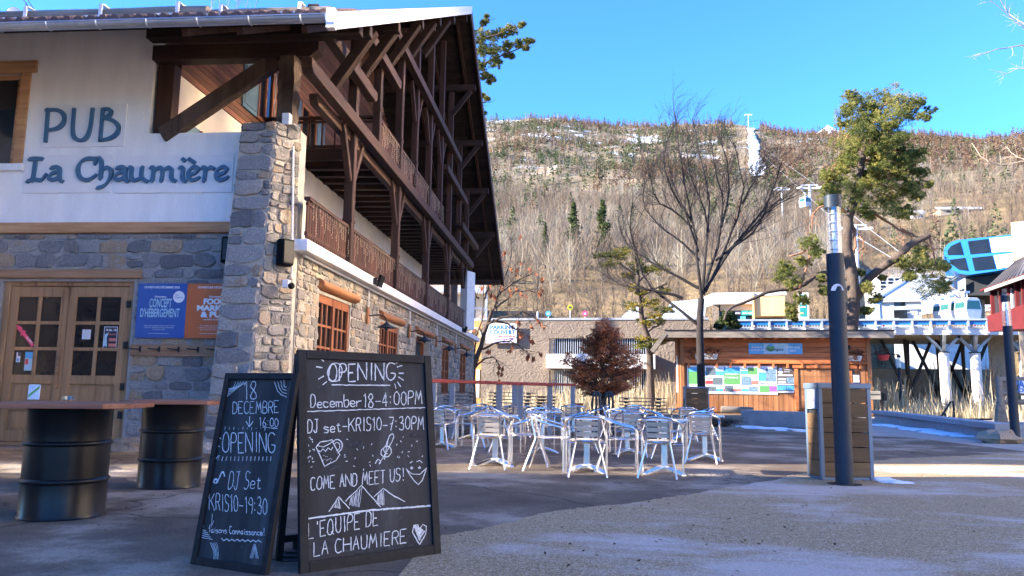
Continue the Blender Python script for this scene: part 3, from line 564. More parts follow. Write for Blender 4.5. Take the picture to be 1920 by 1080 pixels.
for k in range(n_):
    ya = EF-.05+(RID-EF)*k/n_; yb = EF-.05+(RID-EF)*(k+1)/n_-.01; mb.bar((XE+.035, ya, roof(ya)+.035), (XE+.035, yb, roof(yb)+.035), .02, .15); mb.bar((XE-.05, ya, roof(ya)+.125), (XE-.05, yb, roof(yb)+.125), .2, .012)
mb.build('metal_flashing', 'white_metal', ch)
MB().box(XE-.1, XE+.03, EF-.16, EF-.04, ZF-.2, ZF+.12).build('gutter_end', 'white_paint', ch)
# gutter with brackets
gp = [(EF-.03+.085*math.cos(a)-.085, ZF-.02+.085*math.sin(a)) for a in np.linspace(math.pi, 2*math.pi, 9)]
mb = MB(); mb.add([(x, y-.02, z) for x in (XL, XE-.1) for (y, z) in gp], [(i, i+1, 9+i+1, 9+i) for i in range(8)]); mb.tube([(XL, EF-.225, ZF-.02), (XE-.1, EF-.225, ZF-.02)], .014, 6); mb.box(XL, XE-.1, EF-.035, EF-.02, ZF-.06, ZF+.09)
g_ = mb.build('gutter', 'zinc', ch, smooth=True)
x = -4.2
while x > -14:
    MB().tube([(x, EF-.2+.095*math.cos(a)+.06, ZF-.02+.095*math.sin(a)) for a in np.linspace(math.pi, 2*math.pi, 8)], .012, 4).build('gutter_bracket', 'zinc', g_); x -= .82
mb = MB(); x = XL+.1
while x < XE-.15: mb.tube([(x, EF-.03, ZF+.10), (x, EF+1.5, ZF+.10+1.5*.535)], .075, 7); x += .2
mb.build('roof_tiles', 'tile_roof', ch, smooth=True)
for (xa, xb, r_, z) in ((-14, -5.98, .11, 7.13), (-5.92, -3.95, .075, 7.10)):
    lg = MB().tube([(xa+(xb-xa)*k/12, 11.35, z+random.uniform(-.008, .008)) for k in range(13)], [r_*random.uniform(.94, 1.05) for k in range(13)], 12).build('snow_guard_log', 'weathered_log', ch, smooth=True)
    x = xb-.45
    while x > max(xa, -10): MB().bar((x, 11.18, z-.2), (x, 11.18, z+r_), .05, .03, (0, 1, 0)).bar((x, 11.2, z+r_+.01), (x, 11.4, z+r_+.03), .05, .02).box(x-.25, x+.15, 11.0, 11.3, z-.2, z-.17).build('log_bracket', 'white_paint', lg); x -= 1.3
# ground floor windows on the side
def swin(y0, y1, z0, z1):
    m_ = MB(); X0, X1 = XW-.12, XW-.03
    for a, b in ((y0, y0+.09), (y1-.09, y1), ((y0+y1)/2-.07, (y0+y1)/2+.07)): m_.box(X0, X1, a, b, z0, z1)
    for a, b in ((z0, z0+.08), (z1-.16, z1)): m_.box(X0, X1-.003, y0+.09, y1-.09, a, b)
    for h in (0, 1):
        ya, yb = (y0+.09, (y0+y1)/2-.07) if h == 0 else ((y0+y1)/2+.07, y1-.09)
        for k in (1, 2): yy = ya+(yb-ya)*k/3; m_.box(X0+.02, X1-.02, yy-.022, yy+.022, z0+.08, z1-.16)
        for k in (1, 2, 3): zz = z0+.08+(z1-z0-.24)*k/4; m_.box(X0+.022, X1-.022, ya, yb, zz-.022, zz+.022)
    w_ = m_.build('window', 'window_wood', ch); MB().box(X0+.03, X0+.04, y0+.05, y1-.05, z0+.05, z1-.05).build('glass', 'glass_dark', w_)
    MB().box(XW-.3, XW+.02, y0-.05, y1+.05, z0-.09, z0).build('sill', 'side_mortar', w_)
for i in (0, 1, 3, 4): swin(*SH[i])
a, b, c, d = SH[2]; m_ = MB(); m_.box(XW-.3, XW-.2, a, a+.12, 0, d); m_.box(XW-.3, XW-.2, b-.12, b, 0, d); m_.box(XW-.3, XW-.2, a+.12, b-.12, d-.12, d); m_.box(XW-.29, XW-.22, a+.12, a+1.0, 0, d-.12); dd = m_.build('side_door', 'window_wood', ch)
MB().box(XW-.33, XW-.3, a, b, 0, d).build('doorway_dark', 'dark_void', dd)  # dark sheet stands in for the unlit room behind the doorway
for (a, b, c, d) in SH:
    L = b-a; m_ = MB(); ya, yb, z = a-.14, b+.28, d+.17; pts = []
    for k in range(11):
        th = math.pi*k/10-math.pi/2; pts.append((XW-.02+.17*math.cos(th), 0, z+.10*math.sin(th)*1.1))
    m_.prism([(p[0], ya, p[2]) for p in pts], (0, yb-ya, 0)); m_.build('window_lintel', 'orange_log', ch, smooth=True)
MB().box(-11.9, -11.6, 16, 17, 6, 9).build('chimney', 'cream_plaster', ch)
# ------------------------------------------------------------------ lettering built from pen strokes
def chaikin(p, it=2):
    p = [Vector(q) for q in p]
    for _ in range(it):
        if len(p) < 3: break
        q = [p[0]]
        for a, b in zip(p[:-1], p[1:]): q += [a.lerp(b, .25), a.lerp(b, .75)]
        p = q+[p[-1]]
    return p
def hull2(P):
    P = sorted(set((round(a, 6), round(b, 6)) for a, b in P)); cr = lambda o, a, b: (a[0]-o[0])*(b[1]-o[1])-(a[1]-o[1])*(b[0]-o[0])
    def half(P):
        h = []
        for p in P:
            while len(h) > 1 and cr(h[-2], h[-1], p) <= 0: h.pop()
            h.append(p)
        return h
    return half(P)[:-1]+half(P[::-1])[:-1]
def penletter(strokes, Y, nib, depth, name, parent, mt):
    """strokes: lists of (X, Z); a flat nib swept along them, cut out of a board of real depth"""
    mb = MB(); k = 0
    for s in strokes:
        s = chaikin([V(a, b, 0) for a, b in s])
        for a, b in zip(s[:-1], s[1:]):
            h = hull2([(p.x+n[0], p.y+n[1]) for p in (a, b) for n in nib]); k += 1
            mb.prism([(x, Y, z) for x, z in h], (0, -depth-.0004*(k % 14), 0))
    return mb.build(name, mt, parent)
def wp(x, y): p = aY(x/2.7, y/2.7, YF-.04); return (p.x, p.z)
def S(s): return [[tuple(map(float, q.split(','))) for q in st.split()] for st in s.split('|')]
sg = thing('wall_sign', 'three blue art deco letters reading PUB on a white board on the white wall', 'sign', aY(160, 277, YF-.02))
a, b = aY(79.6, 277, YF), aY(240, 196, YF); MB().box(a.x, b.x, YF-.03, YF-.002, a.z, b.z).build('board', 'sign_panel', sg, bevel=.003)
nibr = [(.039*math.cos(t), .039*math.sin(t)) for t in np.linspace(math.pi/4, 2*math.pi+math.pi/4, 5)[:-1]]
for s in ('246,556 234,716|240,560 290,556 326,574 332,614 302,652 246,662', '378,556 370,650 376,700 410,716 440,704 460,660 472,556', '524,556 510,712|524,556 548,552 568,564 560,586 536,598|536,600 580,612 606,640 600,676 560,706 510,712'):
    penletter([[wp(*q) for q in st] for st in S(s)], YF-.03, nibr, .05, 'letter', sg, 'sign_blue')
sg = thing('wall_sign', 'long white wall board with blue medieval letters reading La Chaumière', 'sign', aY(240, 363, YF-.02))
for x0, x1 in ((44, 214.5), (215.5, 440)): a, b = aY(x0, 363, YF), aY(x1, 290, YF); MB().box(a.x, b.x, YF-.03, YF-.002, a.z, b.z).build('board', 'sign_panel', sg, bevel=.003)
na = math.radians(52); nibf = [(sx_*.036*math.cos(na)-sy_*.014*math.sin(na), sx_*.036*math.sin(na)+sy_*.014*math.cos(na)) for sx_, sy_ in ((-1, -1), (1, -1), (1, 1), (-1, 1))]
AL = '262,852 292,845 308,856 302,910 318,920|304,868 266,878 248,898 262,916 300,902'
def sh(s, dx): return '|'.join(' '.join('%g,%g' % (float(q.split(',')[0])+dx, float(q.split(',')[1])) for q in st.split()) for st in s.split('|'))
for s in ('152,808 178,804 216,806|184,806 178,860 168,916|142,920 176,908 214,918 234,886', AL, '490,806 440,802 404,828 394,872 414,908 452,916 488,890|488,802 486,830',
          '504,800 520,820 512,906|514,866 544,846 568,862 562,906 532,944 496,954', sh(AL, 332), '656,850 672,848 664,900 680,920 716,902|722,848 716,904 748,920',
          '766,850 784,848 774,918|784,864 814,846 828,862 820,918|828,864 858,846 874,862 866,906 890,918', '912,850 932,848 922,906 942,920|928,806 938,816',
          '956,888 1004,874 1008,852 984,844 958,862 954,896 974,918 1010,902|960,806 986,824', '1026,850 1046,848 1036,918|1046,864 1066,846 1086,856', '1098,890 1148,874 1152,852 1128,844 1100,862 1094,896 1114,918 1156,900'):
    penletter([[wp(*q) for q in st] for st in S(s)], YF-.03, nibf, .05, 'letter', sg, 'sign_blue')
# printed lettering fitted to a width and a capital height
def fit(s, c, u, v, width, cap, mt, name, parent, bold=.0, depth=.003):
    m_ = text(s, (0, 0, 0), (1, 0, 0), (0, 1, 0), 1, mt, name, False, bold=bold, align='LEFT', depth=0)
    xs = [p[0] for p in m_.v]; x0, x1 = min(xs), max(xs); c, u, v = Vector(c), Vector(u), Vector(v); n = u.cross(v).normalized()
    m_.v = [tuple(c+u*((p[0]-(x0+x1)/2)*width/(x1-x0))+v*(p[1]*cap/.70)+n*depth) for p in m_.v]; return m_.build(name, mt, parent)
UX, UZ = (1, 0, 0), (0, 0, 1); YPO = YF-.075
def poster(name, label, cat, x0, x1, z0, z1, mt): 
    t = thing(name, label, cat, ((x0+x1)/2, YPO, z0)); MB().box(x0, x1, YPO, YPO+.012, z0, z1).build('board', mt, t)
    for x in (x0+.03, x1-.03):
        for z in (z0+.03, z1-.03): MB().tube([(x, YPO-.006, z), (x, YPO, z)], .009, 8).build('screw', 'iron', t)
    return t
def at(px, py): return aY(245+px/9.39, 525+py/9.39, YPO)
p0_, p1_ = at(68, 1015), at(1005, 62); t = poster('poster', 'blue poster reading CONCEPT D HEBERGEMENT on the stone wall beside the door', 'poster', p0_.x, p1_.x, p0_.z, p1_.z, 'poster_blue')
def ln_(s, x, y, wpx, hpx, mt, par, bold=0): fit(s, at(x, y)-V(0, .004, 0), UX, UZ, wpx/9.39*.00965, hpx/9.39*.00965, mt, 'lettering', par, bold)
ln_('OUVERTURE DÉCEMBRE 2025', 555, 146, 650, 34, 'print_white', t, .03); ln_('Nouveau', 530, 308, 210, 32, 'print_white', t, .03); ln_('CONCEPT', 525, 478, 410, 150, 'pale_cyan', t, .02); ln_("D'HÉBERGEMENT", 512, 650, 720, 146, 'pale_cyan', t, .02)
ln_('Notre autre auberge de jeunesse et hôtel', 505, 812, 555, 18, 'print_white', t); ln_('(dortoirs, chambres privées et familiales)', 500, 846, 530, 18, 'print_white', t); ln_('à la porte du Ski', 498, 880, 225, 18, 'print_white', t); ln_('www.laviepaysanne.com', 492, 948, 380, 17, 'print_white', t)
c_ = at(850, 298); m_ = MB(); m_.prism([(c_.x+.107*math.cos(a), YPO-.005, c_.z+.107*math.sin(a)) for a in np.linspace(0, 2*math.pi, 33)[:-1]], (0, .004, 0)); m_.build('roundel', 'print_white', t)
fit('The', at(815, 275)-V(0, .008, 0), UX, UZ, .075, .03, 'poster_blue', 'lettering', t); fit('Open', at(850, 322)-V(0, .008, 0), UX, UZ, .15, .034, 'poster_blue', 'lettering', t)
t = poster('poster', 'orange poster reading FOOD MARKET & PUB half behind the stone corner pillar', 'poster', p1_.x+.004, p1_.x+.99, p0_.z, p1_.z, 'poster_orange')
ln_('OUVERTURE DÉCEMBRE 2025', 1500, 148, 650, 34, 'print_white', t, .03); ln_('Nouveau', 1485, 308, 210, 32, 'print_white', t, .03); ln_('FOOD', 1480, 424, 405, 92, 'print_white', t, .06); ln_('MARKET', 1468, 538, 620, 88, 'print_white', t, .06); ln_('& PUB', 1460, 652, 470, 92, 'print_white', t, .06); ln_('ouvert à tous !', 1455, 708, 350, 30, 'print_white', t, .02)
ln_('Un véritable lieu de vie qui rassemble', 1480, 815, 540, 18, 'print_white', t); ln_('un Pub et restaurants du monde', 1450, 850, 560, 18, 'print_white', t); ln_('pour toutes les envies, à toute heure', 1460, 884, 480, 18, 'print_white', t); ln_('www.lachaumiere-foodmarket.fr', 1440, 950, 470, 17, 'print_white', t)
c_ = at(1800, 298); m_ = MB(); m_.prism([(c_.x+.107*math.cos(a), YPO-.005, c_.z+.107*math.sin(a)) for a in np.linspace(0, 2*math.pi, 33)[:-1]], (0, .004, 0)); m_.build('roundel', 'print_white', t)
# papers on the door glass
YG = YF+.105
def dpaper(name, label, cat, x0, y0, x1, y1, mt): # box in zoom pixels (20..250, 600..720)
    q = lambda x, y: aY(20+x/8.348, 600+y/8.348, YG); a, b = q(x0, y1), q(x1, y0); t = thing(name, label, cat, ((a.x+b.x)/2, YG, a.z)); MB().box(a.x, b.x, YG, YG+.003, a.z, b.z).build('sheet', mt, t)
    return t, lambda s, fx, fz, fw, fh, mt2, bd=0: fit(s, (a.x+(b.x-a.x)*fx, YG-.002, a.z+(b.z-a.z)*fz), UX, UZ, (b.x-a.x)*fw, (b.z-a.z)*fh, mt2, 'lettering', t, bd), (a, b)
t, w_, (a, b) = dpaper('event_poster', 'dark event poster with a white border in the right door window', 'poster', 1440, 105, 1680, 448, 'ink'); w_('18 déc. 16h', .55, .80, .8, .10, 'print_white', .03); w_('Opening', .62, .62, .62, .08, 'salmon', .02)
for z in (.34, .10): MB().box(a.x+(b.x-a.x)*.42, b.x-.015, YG-.002, YG-.001, a.z+(b.z-a.z)*z, a.z+(b.z-a.z)*(z+.13)).build('banner', 'salmon', t)
MB().prism([(a.x+.01, YG-.002, a.z+.05), (a.x+.08, YG-.002, a.z+.04), (a.x+.06, YG-.002, a.z+.2), (a.x+.09, YG-.002, a.z+.3), (a.x+.02, YG-.002, a.z+.26)], (0, .001, 0)).build('picture', 'pale_cyan', t)
for q in ((a.x, a.x+.01, a.z, b.z), (b.x-.01, b.x, a.z, b.z), (a.x+.01, b.x-.01, b.z-.01, b.z), (a.x+.01, b.x-.01, a.z, a.z+.01)): MB().box(q[0], q[1], YG-.004, YG-.001, q[2], q[3]).build('border', 'paper', t)
t, w_, _ = dpaper('opening_hours_notice', 'white opening hours sheet in the middle of the right door', 'notice', 1112, 150, 1258, 300, 'paper'); w_('HORAIRES', .5, .80, .7, .08, 'ink'); w_('LUNDI', .55, .58, .7, .07, 'ink'); w_('16h - 00h', .55, .40, .6, .07, 'ink'); w_('16h - 01h', .55, .24, .6, .07, 'ink'); w_('11h - 01h', .55, .08, .6, .07, 'ink')
t, w_, (a, b) = dpaper('leaflet', 'pale blue leaflet with red pictures low in the left door window', 'leaflet', 205, 500, 350, 790, 'pale_cyan'); MB().box(a.x+.01, a.x+.07, YG-.002, YG-.001, a.z+.11, a.z+.21).build('picture', 'red_print', t); MB().box(a.x, b.x, YG-.002, YG-.001, b.z-.12, b.z).build('heading', 'sky_print', t)
t, w_, (a, b) = dpaper('sticker', 'small white and blue stickers low on the left door glass', 'sticker', 80, 505, 158, 660, 'paper'); MB().box(a.x+.015, b.x-.015, YG-.002, YG-.001, a.z+.015, a.z+.07).build('symbol', 'sky_print', t); MB().box(b.x-.05, b.x, YG-.002, YG-.001, b.z-.07, b.z).build('symbol', 'ink', t)
q = lambda x, y: aY(20+x/8.348, 600+y/8.348, YG); m_ = MB(); m_.prism([q(170, 215), q(235, 205), q(372, 385), q(330, 425)], (0, .003, 0))
t = thing('door_sticker', 'long pink bow shaped sticker slanting across the left door window', 'sticker', q(230, 425)); m_.build('strip', 'pink', t); m_ = MB(); m_.prism([q(95, 75), q(170, 110), q(190, 160), q(235, 165), q(225, 215), q(150, 250), q(155, 200), q(100, 140)], (0, .004, 0)); m_.build('bow', 'pink', t)
fit('PUSH', (q(285, 325)), (.75, 0, -.66), (.66, 0, .75), .16, .035, 'print_white', 'lettering', t, .02)
# coat hook board
a, b = aY(243, 667, YF-.08), aY(417, 647, YF-.08); t = thing('hook_board', 'wooden plank with black coat hooks under the posters', 'coat rack', ((a.x+b.x)/2, YF-.06, a.z)); MB().box(a.x, b.x, YF-.08, YF-.045, a.z, b.z).build('plank', 'old_fir', t, bevel=.006)
for k in range(5):
    x = a.x+.12+k*(b.x-a.x-.2)/4.2; z = (a.z+b.z)/2+.02; MB().box(x+.05, x+.085, YF-.09, YF-.08, z-.05, z+.05).tube([(x+.068, YF-.09, z), (x+.06, YF-.14, z-.005), (x-.02, YF-.16, z), (x-.10, YF-.17, z+.012)], .011, 6).build('hook', 'iron', t)
# narrow bright plate, speakers, camera, floodlights, gooseneck lamps
a, b = aY(411, 696, 12.85), aY(422, 652, 12.85); t = thing('notice_plate', 'narrow white and blue plate standing out from the stone pillar', 'sign', ((a.x+b.x)/2, 12.9, a.z)); MB().box(a.x, b.x, 12.85, 13.25, a.z, b.z).build('plate', 'print_white', t); MB().box(a.x+.01, b.x-.03, 12.846, 12.849, a.z+.12, a.z+.25).build('stripe', 'sky_print', t)
def speaker(c, label, rz):
    t = thing('loudspeaker', label, 'speaker', c, rz); m_ = MB(); P = [(-.11, -.12), (.11, -.12), (.14, .02), (.10, .12), (-.10, .12), (-.14, .02)]; m_.prism([(x, y, 0) for x, y in P], (0, 0, .46)); m_.build('cabinet', 'black_plastic', t, bevel=.02, local=True)
    MB().box(-.09, .09, -.128, -.122, .04, .42).build('grille', 'iron', t, local=True); MB().box(-.03, .03, .11, .2, .18, .28).build('bracket', 'iron', t, local=True)
speaker(aY(428, 493, 13.08), 'black loudspeaker under the facade beam left of the stone pillar', .3); speaker(V(-5.08, 12.86, 3.20), 'black loudspeaker on the sunlit side of the stone pillar', .9)
c = aX(541, 533, -4.98); t = thing('security_camera', 'small white dome camera on the stone pillar below the loudspeaker', 'camera', c); MB().box(c.x-.1, c.x+.02, c.y-.05, c.y+.05, c.z-.07, c.z+.08).build('housing', 'white_paint', t, bevel=.02); MB().blob((c.x+.06, c.y-.02, c.z-.03), .06, 1, n=12, k=8, jag=0).build('dome', 'black_plastic', t, smooth=True)
for px, py, lb in ((710, 527, 'black floodlight on the white ledge above the second lamp'), (871, 618, 'black floodlight at the far end of the white ledge')):
    c = aX(px, py, -4.66); t = thing('floodlight', lb, 'floodlight', c-V(0, 0, .12)); MB().obox(c+V(.05, 0, 0), (.03, 0, -.012), (0, .17, 0), (.04, 0, .13)).build('housing', 'black_plastic', t, bevel=.012); MB().box(c.x-.1, c.x+.02, c.y-.2, c.y-.18, c.z-.1, c.z+.05).box(c.x-.1, c.x+.02, c.y+.18, c.y+.2, c.z-.1, c.z+.05).box(c.x-.1, c.x-.08, c.y-.18, c.y+.18, c.z-.1, c.z-.06).build('bracket', 'iron', t)
LN = ['nearest of the row of grey gooseneck wall lamps, right of the first window', 'gooseneck wall lamp right of the second window, beside the side door', 'gooseneck wall lamp between the side door and the first tall window', 'farthest gooseneck wall lamp, between the last two tall windows']
for Y, lb in zip((17.8, 22.4, 26.9, 31.3), LN):
    t = thing('wall_lamp', lb, 'lamp', (-4.94, Y, 2.55), 0, 'gooseneck lamps along the side wall')
    MB().box(-4.95, -4.90, Y-.07, Y+.07, 2.62, 3.02).build('backing_block', 'orange_log', t, bevel=.01); MB().tube([(-4.92, Y, 3.02), (-4.92, Y, 3.47)], .018, 6).build('conduit', 'white_paint', t)
    MB().tube([(-4.9, Y, 2.82)]+[(-4.9+.10+.24*k/7, Y+.02*k/7, 2.82+.02*math.sin(k/7*math.pi)) for k in range(8)]+[(-4.50, Y+.02, 2.78), (-4.47, Y+.02, 2.66)], .016, 8).build('arm', 'iron', t, smooth=True)
    MB().lathe([(.03, .09), (.045, .08), (.06, .05), (.23, -.035), (.235, -.045), (.05, .035), (.0, .04)], (-4.47, Y+.02, 2.58), 24).build('shade', 'blue_grey_metal', t, smooth=True); MB().blob((-4.47, Y+.02, 2.515), .045, 1, (1, 1, 1.2), 12, 8, 0).build('bulb', 'glass_sky', t, smooth=True)
# icicle lights on the two railings
def icicles(X, y0, y1, z, lo, name, label, seed):
    rr = random.Random(seed); mb = MB(); y = y0+.05; mb.tube([(X, y0+(y1-y0)*k/60, z+.01*math.sin(k*2.3)) for k in range(61)], .006, 3)
    while y < y1:
        L = rr.choice([.18, .3, .42, .55])*lo; p = [V(X, y, z)]; k = 0
        while z-p[-1].z < L: p.append(V(X+rr.uniform(0, .012), y+rr.uniform(-.028, .028), p[-1].z-.055))
        mb.tube(p, .004, 3)
        for q in p[1:]: mb.box(q.x-.004, q.x+.008, q.y-.008, q.y+.008, q.z-.010, q.z+.010)
        y += rr.uniform(.10, .2)
    return tag(mb.build(name, 'pale_twig', None), label, 'string lights')
icicles(XP+.045, 13.2, 32.5, 4.44, 1., 'icicle_lights', 'unlit icicle string lights hanging on the long lower gallery railing', 1); icicles(XP+.065, 17.6, 26.6, 7.56, 1.1, 'icicle_lights', 'unlit icicle string lights hanging on the upper gallery railing', 2)
# ------------------------------------------------------------------ barrel tables
def barrel_table(c, rot, label, hw, group):
    t = thing('barrel_table', label, 'table', (c.x, c.y, 0), rot, group); R_ = .318
    pf = [(.0, .004), (R_-.02, .004), (R_+.004, .0), (R_+.010, .012), (R_, .03), (R_, .285)]
    for z in (.30, .60): pf += [(R_, z-.022), (R_+.017, z-.008), (R_+.019, z), (R_+.017, z+.008), (R_, z+.022)]+([(R_, .575)] if z == .3 else [])
    pf += [(R_, .86), (R_+.01, .872), (R_+.006, .885), (R_-.02, .882), (0, .87)]
    MB().lathe(pf, (0, 0, 0), 48).build('barrel', 'black_paint', t, smooth=True, local=True)
    c_ = hw*.30; P = [(-hw, -hw+c_), (-hw+c_, -hw), (hw-c_, -hw), (hw, -hw+c_), (hw, hw-c_), (hw-c_, hw), (-hw+c_, hw), (-hw, hw-c_)]
    MB().prism([(x, y, .886) for x, y in P], (0, 0, .042)).build('tabletop', 'table_wood', t, bevel=.006, local=True); return t
b1 = G(115, 978); b1 += V(b1.x, b1.y, 0).normalized()*.31; b2 = G(316, 919); b2 += V(b2.x, b2.y, 0).normalized()*.31
barrel_table(b1, .30, 'nearer black oil drum table with a wide brown wooden top and an ashtray on it', .56, 'oil drum tables'); barrel_table(b2, .42, 'farther black oil drum table between the door and the small chalkboard', .50, 'oil drum tables')
c = onp(128, 750, (0, 0, .93), (0, 0, 1)); t = thing('ashtray', 'clear glass ashtray on the nearer oil drum table', 'ashtray', (c.x, c.y, .928)); MB().lathe([(0, 0), (.055, 0), (.06, .035), (.05, .035), (.045, .012), (0, .012)], (c.x, c.y, .929), 20).build('bowl', clear('clear_glass', (.85, .88, .9), .25), t, smooth=True)
c = onp(62, 749, (0, 0, .93), (0, 0, 1)); t = thing('menu_card', 'white menu card with a green stripe on the nearer oil drum table', 'menu', (c.x, c.y, .93)); e_ = V(.99, .12, 0); n_ = V(-.12, .99, 0); z = V(-.02, .05, .99)
m_ = MB(); m_.prism([c+e_*a+z*b for a, b in ((-.055, 0), (.055, 0), (.055, .135), (.047, .145), (-.047, .145), (-.055, .135))], n_*.006); m_.build('card', 'paper', t, bevel=.001); m_ = MB(); m_.prism([c-n_*.001+e_*a+z*b for a, b in ((-.05, .015), (-.05, .045), (.05, .135), (.05, .105))], n_*.0005); m_.build('stripe', 'green_print', t); fit('IV', c+e_*(-.015)+z*.105-n_*.001, e_, z, .04, .025, 'sky_print', 'lettering', t)
# ------------------------------------------------------------------ chalkboards
FONT = {}
for s in '''A=00 3a 60|14 54;B=00 0a 4a 69 67 45 05|45 64 61 40 00;C=69 4a 2a 08 02 20 40 61;D=00 0a 3a 68 62 30 00;E=6a 0a 00 60|05 45;G=69 4a 2a 08 02 20 40 62 64 34;H=00 0a|60 6a|05 65;I=20 2a;J=1a 6a|4a 42 30 10 02;K=00 0a|6a 04|26 60;L=0a 00 50;M=00 1a 33 5a 60;N=00 0a 60 6a;O=3a 18 02 20 40 62 68 4a 3a;P=00 0a 4a 69 66 45 05;Q=3a 18 02 20 40 62 68 4a 3a|42 70;R=00 0a 4a 69 66 45 05|35 60;S=69 4a 1a 08 25 55 63 51 30 10 01;T=0a 6a|3a 30;U=0a 02 20 40 62 6a;1=08 2a 20;8=35 07 19 3a 59 57 35 02 10 50 62 35;4=40 4a 03 63;0=2a 08 02 20 42 48 2a;7=0a 5a 20|15 45;3=09 2a 4a 58 46 25|25 55 63 50 20 01;9=56 35 06 18 3a 59 56 40;6=5a 26 02 20 50 62 44 14;e=03 43 45 36 16 04 02 10 30 41;c=45 26 06 04 02 10 30 41;m=00 06|05 16 25 20|25 46 55 50;b=0a 00 30 42 45 36 05;r=00 06|04 26 46;s=45 26 06 04 33 42 30 00;t=29 22 30 51|07 47;a=46 16 04 02 10 30 43|46 41 50;i=20 26|28 29;o=16 04 02 10 30 42 44 36 16;n=00 06|04 26 35 40;-=04 44;:=12 13|16 17;!=23 2a|20 21;'=2a 28;f=5a 39 30|16 46; = '''.split(';'):
    k, _, d = s.partition('='); FONT[k] = [[(int(c[0], 16), int(c[1], 16)) for c in st.split()] for st in d.split('|') if st.strip()]
ROUND = set('CDGOQSPRBJU8039 6ecmbrsaonft')
def board3(bl, br, tl, name, label):
    B, R_ = G(*bl), G(*br); e = (R_-B); W = e.length; e.normalize(); n = V(-e.y, e.x, 0); d = Vector(ray(*tl))
    A = Matrix((d, -n, V(0, 0, -1))).transposed(); tt, s, h = A.inverted()@(B-Vector(CP)); up = (n*s+V(0, 0, h)); L = up.length; up.normalize(); fn = e.cross(up)
    t = thing(name, label, 'chalkboard', B+e*W/2); return t, B, e, up, fn, W, L, n, s
def chalkboard(bl, br, tl, label, fw):
    t, B, e, up, fn, W, L, n, s = board3(bl, br, tl, 'chalkboard', label)
    P = lambda u, v, k=0: B+e*u+up*v+fn*k
    def slab(u0, u1, v0, v1, k0, k1, nm, mt, bv=0): m_ = MB(); m_.obox(P((u0+u1)/2, (v0+v1)/2, (k0+k1)/2), e*(u1-u0)/2, up*(v1-v0)/2, fn*(k1-k0)/2); return m_.build(nm, mt, t, bevel=bv)
    slab(fw, W-fw, fw, L-fw, -.03, -.018, 'slate', 'slate')
    for q in ((0, fw, 0, L), (W-fw, W, 0, L), (fw, W-fw, 0, fw*1.25), (fw, W-fw, L-fw, L)): slab(*q, -.035, 0, 'frame', 'board_frame', .004)
    return t, B+fn*(-.0165), e, up, fn, P, W, L, n, s
class Chalk:
    def __init__(s, o, e, up, fn, zoom): s.o, s.e, s.up, s.fn = o, e, up, fn; s.mb = MB(); s.k = 0; s.lift = .0006; s.zoom = zoom; s.rr = random.Random(9)
    def w(s, x, y): q = onp(*s.zoom(x, y), s.o, s.fn)-s.o; return (q.dot(s.e), q.dot(s.up))
    def line(s, pts, wd=.006, rnd=False, px=True):
        p = [s.w(*q) for q in pts] if px else pts; p = [V(a, b, 0) for a, b in p]
        if rnd: p = chaikin(p)
        q = [p[0]]
        for a, b in zip(p[:-1], p[1:]):
            m_ = max(1, int((b-a).length/.02)); q += [a.lerp(b, i/m_)+V(s.rr.gauss(0, .0009), s.rr.gauss(0, .0009), 0) for i in range(1, m_+1)]
        if len(q) < 2: return
        s.k += 1; off = s.fn*(s.lift+(.0001 if s.lift > .0003 else .00003)*(s.k % 9)); vs = []
        for i, a in enumerate(q):
            t = (q[min(i+1, len(q)-1)]-q[max(i-1, 0)])
            if t.length < 1e-9: t = V(1, 0, 0)
            t.normalize(); nn = V(-t.y, t.x, 0)*wd*.5*s.rr.uniform(.7, 1.25)
            for c in (a+nn, a-nn): vs.append(s.o+s.e*c.x+s.up*c.y+off)
        s.mb.add(vs, [(2*i, 2*i+1, 2*i+3, 2*i+2) for i in range(len(q)-1)])
    def text(s, st, x0, y0, x1, y1, h, wd=.006, slant=0, small=None):
        adv = []
        for c in st: adv.append((3 if c in "I1:!'i " else 5.5 if c not in 'MmQNOGWKH' else 7)+1.9)
        tot = sum(adv)-1.9; x = 0
        for c, a in zip(st, adv):
            jy = s.rr.uniform(-.03, .03)*h; gw = max([p[0] for q in FONT[c] for p in q] or [1]); sc = 1
            for q in FONT[c]:
                P = []
                for gx, gy in q: f = (x+gx*(a-1.9)/max(gw, 3 if c in "I1:!'i" else gw))/tot; yy = gy/10*h*s.hs(c, small); P.append((x0+(x1-x0)*f+slant*yy, y0+(y1-y0)*f-yy+jy))
                s.line(P, wd, c in ROUND)
            x += a
    def hs(s, c, small): return 1 if not small or c in small else .72
    def build(s, t, nm='chalk_lettering'): return s.mb.build(nm, 'chalk', t)
Z4 = lambda x, y: (340+x/2.4, 630+y/2.4)
t, o, e, up, fn, P, W, L, n, s_ = chalkboard((563, 1078), (828, 1040), (559, 655), 'big black framed chalkboard announcing the OPENING in white chalk', .055)
m_ = MB(); rb = P(.02, .02)+n*(2*s_-.02); top = P(.02, L-.02, -.04); m_.bar(rb, top, .04, .03, n); m_.bar(rb+e*(W-.04), top+e*(W-.04), .04, .03, n); m_.bar(rb+e*.02+V(0, 0, .12), rb+e*(W-.06)+V(0, 0, .12), .03, .04); m_.build('rear_leg_frame', 'board_frame', t)
C_ = Chalk(o, e, up, fn, Z4); C_.rr.seed(4)
C_.text('OPENING', 660, 206, 962, 196, 78, .008); C_.line([(656, 168), (668, 200), (700, 206), (722, 180), (724, 140), (700, 118), (668, 130), (656, 168)], .006, True); C_.line([(676, 220), (940, 222)], .007)
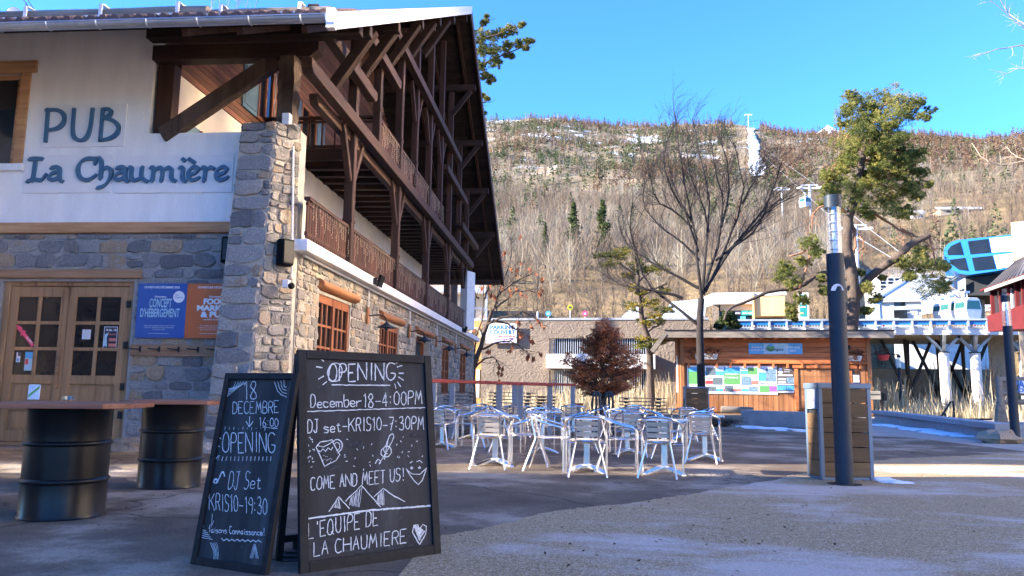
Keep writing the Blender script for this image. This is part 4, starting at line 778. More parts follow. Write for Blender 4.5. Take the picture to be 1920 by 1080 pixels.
for a, b, c, d in ((620, 98, 642, 114), (606, 138, 634, 144), (616, 194, 640, 180), (636, 220, 654, 204), (966, 124, 976, 114), (970, 140, 994, 132), (978, 168, 1000, 168), (976, 184, 1000, 200), (972, 206, 986, 228), (960, 214, 964, 236)): C_.line([(a, b), (c, d)], .007)
C_.text('December', 582, 322, 810, 318, 58, .006, small='Db'); C_.text('18-4:00PM', 820, 322, 1082, 306, 62, .006); C_.line([(566, 340), (800, 332), (1098, 322)], .006)
C_.text('DJ set-KRIS10-7:30PM', 568, 436, 1090, 420, 60, .006, small='DJKRIS107:30PM-')
m = [(606, 500), (626, 476), (676, 468), (712, 534), (696, 560), (644, 586), (606, 500)]; C_.line(m, .006); C_.line([(610, 494), (640, 500), (680, 476)], .005); C_.line([(614, 514), (626, 522), (636, 508), (648, 520), (660, 504), (674, 512), (682, 500)], .006); C_.line([(680, 478), (700, 462), (724, 478), (724, 506), (702, 528)], .007, True); C_.line([(686, 488), (702, 476), (714, 488), (712, 506), (698, 516)], .005, True)
for k in range(14): x, y = 636+random.uniform(0, 44), 530+random.uniform(0, 36); C_.line([(x, y), (x+2, y+2)], .004)
C_.line([(872, 574), (884, 552), (900, 566), (886, 578), (900, 560), (924, 520), (950, 470), (958, 446), (942, 438), (928, 470), (916, 500), (896, 516), (900, 540), (930, 546), (948, 522), (936, 494), (908, 500), (912, 524), (926, 530)], .006, True); C_.line([(930, 470), (914, 556)], .006)
for k in range(40):
    x, y = random.choice([(random.uniform(570, 600), random.uniform(450, 600)), (random.uniform(730, 880), random.uniform(450, 600)), (random.uniform(960, 1090), random.uniform(450, 560))]); a = random.uniform(0, 3); C_.line([(x, y), (x+9*math.cos(a), y+9*math.sin(a))], .0045)
C_.text('COME AND MEET US!', 582, 694, 1002, 652, 58, .006); C_.line([(1010, 596), (1040, 622), (1074, 622), (1104, 592), (1084, 650), (1066, 670), (1046, 650), (1010, 596)], .006)
for x, y in ((1036, 594), (1072, 592)): C_.line([(x-6, y), (x, y+5), (x+6, y), (x, y-4), (x-5, y)], .006)
C_.line([(1028, 572), (1040, 564)], .005); C_.line([(1058, 566), (1072, 560), (1084, 572)], .005)
for A in (((664, 790), (708, 724), (756, 776)), ((738, 744), (810, 672), (896, 768)), ((866, 724), (908, 686), (960, 722), (1006, 746))): C_.line(A, .006)
for (x0, y0, x1, y1, x2, y2) in ((664, 790, 708, 726, 716, 780), (738, 744, 810, 674, 800, 774), (866, 724, 908, 688, 912, 766)):
    for k in range(9): f = k/9; C_.line([(x1+(x0-x1)*(1-f)*.0+(x2-x1)*0+random.uniform(-4, 4)-(x1-x0)*f*.7, y1+6+(y0-y1)*f*.75), (x2-(x2-x0)*f*.8, y2-4-(y2-y1)*.1*f)], .0035)
C_.line([(566, 822), (700, 804), (850, 784), (1122, 764)], .010); C_.text("L'EQUIPE DE", 572, 912, 886, 850, 70, .006); C_.text('LA CHAUMIERE', 596, 990, 1012, 930, 62, .006)
C_.line([(1072, 938), (1040, 884), (1046, 852), (1064, 850), (1072, 870), (1086, 848), (1102, 856), (1100, 890), (1072, 938)], .007)
for k in range(13): f = k/13; C_.line([(1046+f*26, 860+f*66), (1052+f*46, 850+f*22+abs(f-.3)*10)], .0055)
C_.build(t)
C2 = Chalk(o, e, up, fn, Z4); C2.lift = .0001; C2.line([(576, 948), (700, 960), (800, 972), (950, 950), (1120, 930)], .012); C2.line([(750, 990), (780, 988)], .03); C2.line([(930, 956), (960, 952)], .03); 
for k in range(16): x, y = random.uniform(590, 1060), random.uniform(130, 940); C2.line([(x, y), (x+random.uniform(20, 70), y+random.uniform(-8, 8))], random.uniform(.012, .03))
C2.mb.build('chalk_stain', 'chalk_smudge', t)
t, o, e, up, fn, P, W, L, n, s_ = chalkboard((355.4, 1059), (497, 1081), (422, 699), 'small tilted black chalkboard reading 18 DECEMBRE in bluish shade', .04)
m_ = MB(); m_.bar(P(W*.5, .5, -.035), P(W*.35, .0, -.035)+n*.10-V(0, 0, .005), .04, .02, n); m_.build('prop', 'black_paint', t)
C_ = Chalk(o, e, up, fn, Z4); C_.text('18', 284, 288, 340, 282, 82, .006)
for k in range(5): C_.line([(206+k*0, 236+k*9), (236+k*6, 236-k*2), (244+k*13, 206)], .004, True)
for k in range(4): C_.line([(420+k*14, 206-k*3), (436+k*9, 256-k*8), (474, 276-k*16)], .004, True)
C_.text('DECEMBRE', 232, 350, 438, 346, 54, .005); C_.line([(308, 362), (306, 408)], .006); C_.line([(292, 384), (306, 408), (324, 384)], .006); C_.text('16:00', 352, 404, 436, 410, 40, .0045); C_.line([(366, 410), (434, 416)], .004)
C_.text('OPENING', 184, 522, 422, 526, 90, .006)
for k in range(13): C_.line([(176+k*20, 424+random.uniform(-12, 2)), (178+k*20, 418+random.uniform(-12, 2))], .004)
for k in range(14): x = 168+k*18; C_.line([(x-(4 if k < 3 else 0), 562-2*(k < 1)), (x+2, 542)], .005)
for a, b, c, d in ((164, 494, 174, 498), (172, 458, 180, 462), (156, 552, 172, 536)): C_.line([(a, b), (c, d)], .005)
C_.line([(150, 662), (144, 652), (158, 642), (166, 656), (152, 664), (166, 652), (186, 602), (196, 632)], .010, True); C_.text('DJ Set', 210, 690, 356, 688, 80, .005, .12, small='DJS'); C_.text('KRIS10-19:30', 126, 782, 386, 806, 76, .005); C_.text('faisons Connaissance!', 122, 884, 374, 898, 34, .0042, small='fCt!')
C_.line([(180+k*12, 914+(8 if k % 2 else -4)+k*.5) for k in range(16)], .005, True)
for k in range(5): C_.line([(92, 870+k*9), (112+k*7, 876+k*10)], .0035); C_.line([(130+k*7, 930), (148+k*5, 970), (146+k*5, 1004)], .003, True)
for k in range(3): C_.line([(310+k*6, 1000), (326+k*4, 936), (338+k*5, 1002)], .003)
C_.line([(68, 1002), (180, 1020), (350, 1040)], .004); C3 = Chalk(o, e, up, fn, Z4); C3.lift = .0001
for k in range(12): x, y = random.uniform(130, 360), random.uniform(560, 1010); C3.line([(x, y), (x+random.uniform(-6, 6), y+random.uniform(20, 60))], random.uniform(.008, .02))
C3.mb.build('chalk_stain', 'chalk_smudge', t); C_.line([(108, 740), (100, 860)], .003); C_.line([(140, 800), (134, 862), (146, 830)], .004); C_.build(t)
# ------------------------------------------------------------------ parasol foot behind the boards, stones by the wall
c = G(556, 1044); t = thing('parasol_base', 'round black stepped metal base behind the big chalkboard', 'parasol base', c); MB().lathe([(0, .0), (.17, 0), (.17, .012), (.13, .018), (.13, .03), (.09, .036), (.09, .048), (.03, .052), (.03, .10), (0, .10)], c, 32).build('plate', 'iron', t, smooth=True)
for k, (px, py, r_) in enumerate([(236, 846, .26), (268, 838, .16), (210, 842, .14), (300, 842, .18), (385, 850, .22), (190, 838, .10)]):
    c = G(px, py); m_ = MB(); m_.ti = random.random(); m_.blob(c+V(0, .1, r_*.25), r_, k+3, (1.5, .8, .62), 10, 6, .22); tag(m_.build('rock', 'front_stone'), ['large pinkish boulder at the wall foot beside the door', 'grey stone slab behind the large boulder', 'small grey stone left of the large boulder by the door', 'rough stone at the wall foot behind the farther oil drum', 'rough stone at the wall foot behind the small chalkboard', 'smallest stone close to the door threshold'][k], 'rock')
# ------------------------------------------------------------------ terrace chairs and tables
def make_chair():
    t = thing('terrace_chair', '', 'chair', (0, 0, 0), 0, 'aluminium terrace chairs'); r = .0145
    for s in (-1, 1):
        MB().tube([(s*.27, .22, .0), (s*.27, .22, .52)], r, 8).build('leg', 'aluminium', t, smooth=True, local=True)
        MB().tube([(s*.245, -.34, 0), (s*.15, -.19, .43), (s*.15, -.21, .52), (s*.15, -.265, .735)], r, 8).build('leg', 'aluminium', t, smooth=True, local=True)
    h = [(.27, .22, .52), (.272, .215, .565), (.277, .17, .602), (.286, .05, .630), (.282, -.08, .668), (.25, -.20, .712), (.17, -.28, .750), (.06, -.315, .768)]
    p = h+[(-x, y, z) for x, y, z in h[::-1]]; MB().tube([V(*q) for q in p], r, 8).build('arm_rail', 'aluminium', t, smooth=True, local=True)
    q = [(.205*math.cos(a)*(1 if abs(math.cos(a)) < .8 else 1.03), .03+.22*math.sin(a), .445) for a in np.linspace(0, 2*math.pi, 25)]; m_ = MB().tube(q, .011, 6, cap=False)
    m_.tube([(-.27, .22, .40), (.27, .22, .40)], .009, 6); m_.build('seat_frame', 'aluminium', t, smooth=True, local=True)
    m_ = MB()
    for k in range(5):
        y = -.15+k*.085; w_ = .2*math.sqrt(max(.1, 1-((y-.02)/.30)**2)); m_.ti = random.random(); m_.box(-w_, w_, y-.036, y+.036, .446, .460)
    m_.build('seat', 'teak', t, local=True); m_ = MB()
    for z in (.535, .605, .675): yy = -.21-.055*(z-.52)/.215; m_.ti = random.random(); m_.obox((0, yy+.004, z), (.145, 0, 0), (0, .007, 0), (0, -.006, .027))
    m_.build('backrest', 'teak', t, local=True); return t
def make_table():
    t = thing('bistro_table', '', 'table', (0, 0, 0), 0, 'square terrace tables')
    m_ = MB(); m_.box(-.33, .33, -.33, .33, .705, .725); m_.build('tabletop', 'aluminium', t, bevel=.008, local=True); MB().box(-.04, .04, -.028, .028, .05, .705).build('column', 'aluminium', t, bevel=.006, local=True)
    m_ = MB()
    for k in range(4):
        a = math.pi/4+k*math.pi/2; d = V(math.cos(a), math.sin(a), 0); n_ = V(-d.y, d.x, 0); s = [(0, .10, .055), (.14, .075, .05), (.27, .04, .045), (.36, .012, .04), (.37, .0, .04)]
        vs = []
        for u, z, w_ in s: vs += [d*u+n_*w_+V(0, 0, z), d*u-n_*w_+V(0, 0, z)]
        for u, z, w_ in s: vs += [d*u+n_*w_+V(0, 0, max(0, z-.03)), d*u-n_*w_+V(0, 0, max(0, z-.03))]
        m_.add(vs, [(2*i, 2*i+1, 2*i+3, 2*i+2) for i in range(4)]+[(10+2*i, 12+2*i, 13+2*i, 11+2*i) for i in range(4)]+[(2*i, 2*i+2, 12+2*i, 10+2*i) for i in range(4)]+[(2*i+1, 11+2*i, 13+2*i, 3+2*i) for i in range(4)])
    m_.build('foot', 'aluminium', t, local=True); return t
CH0 = make_chair(); TB0 = make_table(); used = [0, 0]
def put(o0, i, p, rz, label):
    if not used[i]: used[i] = 1; o = o0; o.location = (p.x, p.y, .004); o.rotation_euler = (0, 0, rz); o['label'] = label; return o
    return dup(o0, (p.x, p.y, .004), rz, label)
SIDE = {'n': 'near', 'f': 'far', 'l': 'left', 'r': 'right'}
TABLES = [(928, 872, 'front table nearest the big chalkboard', 'nflr'[0]+'r', 2), (1100, 884, 'front table in the middle of the terrace', 'nl', -4), (1246, 888, 'front table farthest right', 'nl', -8), (1322, 862, 'second table at the right edge of the terrace', 'nlf', -10),
          (1176, 851, 'second row table left of the bin by the kiosk', 'nf', 5), (1016, 848, 'second row table behind the front left chair', 'lrf', 8), (828, 838, 'leftmost table half hidden by the big chalkboard', 'nrf', 4), (884, 822, 'third row table under the red handrail', 'nrf', -6),
          (968, 818, 'back row table before the slatted stack', 'nlr', 10), (1075, 814, 'back row table before the red leaved tree', 'nlr', 0), (1186, 820, 'back row table before the wide slatted stack', 'nlf', -5), (1276, 824, 'back row table before the kiosk planter', 'nrl', 6), (1395, 818, '', '', 0)]
rr = random.Random(4)
for (px, py, ds, sides, rot) in TABLES:
    if not ds: continue
    c = G(px, py); rz = math.radians(rot); put(TB0, 1, c, rz, 'square aluminium pedestal table, the '+ds)
    for s in sides:
        a = {'n': -math.pi/2, 'f': math.pi/2, 'l': math.pi, 'r': 0}[s]+rz; D = .50+rr.uniform(-.04, .14) if s != 'n' else .42+rr.uniform(0, .1)
        p = c+V(math.cos(a)*D, math.sin(a)*D, 0)+V(rr.uniform(-.05, .05), 0, 0); put(CH0, 0, p, a+math.pi/2+rr.uniform(-.16, .16), 'aluminium armchair, %s side of the %s' % (SIDE[s], ds))
for px, py, rz, lb in [(540, 866, 1.5, 'aluminium armchair seen between the two chalkboards')]:
    put(CH0, 0, G(px, py), rz, lb)
# red topped railings
def rail(p, q, z, posts, label):
    t = thing('handrail', label, 'railing', ((p.x+q.x)/2, (p.y+q.y)/2, 0)); MB().bar(p+V(0, 0, z-.035), q+V(0, 0, z-.035), .13, .07).build('rail', 'red_rail', t, bevel=.01)
    for f in posts: c = p.lerp(q, f); MB().box(c.x-.065, c.x+.065, c.y-.04, c.y+.04, 0, z-.07).build('post', 'grey_paint', t, bevel=.008)
def onz(px, py, z): return onp(px, py, (0, 0, z), (0, 0, 1))
def at_d(px, Y): p = aY(px, 735, Y); return V(p.x, p.y, 0)
rail(at_d(800, 14.6), at_d(1034, 19.0), 1.30, (.04, .52, .70, .985), 'nearer red topped handrail on grey posts behind the chairs')
rail(at_d(830, 17.6), at_d(1077, 21.6), 1.33, (.06, .5, .985), 'farther red topped handrail ending beside the red leaved tree')
rail(at_d(1076, 22.6), at_d(1091, 22.8), .78, (.6,), 'short low red topped rail stub beside the farther handrail')
# piles of slatted table tops, each top an object
def slat_top(c, L, W, rz, label, grp):
    mb = MB(); u = V(math.cos(rz), math.sin(rz), 0); n_ = V(-u.y, u.x, 0)
    for k in range(9): mb.ti = random.random(); mb.obox(c+n_*(-W/2+W*(k+.5)/9)+V(0, 0, .052), u*L/2, n_*W/9*.40, (0, 0, .011))
    for s in (-1, 1): mb.ti = .2; mb.obox(c+u*s*L*.36+V(0, 0, .02), u*.03, n_*W/2, (0, 0, .019))
    return tag(mb.build('slatted_tabletop', 'grey_slats'), label, 'table top', grp)
for (px, Y, L, n_, rz, where) in [(1205, 22.0, 1.25, 10, .03, 'in the wide grey pile right of the red leaved tree'), (960, 22.5, 1.3, 11, -.05, 'in the pile seen under the red handrails'), (1024, 24.5, .45, 10, .4, 'in the narrow pile left of the handrail end'), (862, 20.0, .8, 11, .2, 'in the pile close to the chalet wall')]:
    c = at_d(px, Y)
    for k in range(n_): slat_top(c+V(random.uniform(-.02, .02), random.uniform(-.02, .02), .02+k*.098), L*random.uniform(.97, 1.02), .62, rz+random.uniform(-.02, .02), 'grey slatted table top '+where, 'slatted tops '+where)
for px, Y, lb in ((1118, 20.5, 'blue grey bent iron leg frame standing under the red leaved tree, left'), (1142, 20.9, 'blue grey bent iron leg frame under the red leaved tree, right')):
    c = at_d(px, Y); t = thing('iron_frame', lb, 'furniture frame', c)
    for k in (-1, 0, 1): MB().tube([c+V(.05*k, 0, 1.08), c+V(.09*k, -.02, .95), c+V(.12*k, 0, .55), c+V(.17*k, 0, .36), c+V(.42*k, -.05*abs(k), .30-.3*(k == 0)), c+V(.46*k, -.06, .02-.02*(k == 0))], .032, 8).build('leg', 'blue_grey_metal', t, smooth=True)
    MB().tube([c+V(-.12, 0, 1.0), c+V(-.05, 0, 1.09), c+V(.05, 0, 1.09), c+V(.12, 0, 1.0)], .035, 8).build('crown_bar', 'blue_grey_metal', t, smooth=True)
# ------------------------------------------------------------------ litter bins, lamp posts
def litter_bin(N_, rz, label, W=.70, D=.40, Hh=1.24):
    t = thing('litter_bin', label, 'bin', N_, rz); L = lambda *a: MB().box(*a)
    for (x0, x1, y0, y1) in ((0, .05, 0, .05), (W-.05, W, 0, .05), (0, .05, D-.05, D), (W-.05, W, D-.05, D)): L(x0, x1, y0, y1, .02, Hh-.07).build('corner_post', 'bin_frame', t, bevel=.005, local=True)
    m_ = MB(); m_.box(-.01, W+.01, -.01, D+.01, Hh-.07, Hh); m_.box(.02, W-.02, .02, D-.02, .0, .05); m_.build('frame', 'bin_frame', t, bevel=.008, local=True)
    m_ = MB(); n_ = 6; h = (Hh-.07-.05)/n_
    for k in range(n_): m_.ti = random.random(); m_.box(.05, W-.05, .004, .03, .05+k*h+.006, .05+(k+1)*h-.006); m_.ti = random.random(); m_.box(W-.03, W-.004, .05, D-.05, .05+k*h+.006, .05+(k+1)*h-.006); m_.box(.05, W-.05, D-.03, D-.004, .05+k*h+.006, .05+(k+1)*h-.006)
    m_.build('panel', 'bin_wood', t, local=True); m_ = MB()
    for k in range(4): m_.ti = random.random(); m_.box(.004, .03, .05, D-.05, .05+k*.2+.004, .05+(k+1)*.2-.004)
    m_.build('flap_door', 'bin_wood', t, local=True); L(.035, .3, .05, D-.05, .2, Hh-.08).build('inner_liner', 'dark_void', t, local=True); MB().box(.002, .03, .05, D-.05, .90, Hh-.07).build('lid_panel', 'bin_frame', t, local=True); return t
N_ = G(1541, 902); lb_ = litter_bin(N_, math.radians(9), 'wood and blue metal litter bin standing behind the near lamp post')
t = thing('notice', 'white paper notice with two round red signs on the near litter bin', 'notice', (0, 0, 0)); M_ = Matrix.Translation(N_)@Matrix.Rotation(math.radians(9), 4, 'Z'); u_ = M_.to_3x3()@V(0, -1, 0); o_ = M_@V(-.004, .2, 1.03); n_ = M_.to_3x3()@V(-1, 0, 0); t.location = o_-V(0, 0, .1)
MB().obox(o_, u_*.10, n_*.001, (0, 0, .12)).build('sheet', 'paper', t)
for s in (-1, 1): MB().tube([o_+u_*(s*.045+.026*math.cos(a))+V(0, 0, .03*math.sin(a))+n_*.002 for a in np.linspace(0, 2*math.pi, 17)], .004, 4).build('symbol', 'red_print', t)
fit('TRI SÉLECTIF', o_+V(0, 0, .075)+n_*.002, u_, (0, 0, 1), .13, .016, 'ink', 'lettering', t); fit('MERCI', o_+V(0, 0, -.08)+n_*.002, u_, (0, 0, 1), .07, .018, 'ink', 'lettering', t)
c = at_d(1332, 33.5); b2_ = litter_bin(c+V(-1.08, 0, 0), math.radians(1), 'wood and metal litter bin in front of the kiosk posters', 1.02, .5, 1.42)
def lamp_post(c, label, Hh=3.62):
    t = thing('lamp_post', label, 'street lamp', c); r = .105
    MB().tube([(0, 0, .0), (0, 0, .012)], .2, 24).build('base_plate', 'iron', t, local=True); MB().tube([(0, 0, .012), (0, 0, Hh-.76)], r, 28).build('post', 'blue_grey_metal', t, smooth=True, local=True)
    MB().tube([(0, 0, Hh-.16), (0, 0, Hh-.005), (0, 0, Hh)], [r, r, r-.006], 28).build('cap', 'blue_grey_metal', t, smooth=True, local=True); ln = MB().tube([(0, 0, Hh-.758), (0, 0, Hh-.162)], r-.004, 28, cap=False).build('lens', 'lamp_lens', t, smooth=True, local=True)
    m_ = MB().tube([(0, 0, Hh-.75), (0, 0, Hh-.18)], .022, 10)
    for k in range(5): m_.tube([(0, 0, Hh-.70+k*.115), (0, 0, Hh-.694+k*.115)], .06, 16)
    m_.build('lamp_core', 'white_metal', t, local=True); return t
clear('lamp_lens', (.86, .88, .92), .22, .08)
lp = lamp_post(G(1584, 909), 'tall slate blue lamp post with a clear lens in front of the near bin')
o_ = lp.location+V(-.02, -.112, 2.42); t = thing('sticker', 'white half moon sticker on the near lamp post', 'sticker', o_); m_ = MB(); m_.prism([o_+V(x, .018*abs(x/.08)**2, z) for x, z in [(.075*math.cos(a), -.04+.085*math.sin(a)) for a in np.linspace(0, math.pi, 14)]], (0, .003, 0)); m_.build('label', 'paper', t)
lp2 = dup(lp, G(1905, 832), .2, 'lamp post of the same kind at the right edge beside the concrete bench'); lp3 = dup(lp, G(1691, 780), .5, 'distant lamp post rising from the dry grass right of the kiosk')
for l in (lp, lp2, lp3): l['group'] = 'slate blue lamp posts'
# ------------------------------------------------------------------ concrete bench, low wall, snow remains, stump
p, q = G(1634, 787), G(1869, 829); d = (q-p).normalized(); n_ = V(d.y, -d.x, 0); n_ = -n_ if n_.x < 0 else n_
t = thing('concrete_bench', 'long low concrete bench with an overhanging slab along the pale path', 'bench', (p+q)/2)
MB().obox((p+q)/2+n_*.33+V(0, 0, .15), (q-p)/2-d*.2, n_*.22, (0, 0, .15)).build('plinth', 'concrete', t); MB().obox((p+q)/2+n_*.30+V(0, 0, .38), (q-p)/2, n_*.32, (0, 0, .075)).build('slab', 'concrete', t, bevel=.015); MB().obox(q-d*.12+n_*.30+V(0, 0, .15), d*.12, n_*.32, (0, 0, .152)).build('end_block', 'concrete', t, bevel=.012)
p, q = G(1404, 798), G(1520, 803); d = (q-p).normalized(); n_ = V(-d.y, d.x, 0); tag(MB().obox((p+q)/2+n_*.25+V(0, 0, .27), (q-p)/2+d*.3, n_*.25, (0, 0, .27)).build('low_wall', 'concrete', None, bevel=.02), 'low bluish concrete wall block left of the near bin', 'wall')
def snowbank(pts, wd, seed):
    rr = random.Random(seed); mb = MB()
    for (px, py) in pts:
        c = G(px+rr.uniform(-6, 6), py+rr.uniform(-.8, .8)); mb.blob(c, wd*rr.uniform(.5, 1.3), rr.randrange(999), (1.5, 1.2, .16), 10, 4, .4)
    return mb
mb = snowbank([(1655+k*7.5, 797+k*1.05) for k in range(22)], .34, 1); mb2 = snowbank([(1400+k*9, 801+k*.6) for k in range(13)], .3, 2); mb3 = snowbank([(1640+k*7, 898+k*1.3) for k in range(7)], .16, 3)
for m_ in (mb2, mb3): o = len(mb.v); mb.v += m_.v; mb.f += [[i+o for i in f] for f in m_.f]; mb.m += m_.m; mb.t += m_.t
struct(mb.build('snow', 'snow'), 'stuff')
# fallen leaves and crumbs
mb = MB(); rr = random.Random(8)
for (px, py, sx_, sy_, n_) in [(1350, 893, 60, 5, 90), (1640, 905, 60, 4, 60), (1500, 890, 300, 25, 120), (1200, 930, 300, 30, 90), (1300, 1000, 500, 70, 120), (300, 960, 300, 60, 80), (1680, 848, 60, 5, 60)]:
    for k in range(n_):
        c = G(px+rr.gauss(0, sx_*.6), py+rr.gauss(0, sy_*.6)); a = rr.uniform(0, 6.3); s = rr.uniform(.008, .022); mb.ti = rr.random(); d = V(math.cos(a), math.sin(a), rr.uniform(-.3, .5)); n2 = V(-d.y, d.x, rr.uniform(-.3, .3)); mb.add([c+V(0, 0, .016)+q for q in (-d*s, n2*s*.5, d*s, -n2*s*.5)], [(0, 1, 2, 3)])
struct(mb.build('leaves', 'dead_leaf'), 'stuff')
# ------------------------------------------------------------------ wooden kiosk
KR = math.radians(-5); KO = G(1632, 781); KU = V(math.cos(KR), math.sin(KR), 0); KN = V(math.sin(KR), -math.cos(KR), 0); KI = -KN
def K(px, py, off=0): return onp(px, py, KO+KN*off, KN)
def kx(px): return (K(px, 735)-KO).dot(KU)
def kz(py, px=1450): return K(px, py).z
ks = thing('kiosk', 'brown wooden kiosk with a flat overhanging roof and picture panels on its front', 'kiosk', KO+KU*kx(1450)); X0, X1 = kx(1276), kx(1632); ZE = kz(634); DEP = 5.0
def kb(x0, x1, y0, y1, z0, z1, m_=None): # y: distance in front (+) of the wall plane
    m_ = m_ or MB(); return m_.obox(KO+KU*(x0+x1)/2+KN*(y0+y1)/2+V(0, 0, (z0+z1)/2), KU*(x1-x0)/2, KN*(y1-y0)/2, (0, 0, (z1-z0)/2))
m_ = MB(); z = kz(680)
while z < ZE+.3: m_.ti = random.random(); kb(X0+.2, X1-.15, -.05, .10, z+.012, z+.285, m_); z += .30
m_.build('upper_boarding', 'kiosk_board', ks); m_ = MB(); x = X0+.2; zt_ = kz(684)
while x < X1-.2: m_.ti = random.random(); kb(x+.008, x+.272, -.05, .0+random.uniform(0, .012), .12, zt_, m_); x += .28
m_.build('lower_boarding', 'kiosk_upright', ks); kb(X0+.1, X1-.1, -.3, -.06, 0, ZE+.4).build('wall', 'kiosk_upright', ks)
kb(X0+.1, X1-.05, .0, .2, kz(682), kz(679)).build('ledge', 'kiosk_board', ks)
for k in range(13): x = X0+.5+k*(X1-X0-1)/12; kb(x-.06, x+.06, .01, .2, kz(690), kz(682)-.005).build('corbel', 'kiosk_board', ks)
for x, w_ in ((X0, .24), (X1-.14, .24)): kb(x, x+w_, -.12, .14, 0, ZE+.25).build('corner_post', 'kiosk_upright', ks, bevel=.02)
kb(X0-.1, X0+.2, -.3, -DEP, 0, ZE+.2).build('side_wall', 'kiosk_upright', ks); kb(X1-.2, X1+.02, -.3, -DEP, 0, ZE+.2).build('side_wall', 'teal', ks); kb(X0, X1, -DEP-.2, -DEP, 0, ZE+.2).build('rear_wall', 'kiosk_upright', ks)
for k, (d0, d1, z0, z1, mt) in enumerate([(-1.9, -.5, 1.2, 3.4, 'paper'), (-3.6, -2.2, .5, 3.2, 'glass_dark')]): kb(X0-.14, X0-.11, d1, d0, z0, z1).build('side_panel', mt, ks)
RF = 1.0; a_ = onp(1247, 618, KO+KN*RF, KN); RX0 = (a_-KO).dot(KU); b_ = onp(1676, 625, KO+KN*RF, KN); RX1 = (b_-KO).dot(KU); RZ = (a_.z+b_.z)/2
kb(RX0, RX1, -DEP-.8, RF-.03, RZ-.14, RZ).build('roof', 'roof_felt', ks); kb(RX0, RX1, RF-.03, RF+.03, RZ-.36, RZ+.02).build('fascia', 'weathered_log', ks); kb(RX0-.02, RX1+.02, RF-.06, RF+.06, RZ+.02, RZ+.10).build('roof_edge', 'iron', ks)
kb(RX0+.05, RX1-.05, -.3, RF-.04, RZ-.21, RZ-.145).build('soffit', 'dark_cross', ks)
for k in range(13): x = X0+.3+k*(X1-X0-.4)/12; kb(x-.08, x+.08, -.2, RF-.08, RZ-.42, RZ-.215).build('rafter', 'kiosk_board', ks)
c0 = KO+KU*RX0+KN*RF; l_ = onp(1222, 655, KO+KN*RF, KN); m_ = MB(); dz = l_.z-RZ; lx = (l_-KO).dot(KU)-RX0
q = [KO+KU*RX0+KN*RF+V(0, 0, RZ), KO+KU*(RX0+lx)+KN*(RF)+V(0, 0, RZ+dz), KO+KU*(RX0+lx)-KN*(DEP+.8)+V(0, 0, RZ+dz), KO+KU*RX0-KN*(DEP+.8)+V(0, 0, RZ)]
m_.add(q+[p-V(0, 0, .16) for p in q], [(0, 1, 2, 3), (7, 6, 5, 4), (0, 4, 5, 1), (1, 5, 6, 2), (2, 6, 7, 3), (3, 7, 4, 0)]); m_.build('side_roof', 'roof_felt', ks)
MB().bar(q[0]+KN*.03-V(0, 0, .12), q[1]+KN*.03-V(0, 0, .12), .06, .26).build('fascia', 'weathered_log', ks)
# serving hatch
h0, h1, hz0, hz1 = kx(1490), kx(1604), .5, kz(690); m_ = MB(); kb(h0, h0+.2, .0, .1, .3, hz1, m_); kb(h1-.2, h1, 0, .1, .3, hz1, m_); kb(h0-.1, h1+.1, 0, .14, hz1, hz1+.2, m_); m_.build('hatch_frame', 'kiosk_board', ks); m_ = MB(); z = .4
while z < hz1-.1: m_.ti = random.random(); kb(h0+.2, h1-.2, .015, .05, z, z+.36, m_); z += .37
m_.build('hatch', 'kiosk_upright', ks); kb(kx(1598), kx(1603), .1, .12, kz(715), kz(690)).build('hatch_gap', 'dark_void', ks); kb(kx(1588), kx(1597), .10, .13, kz(655), kz(647)).build('vent', 'dark_void', ks)
# signs on the kiosk
def kt(s, px, py, w_, h_, mt, par, off=.15, bd=0): sc = (K(1500, py)-K(1400, py)).length/100; fit(s, K(px, py, off), KU, (0, 0, 1), w_*sc, h_*sc, mt, 'lettering', par, bd)
def kp(x0, y0, x1, y1, o0, o1, mt, nm, par): a, b = K(x0, y1, o1), K(x1, y0, o1); return kb((a-KO).dot(KU), (b-KO).dot(KU), o0, o1, a.z, b.z).build(nm, mt, par)
t = thing('shop_sign', 'light blue kiosk sign with a green globe logo above the picture panels', 'sign', K(1454, 664, .13)); kp(1404, 643.5, 1504, 663.5, .11, .135, 'sky_print', 'board', t); kp(1432, 644, 1478, 663, .135, .139, 'pale_cyan', 'fade', t)
sc = (K(1500, 650)-K(1400, 650)).length/100; c = K(1444.7, 652.5, .145); MB().prism([c+KU*7.6*sc*math.cos(a)+V(0, 0, 7.6*sc*math.sin(a)) for a in np.linspace(0, 2*math.pi, 29)[:-1]], KN*.006).build('globe', 'sky_print', t)
MB().prism([c+KN*.007+KU*7.2*sc*math.cos(a)+V(0, 0, 7.2*sc*math.sin(a)) for a in np.linspace(math.pi*.95, 2.05*math.pi, 18)]+[c+KN*.007+KU*x*sc+V(0, 0, z*sc) for x, z in ((3.6, 4.2), (0, 1.6), (-4, 4.2))], KN*.004).build('mountains', 'green_print', t)
kt('7Eaurigine', 1452, 657.5, 34, 5, 'ink', t, .165, .01); kt('E.S.E.M.I.E', 1419, 652.5, 19, 3.2, 'print_white', t, .15, .03); kt('NAUTIQUES.COM', 1420, 657.8, 27, 3.2, 'print_white', t, .15, .03); kt('RAFTING  KAYAK', 1486, 653, 28, 3.4, 'print_white', t, .15, .03); kt('AIRBOAT', 1486.5, 659.3, 13, 3.4, 'print_white', t, .15, .03)
t = thing('picture_panel', 'wide white panel of river sport pictures on the kiosk front', 'poster', K(1373, 737, .05)); kp(1289, 686.5, 1456.5, 737.5, .03, .05, 'print_white', 'board', t)
Q = lambda x, y: (1285+x/9.143, 680+y/9.143); PN = []
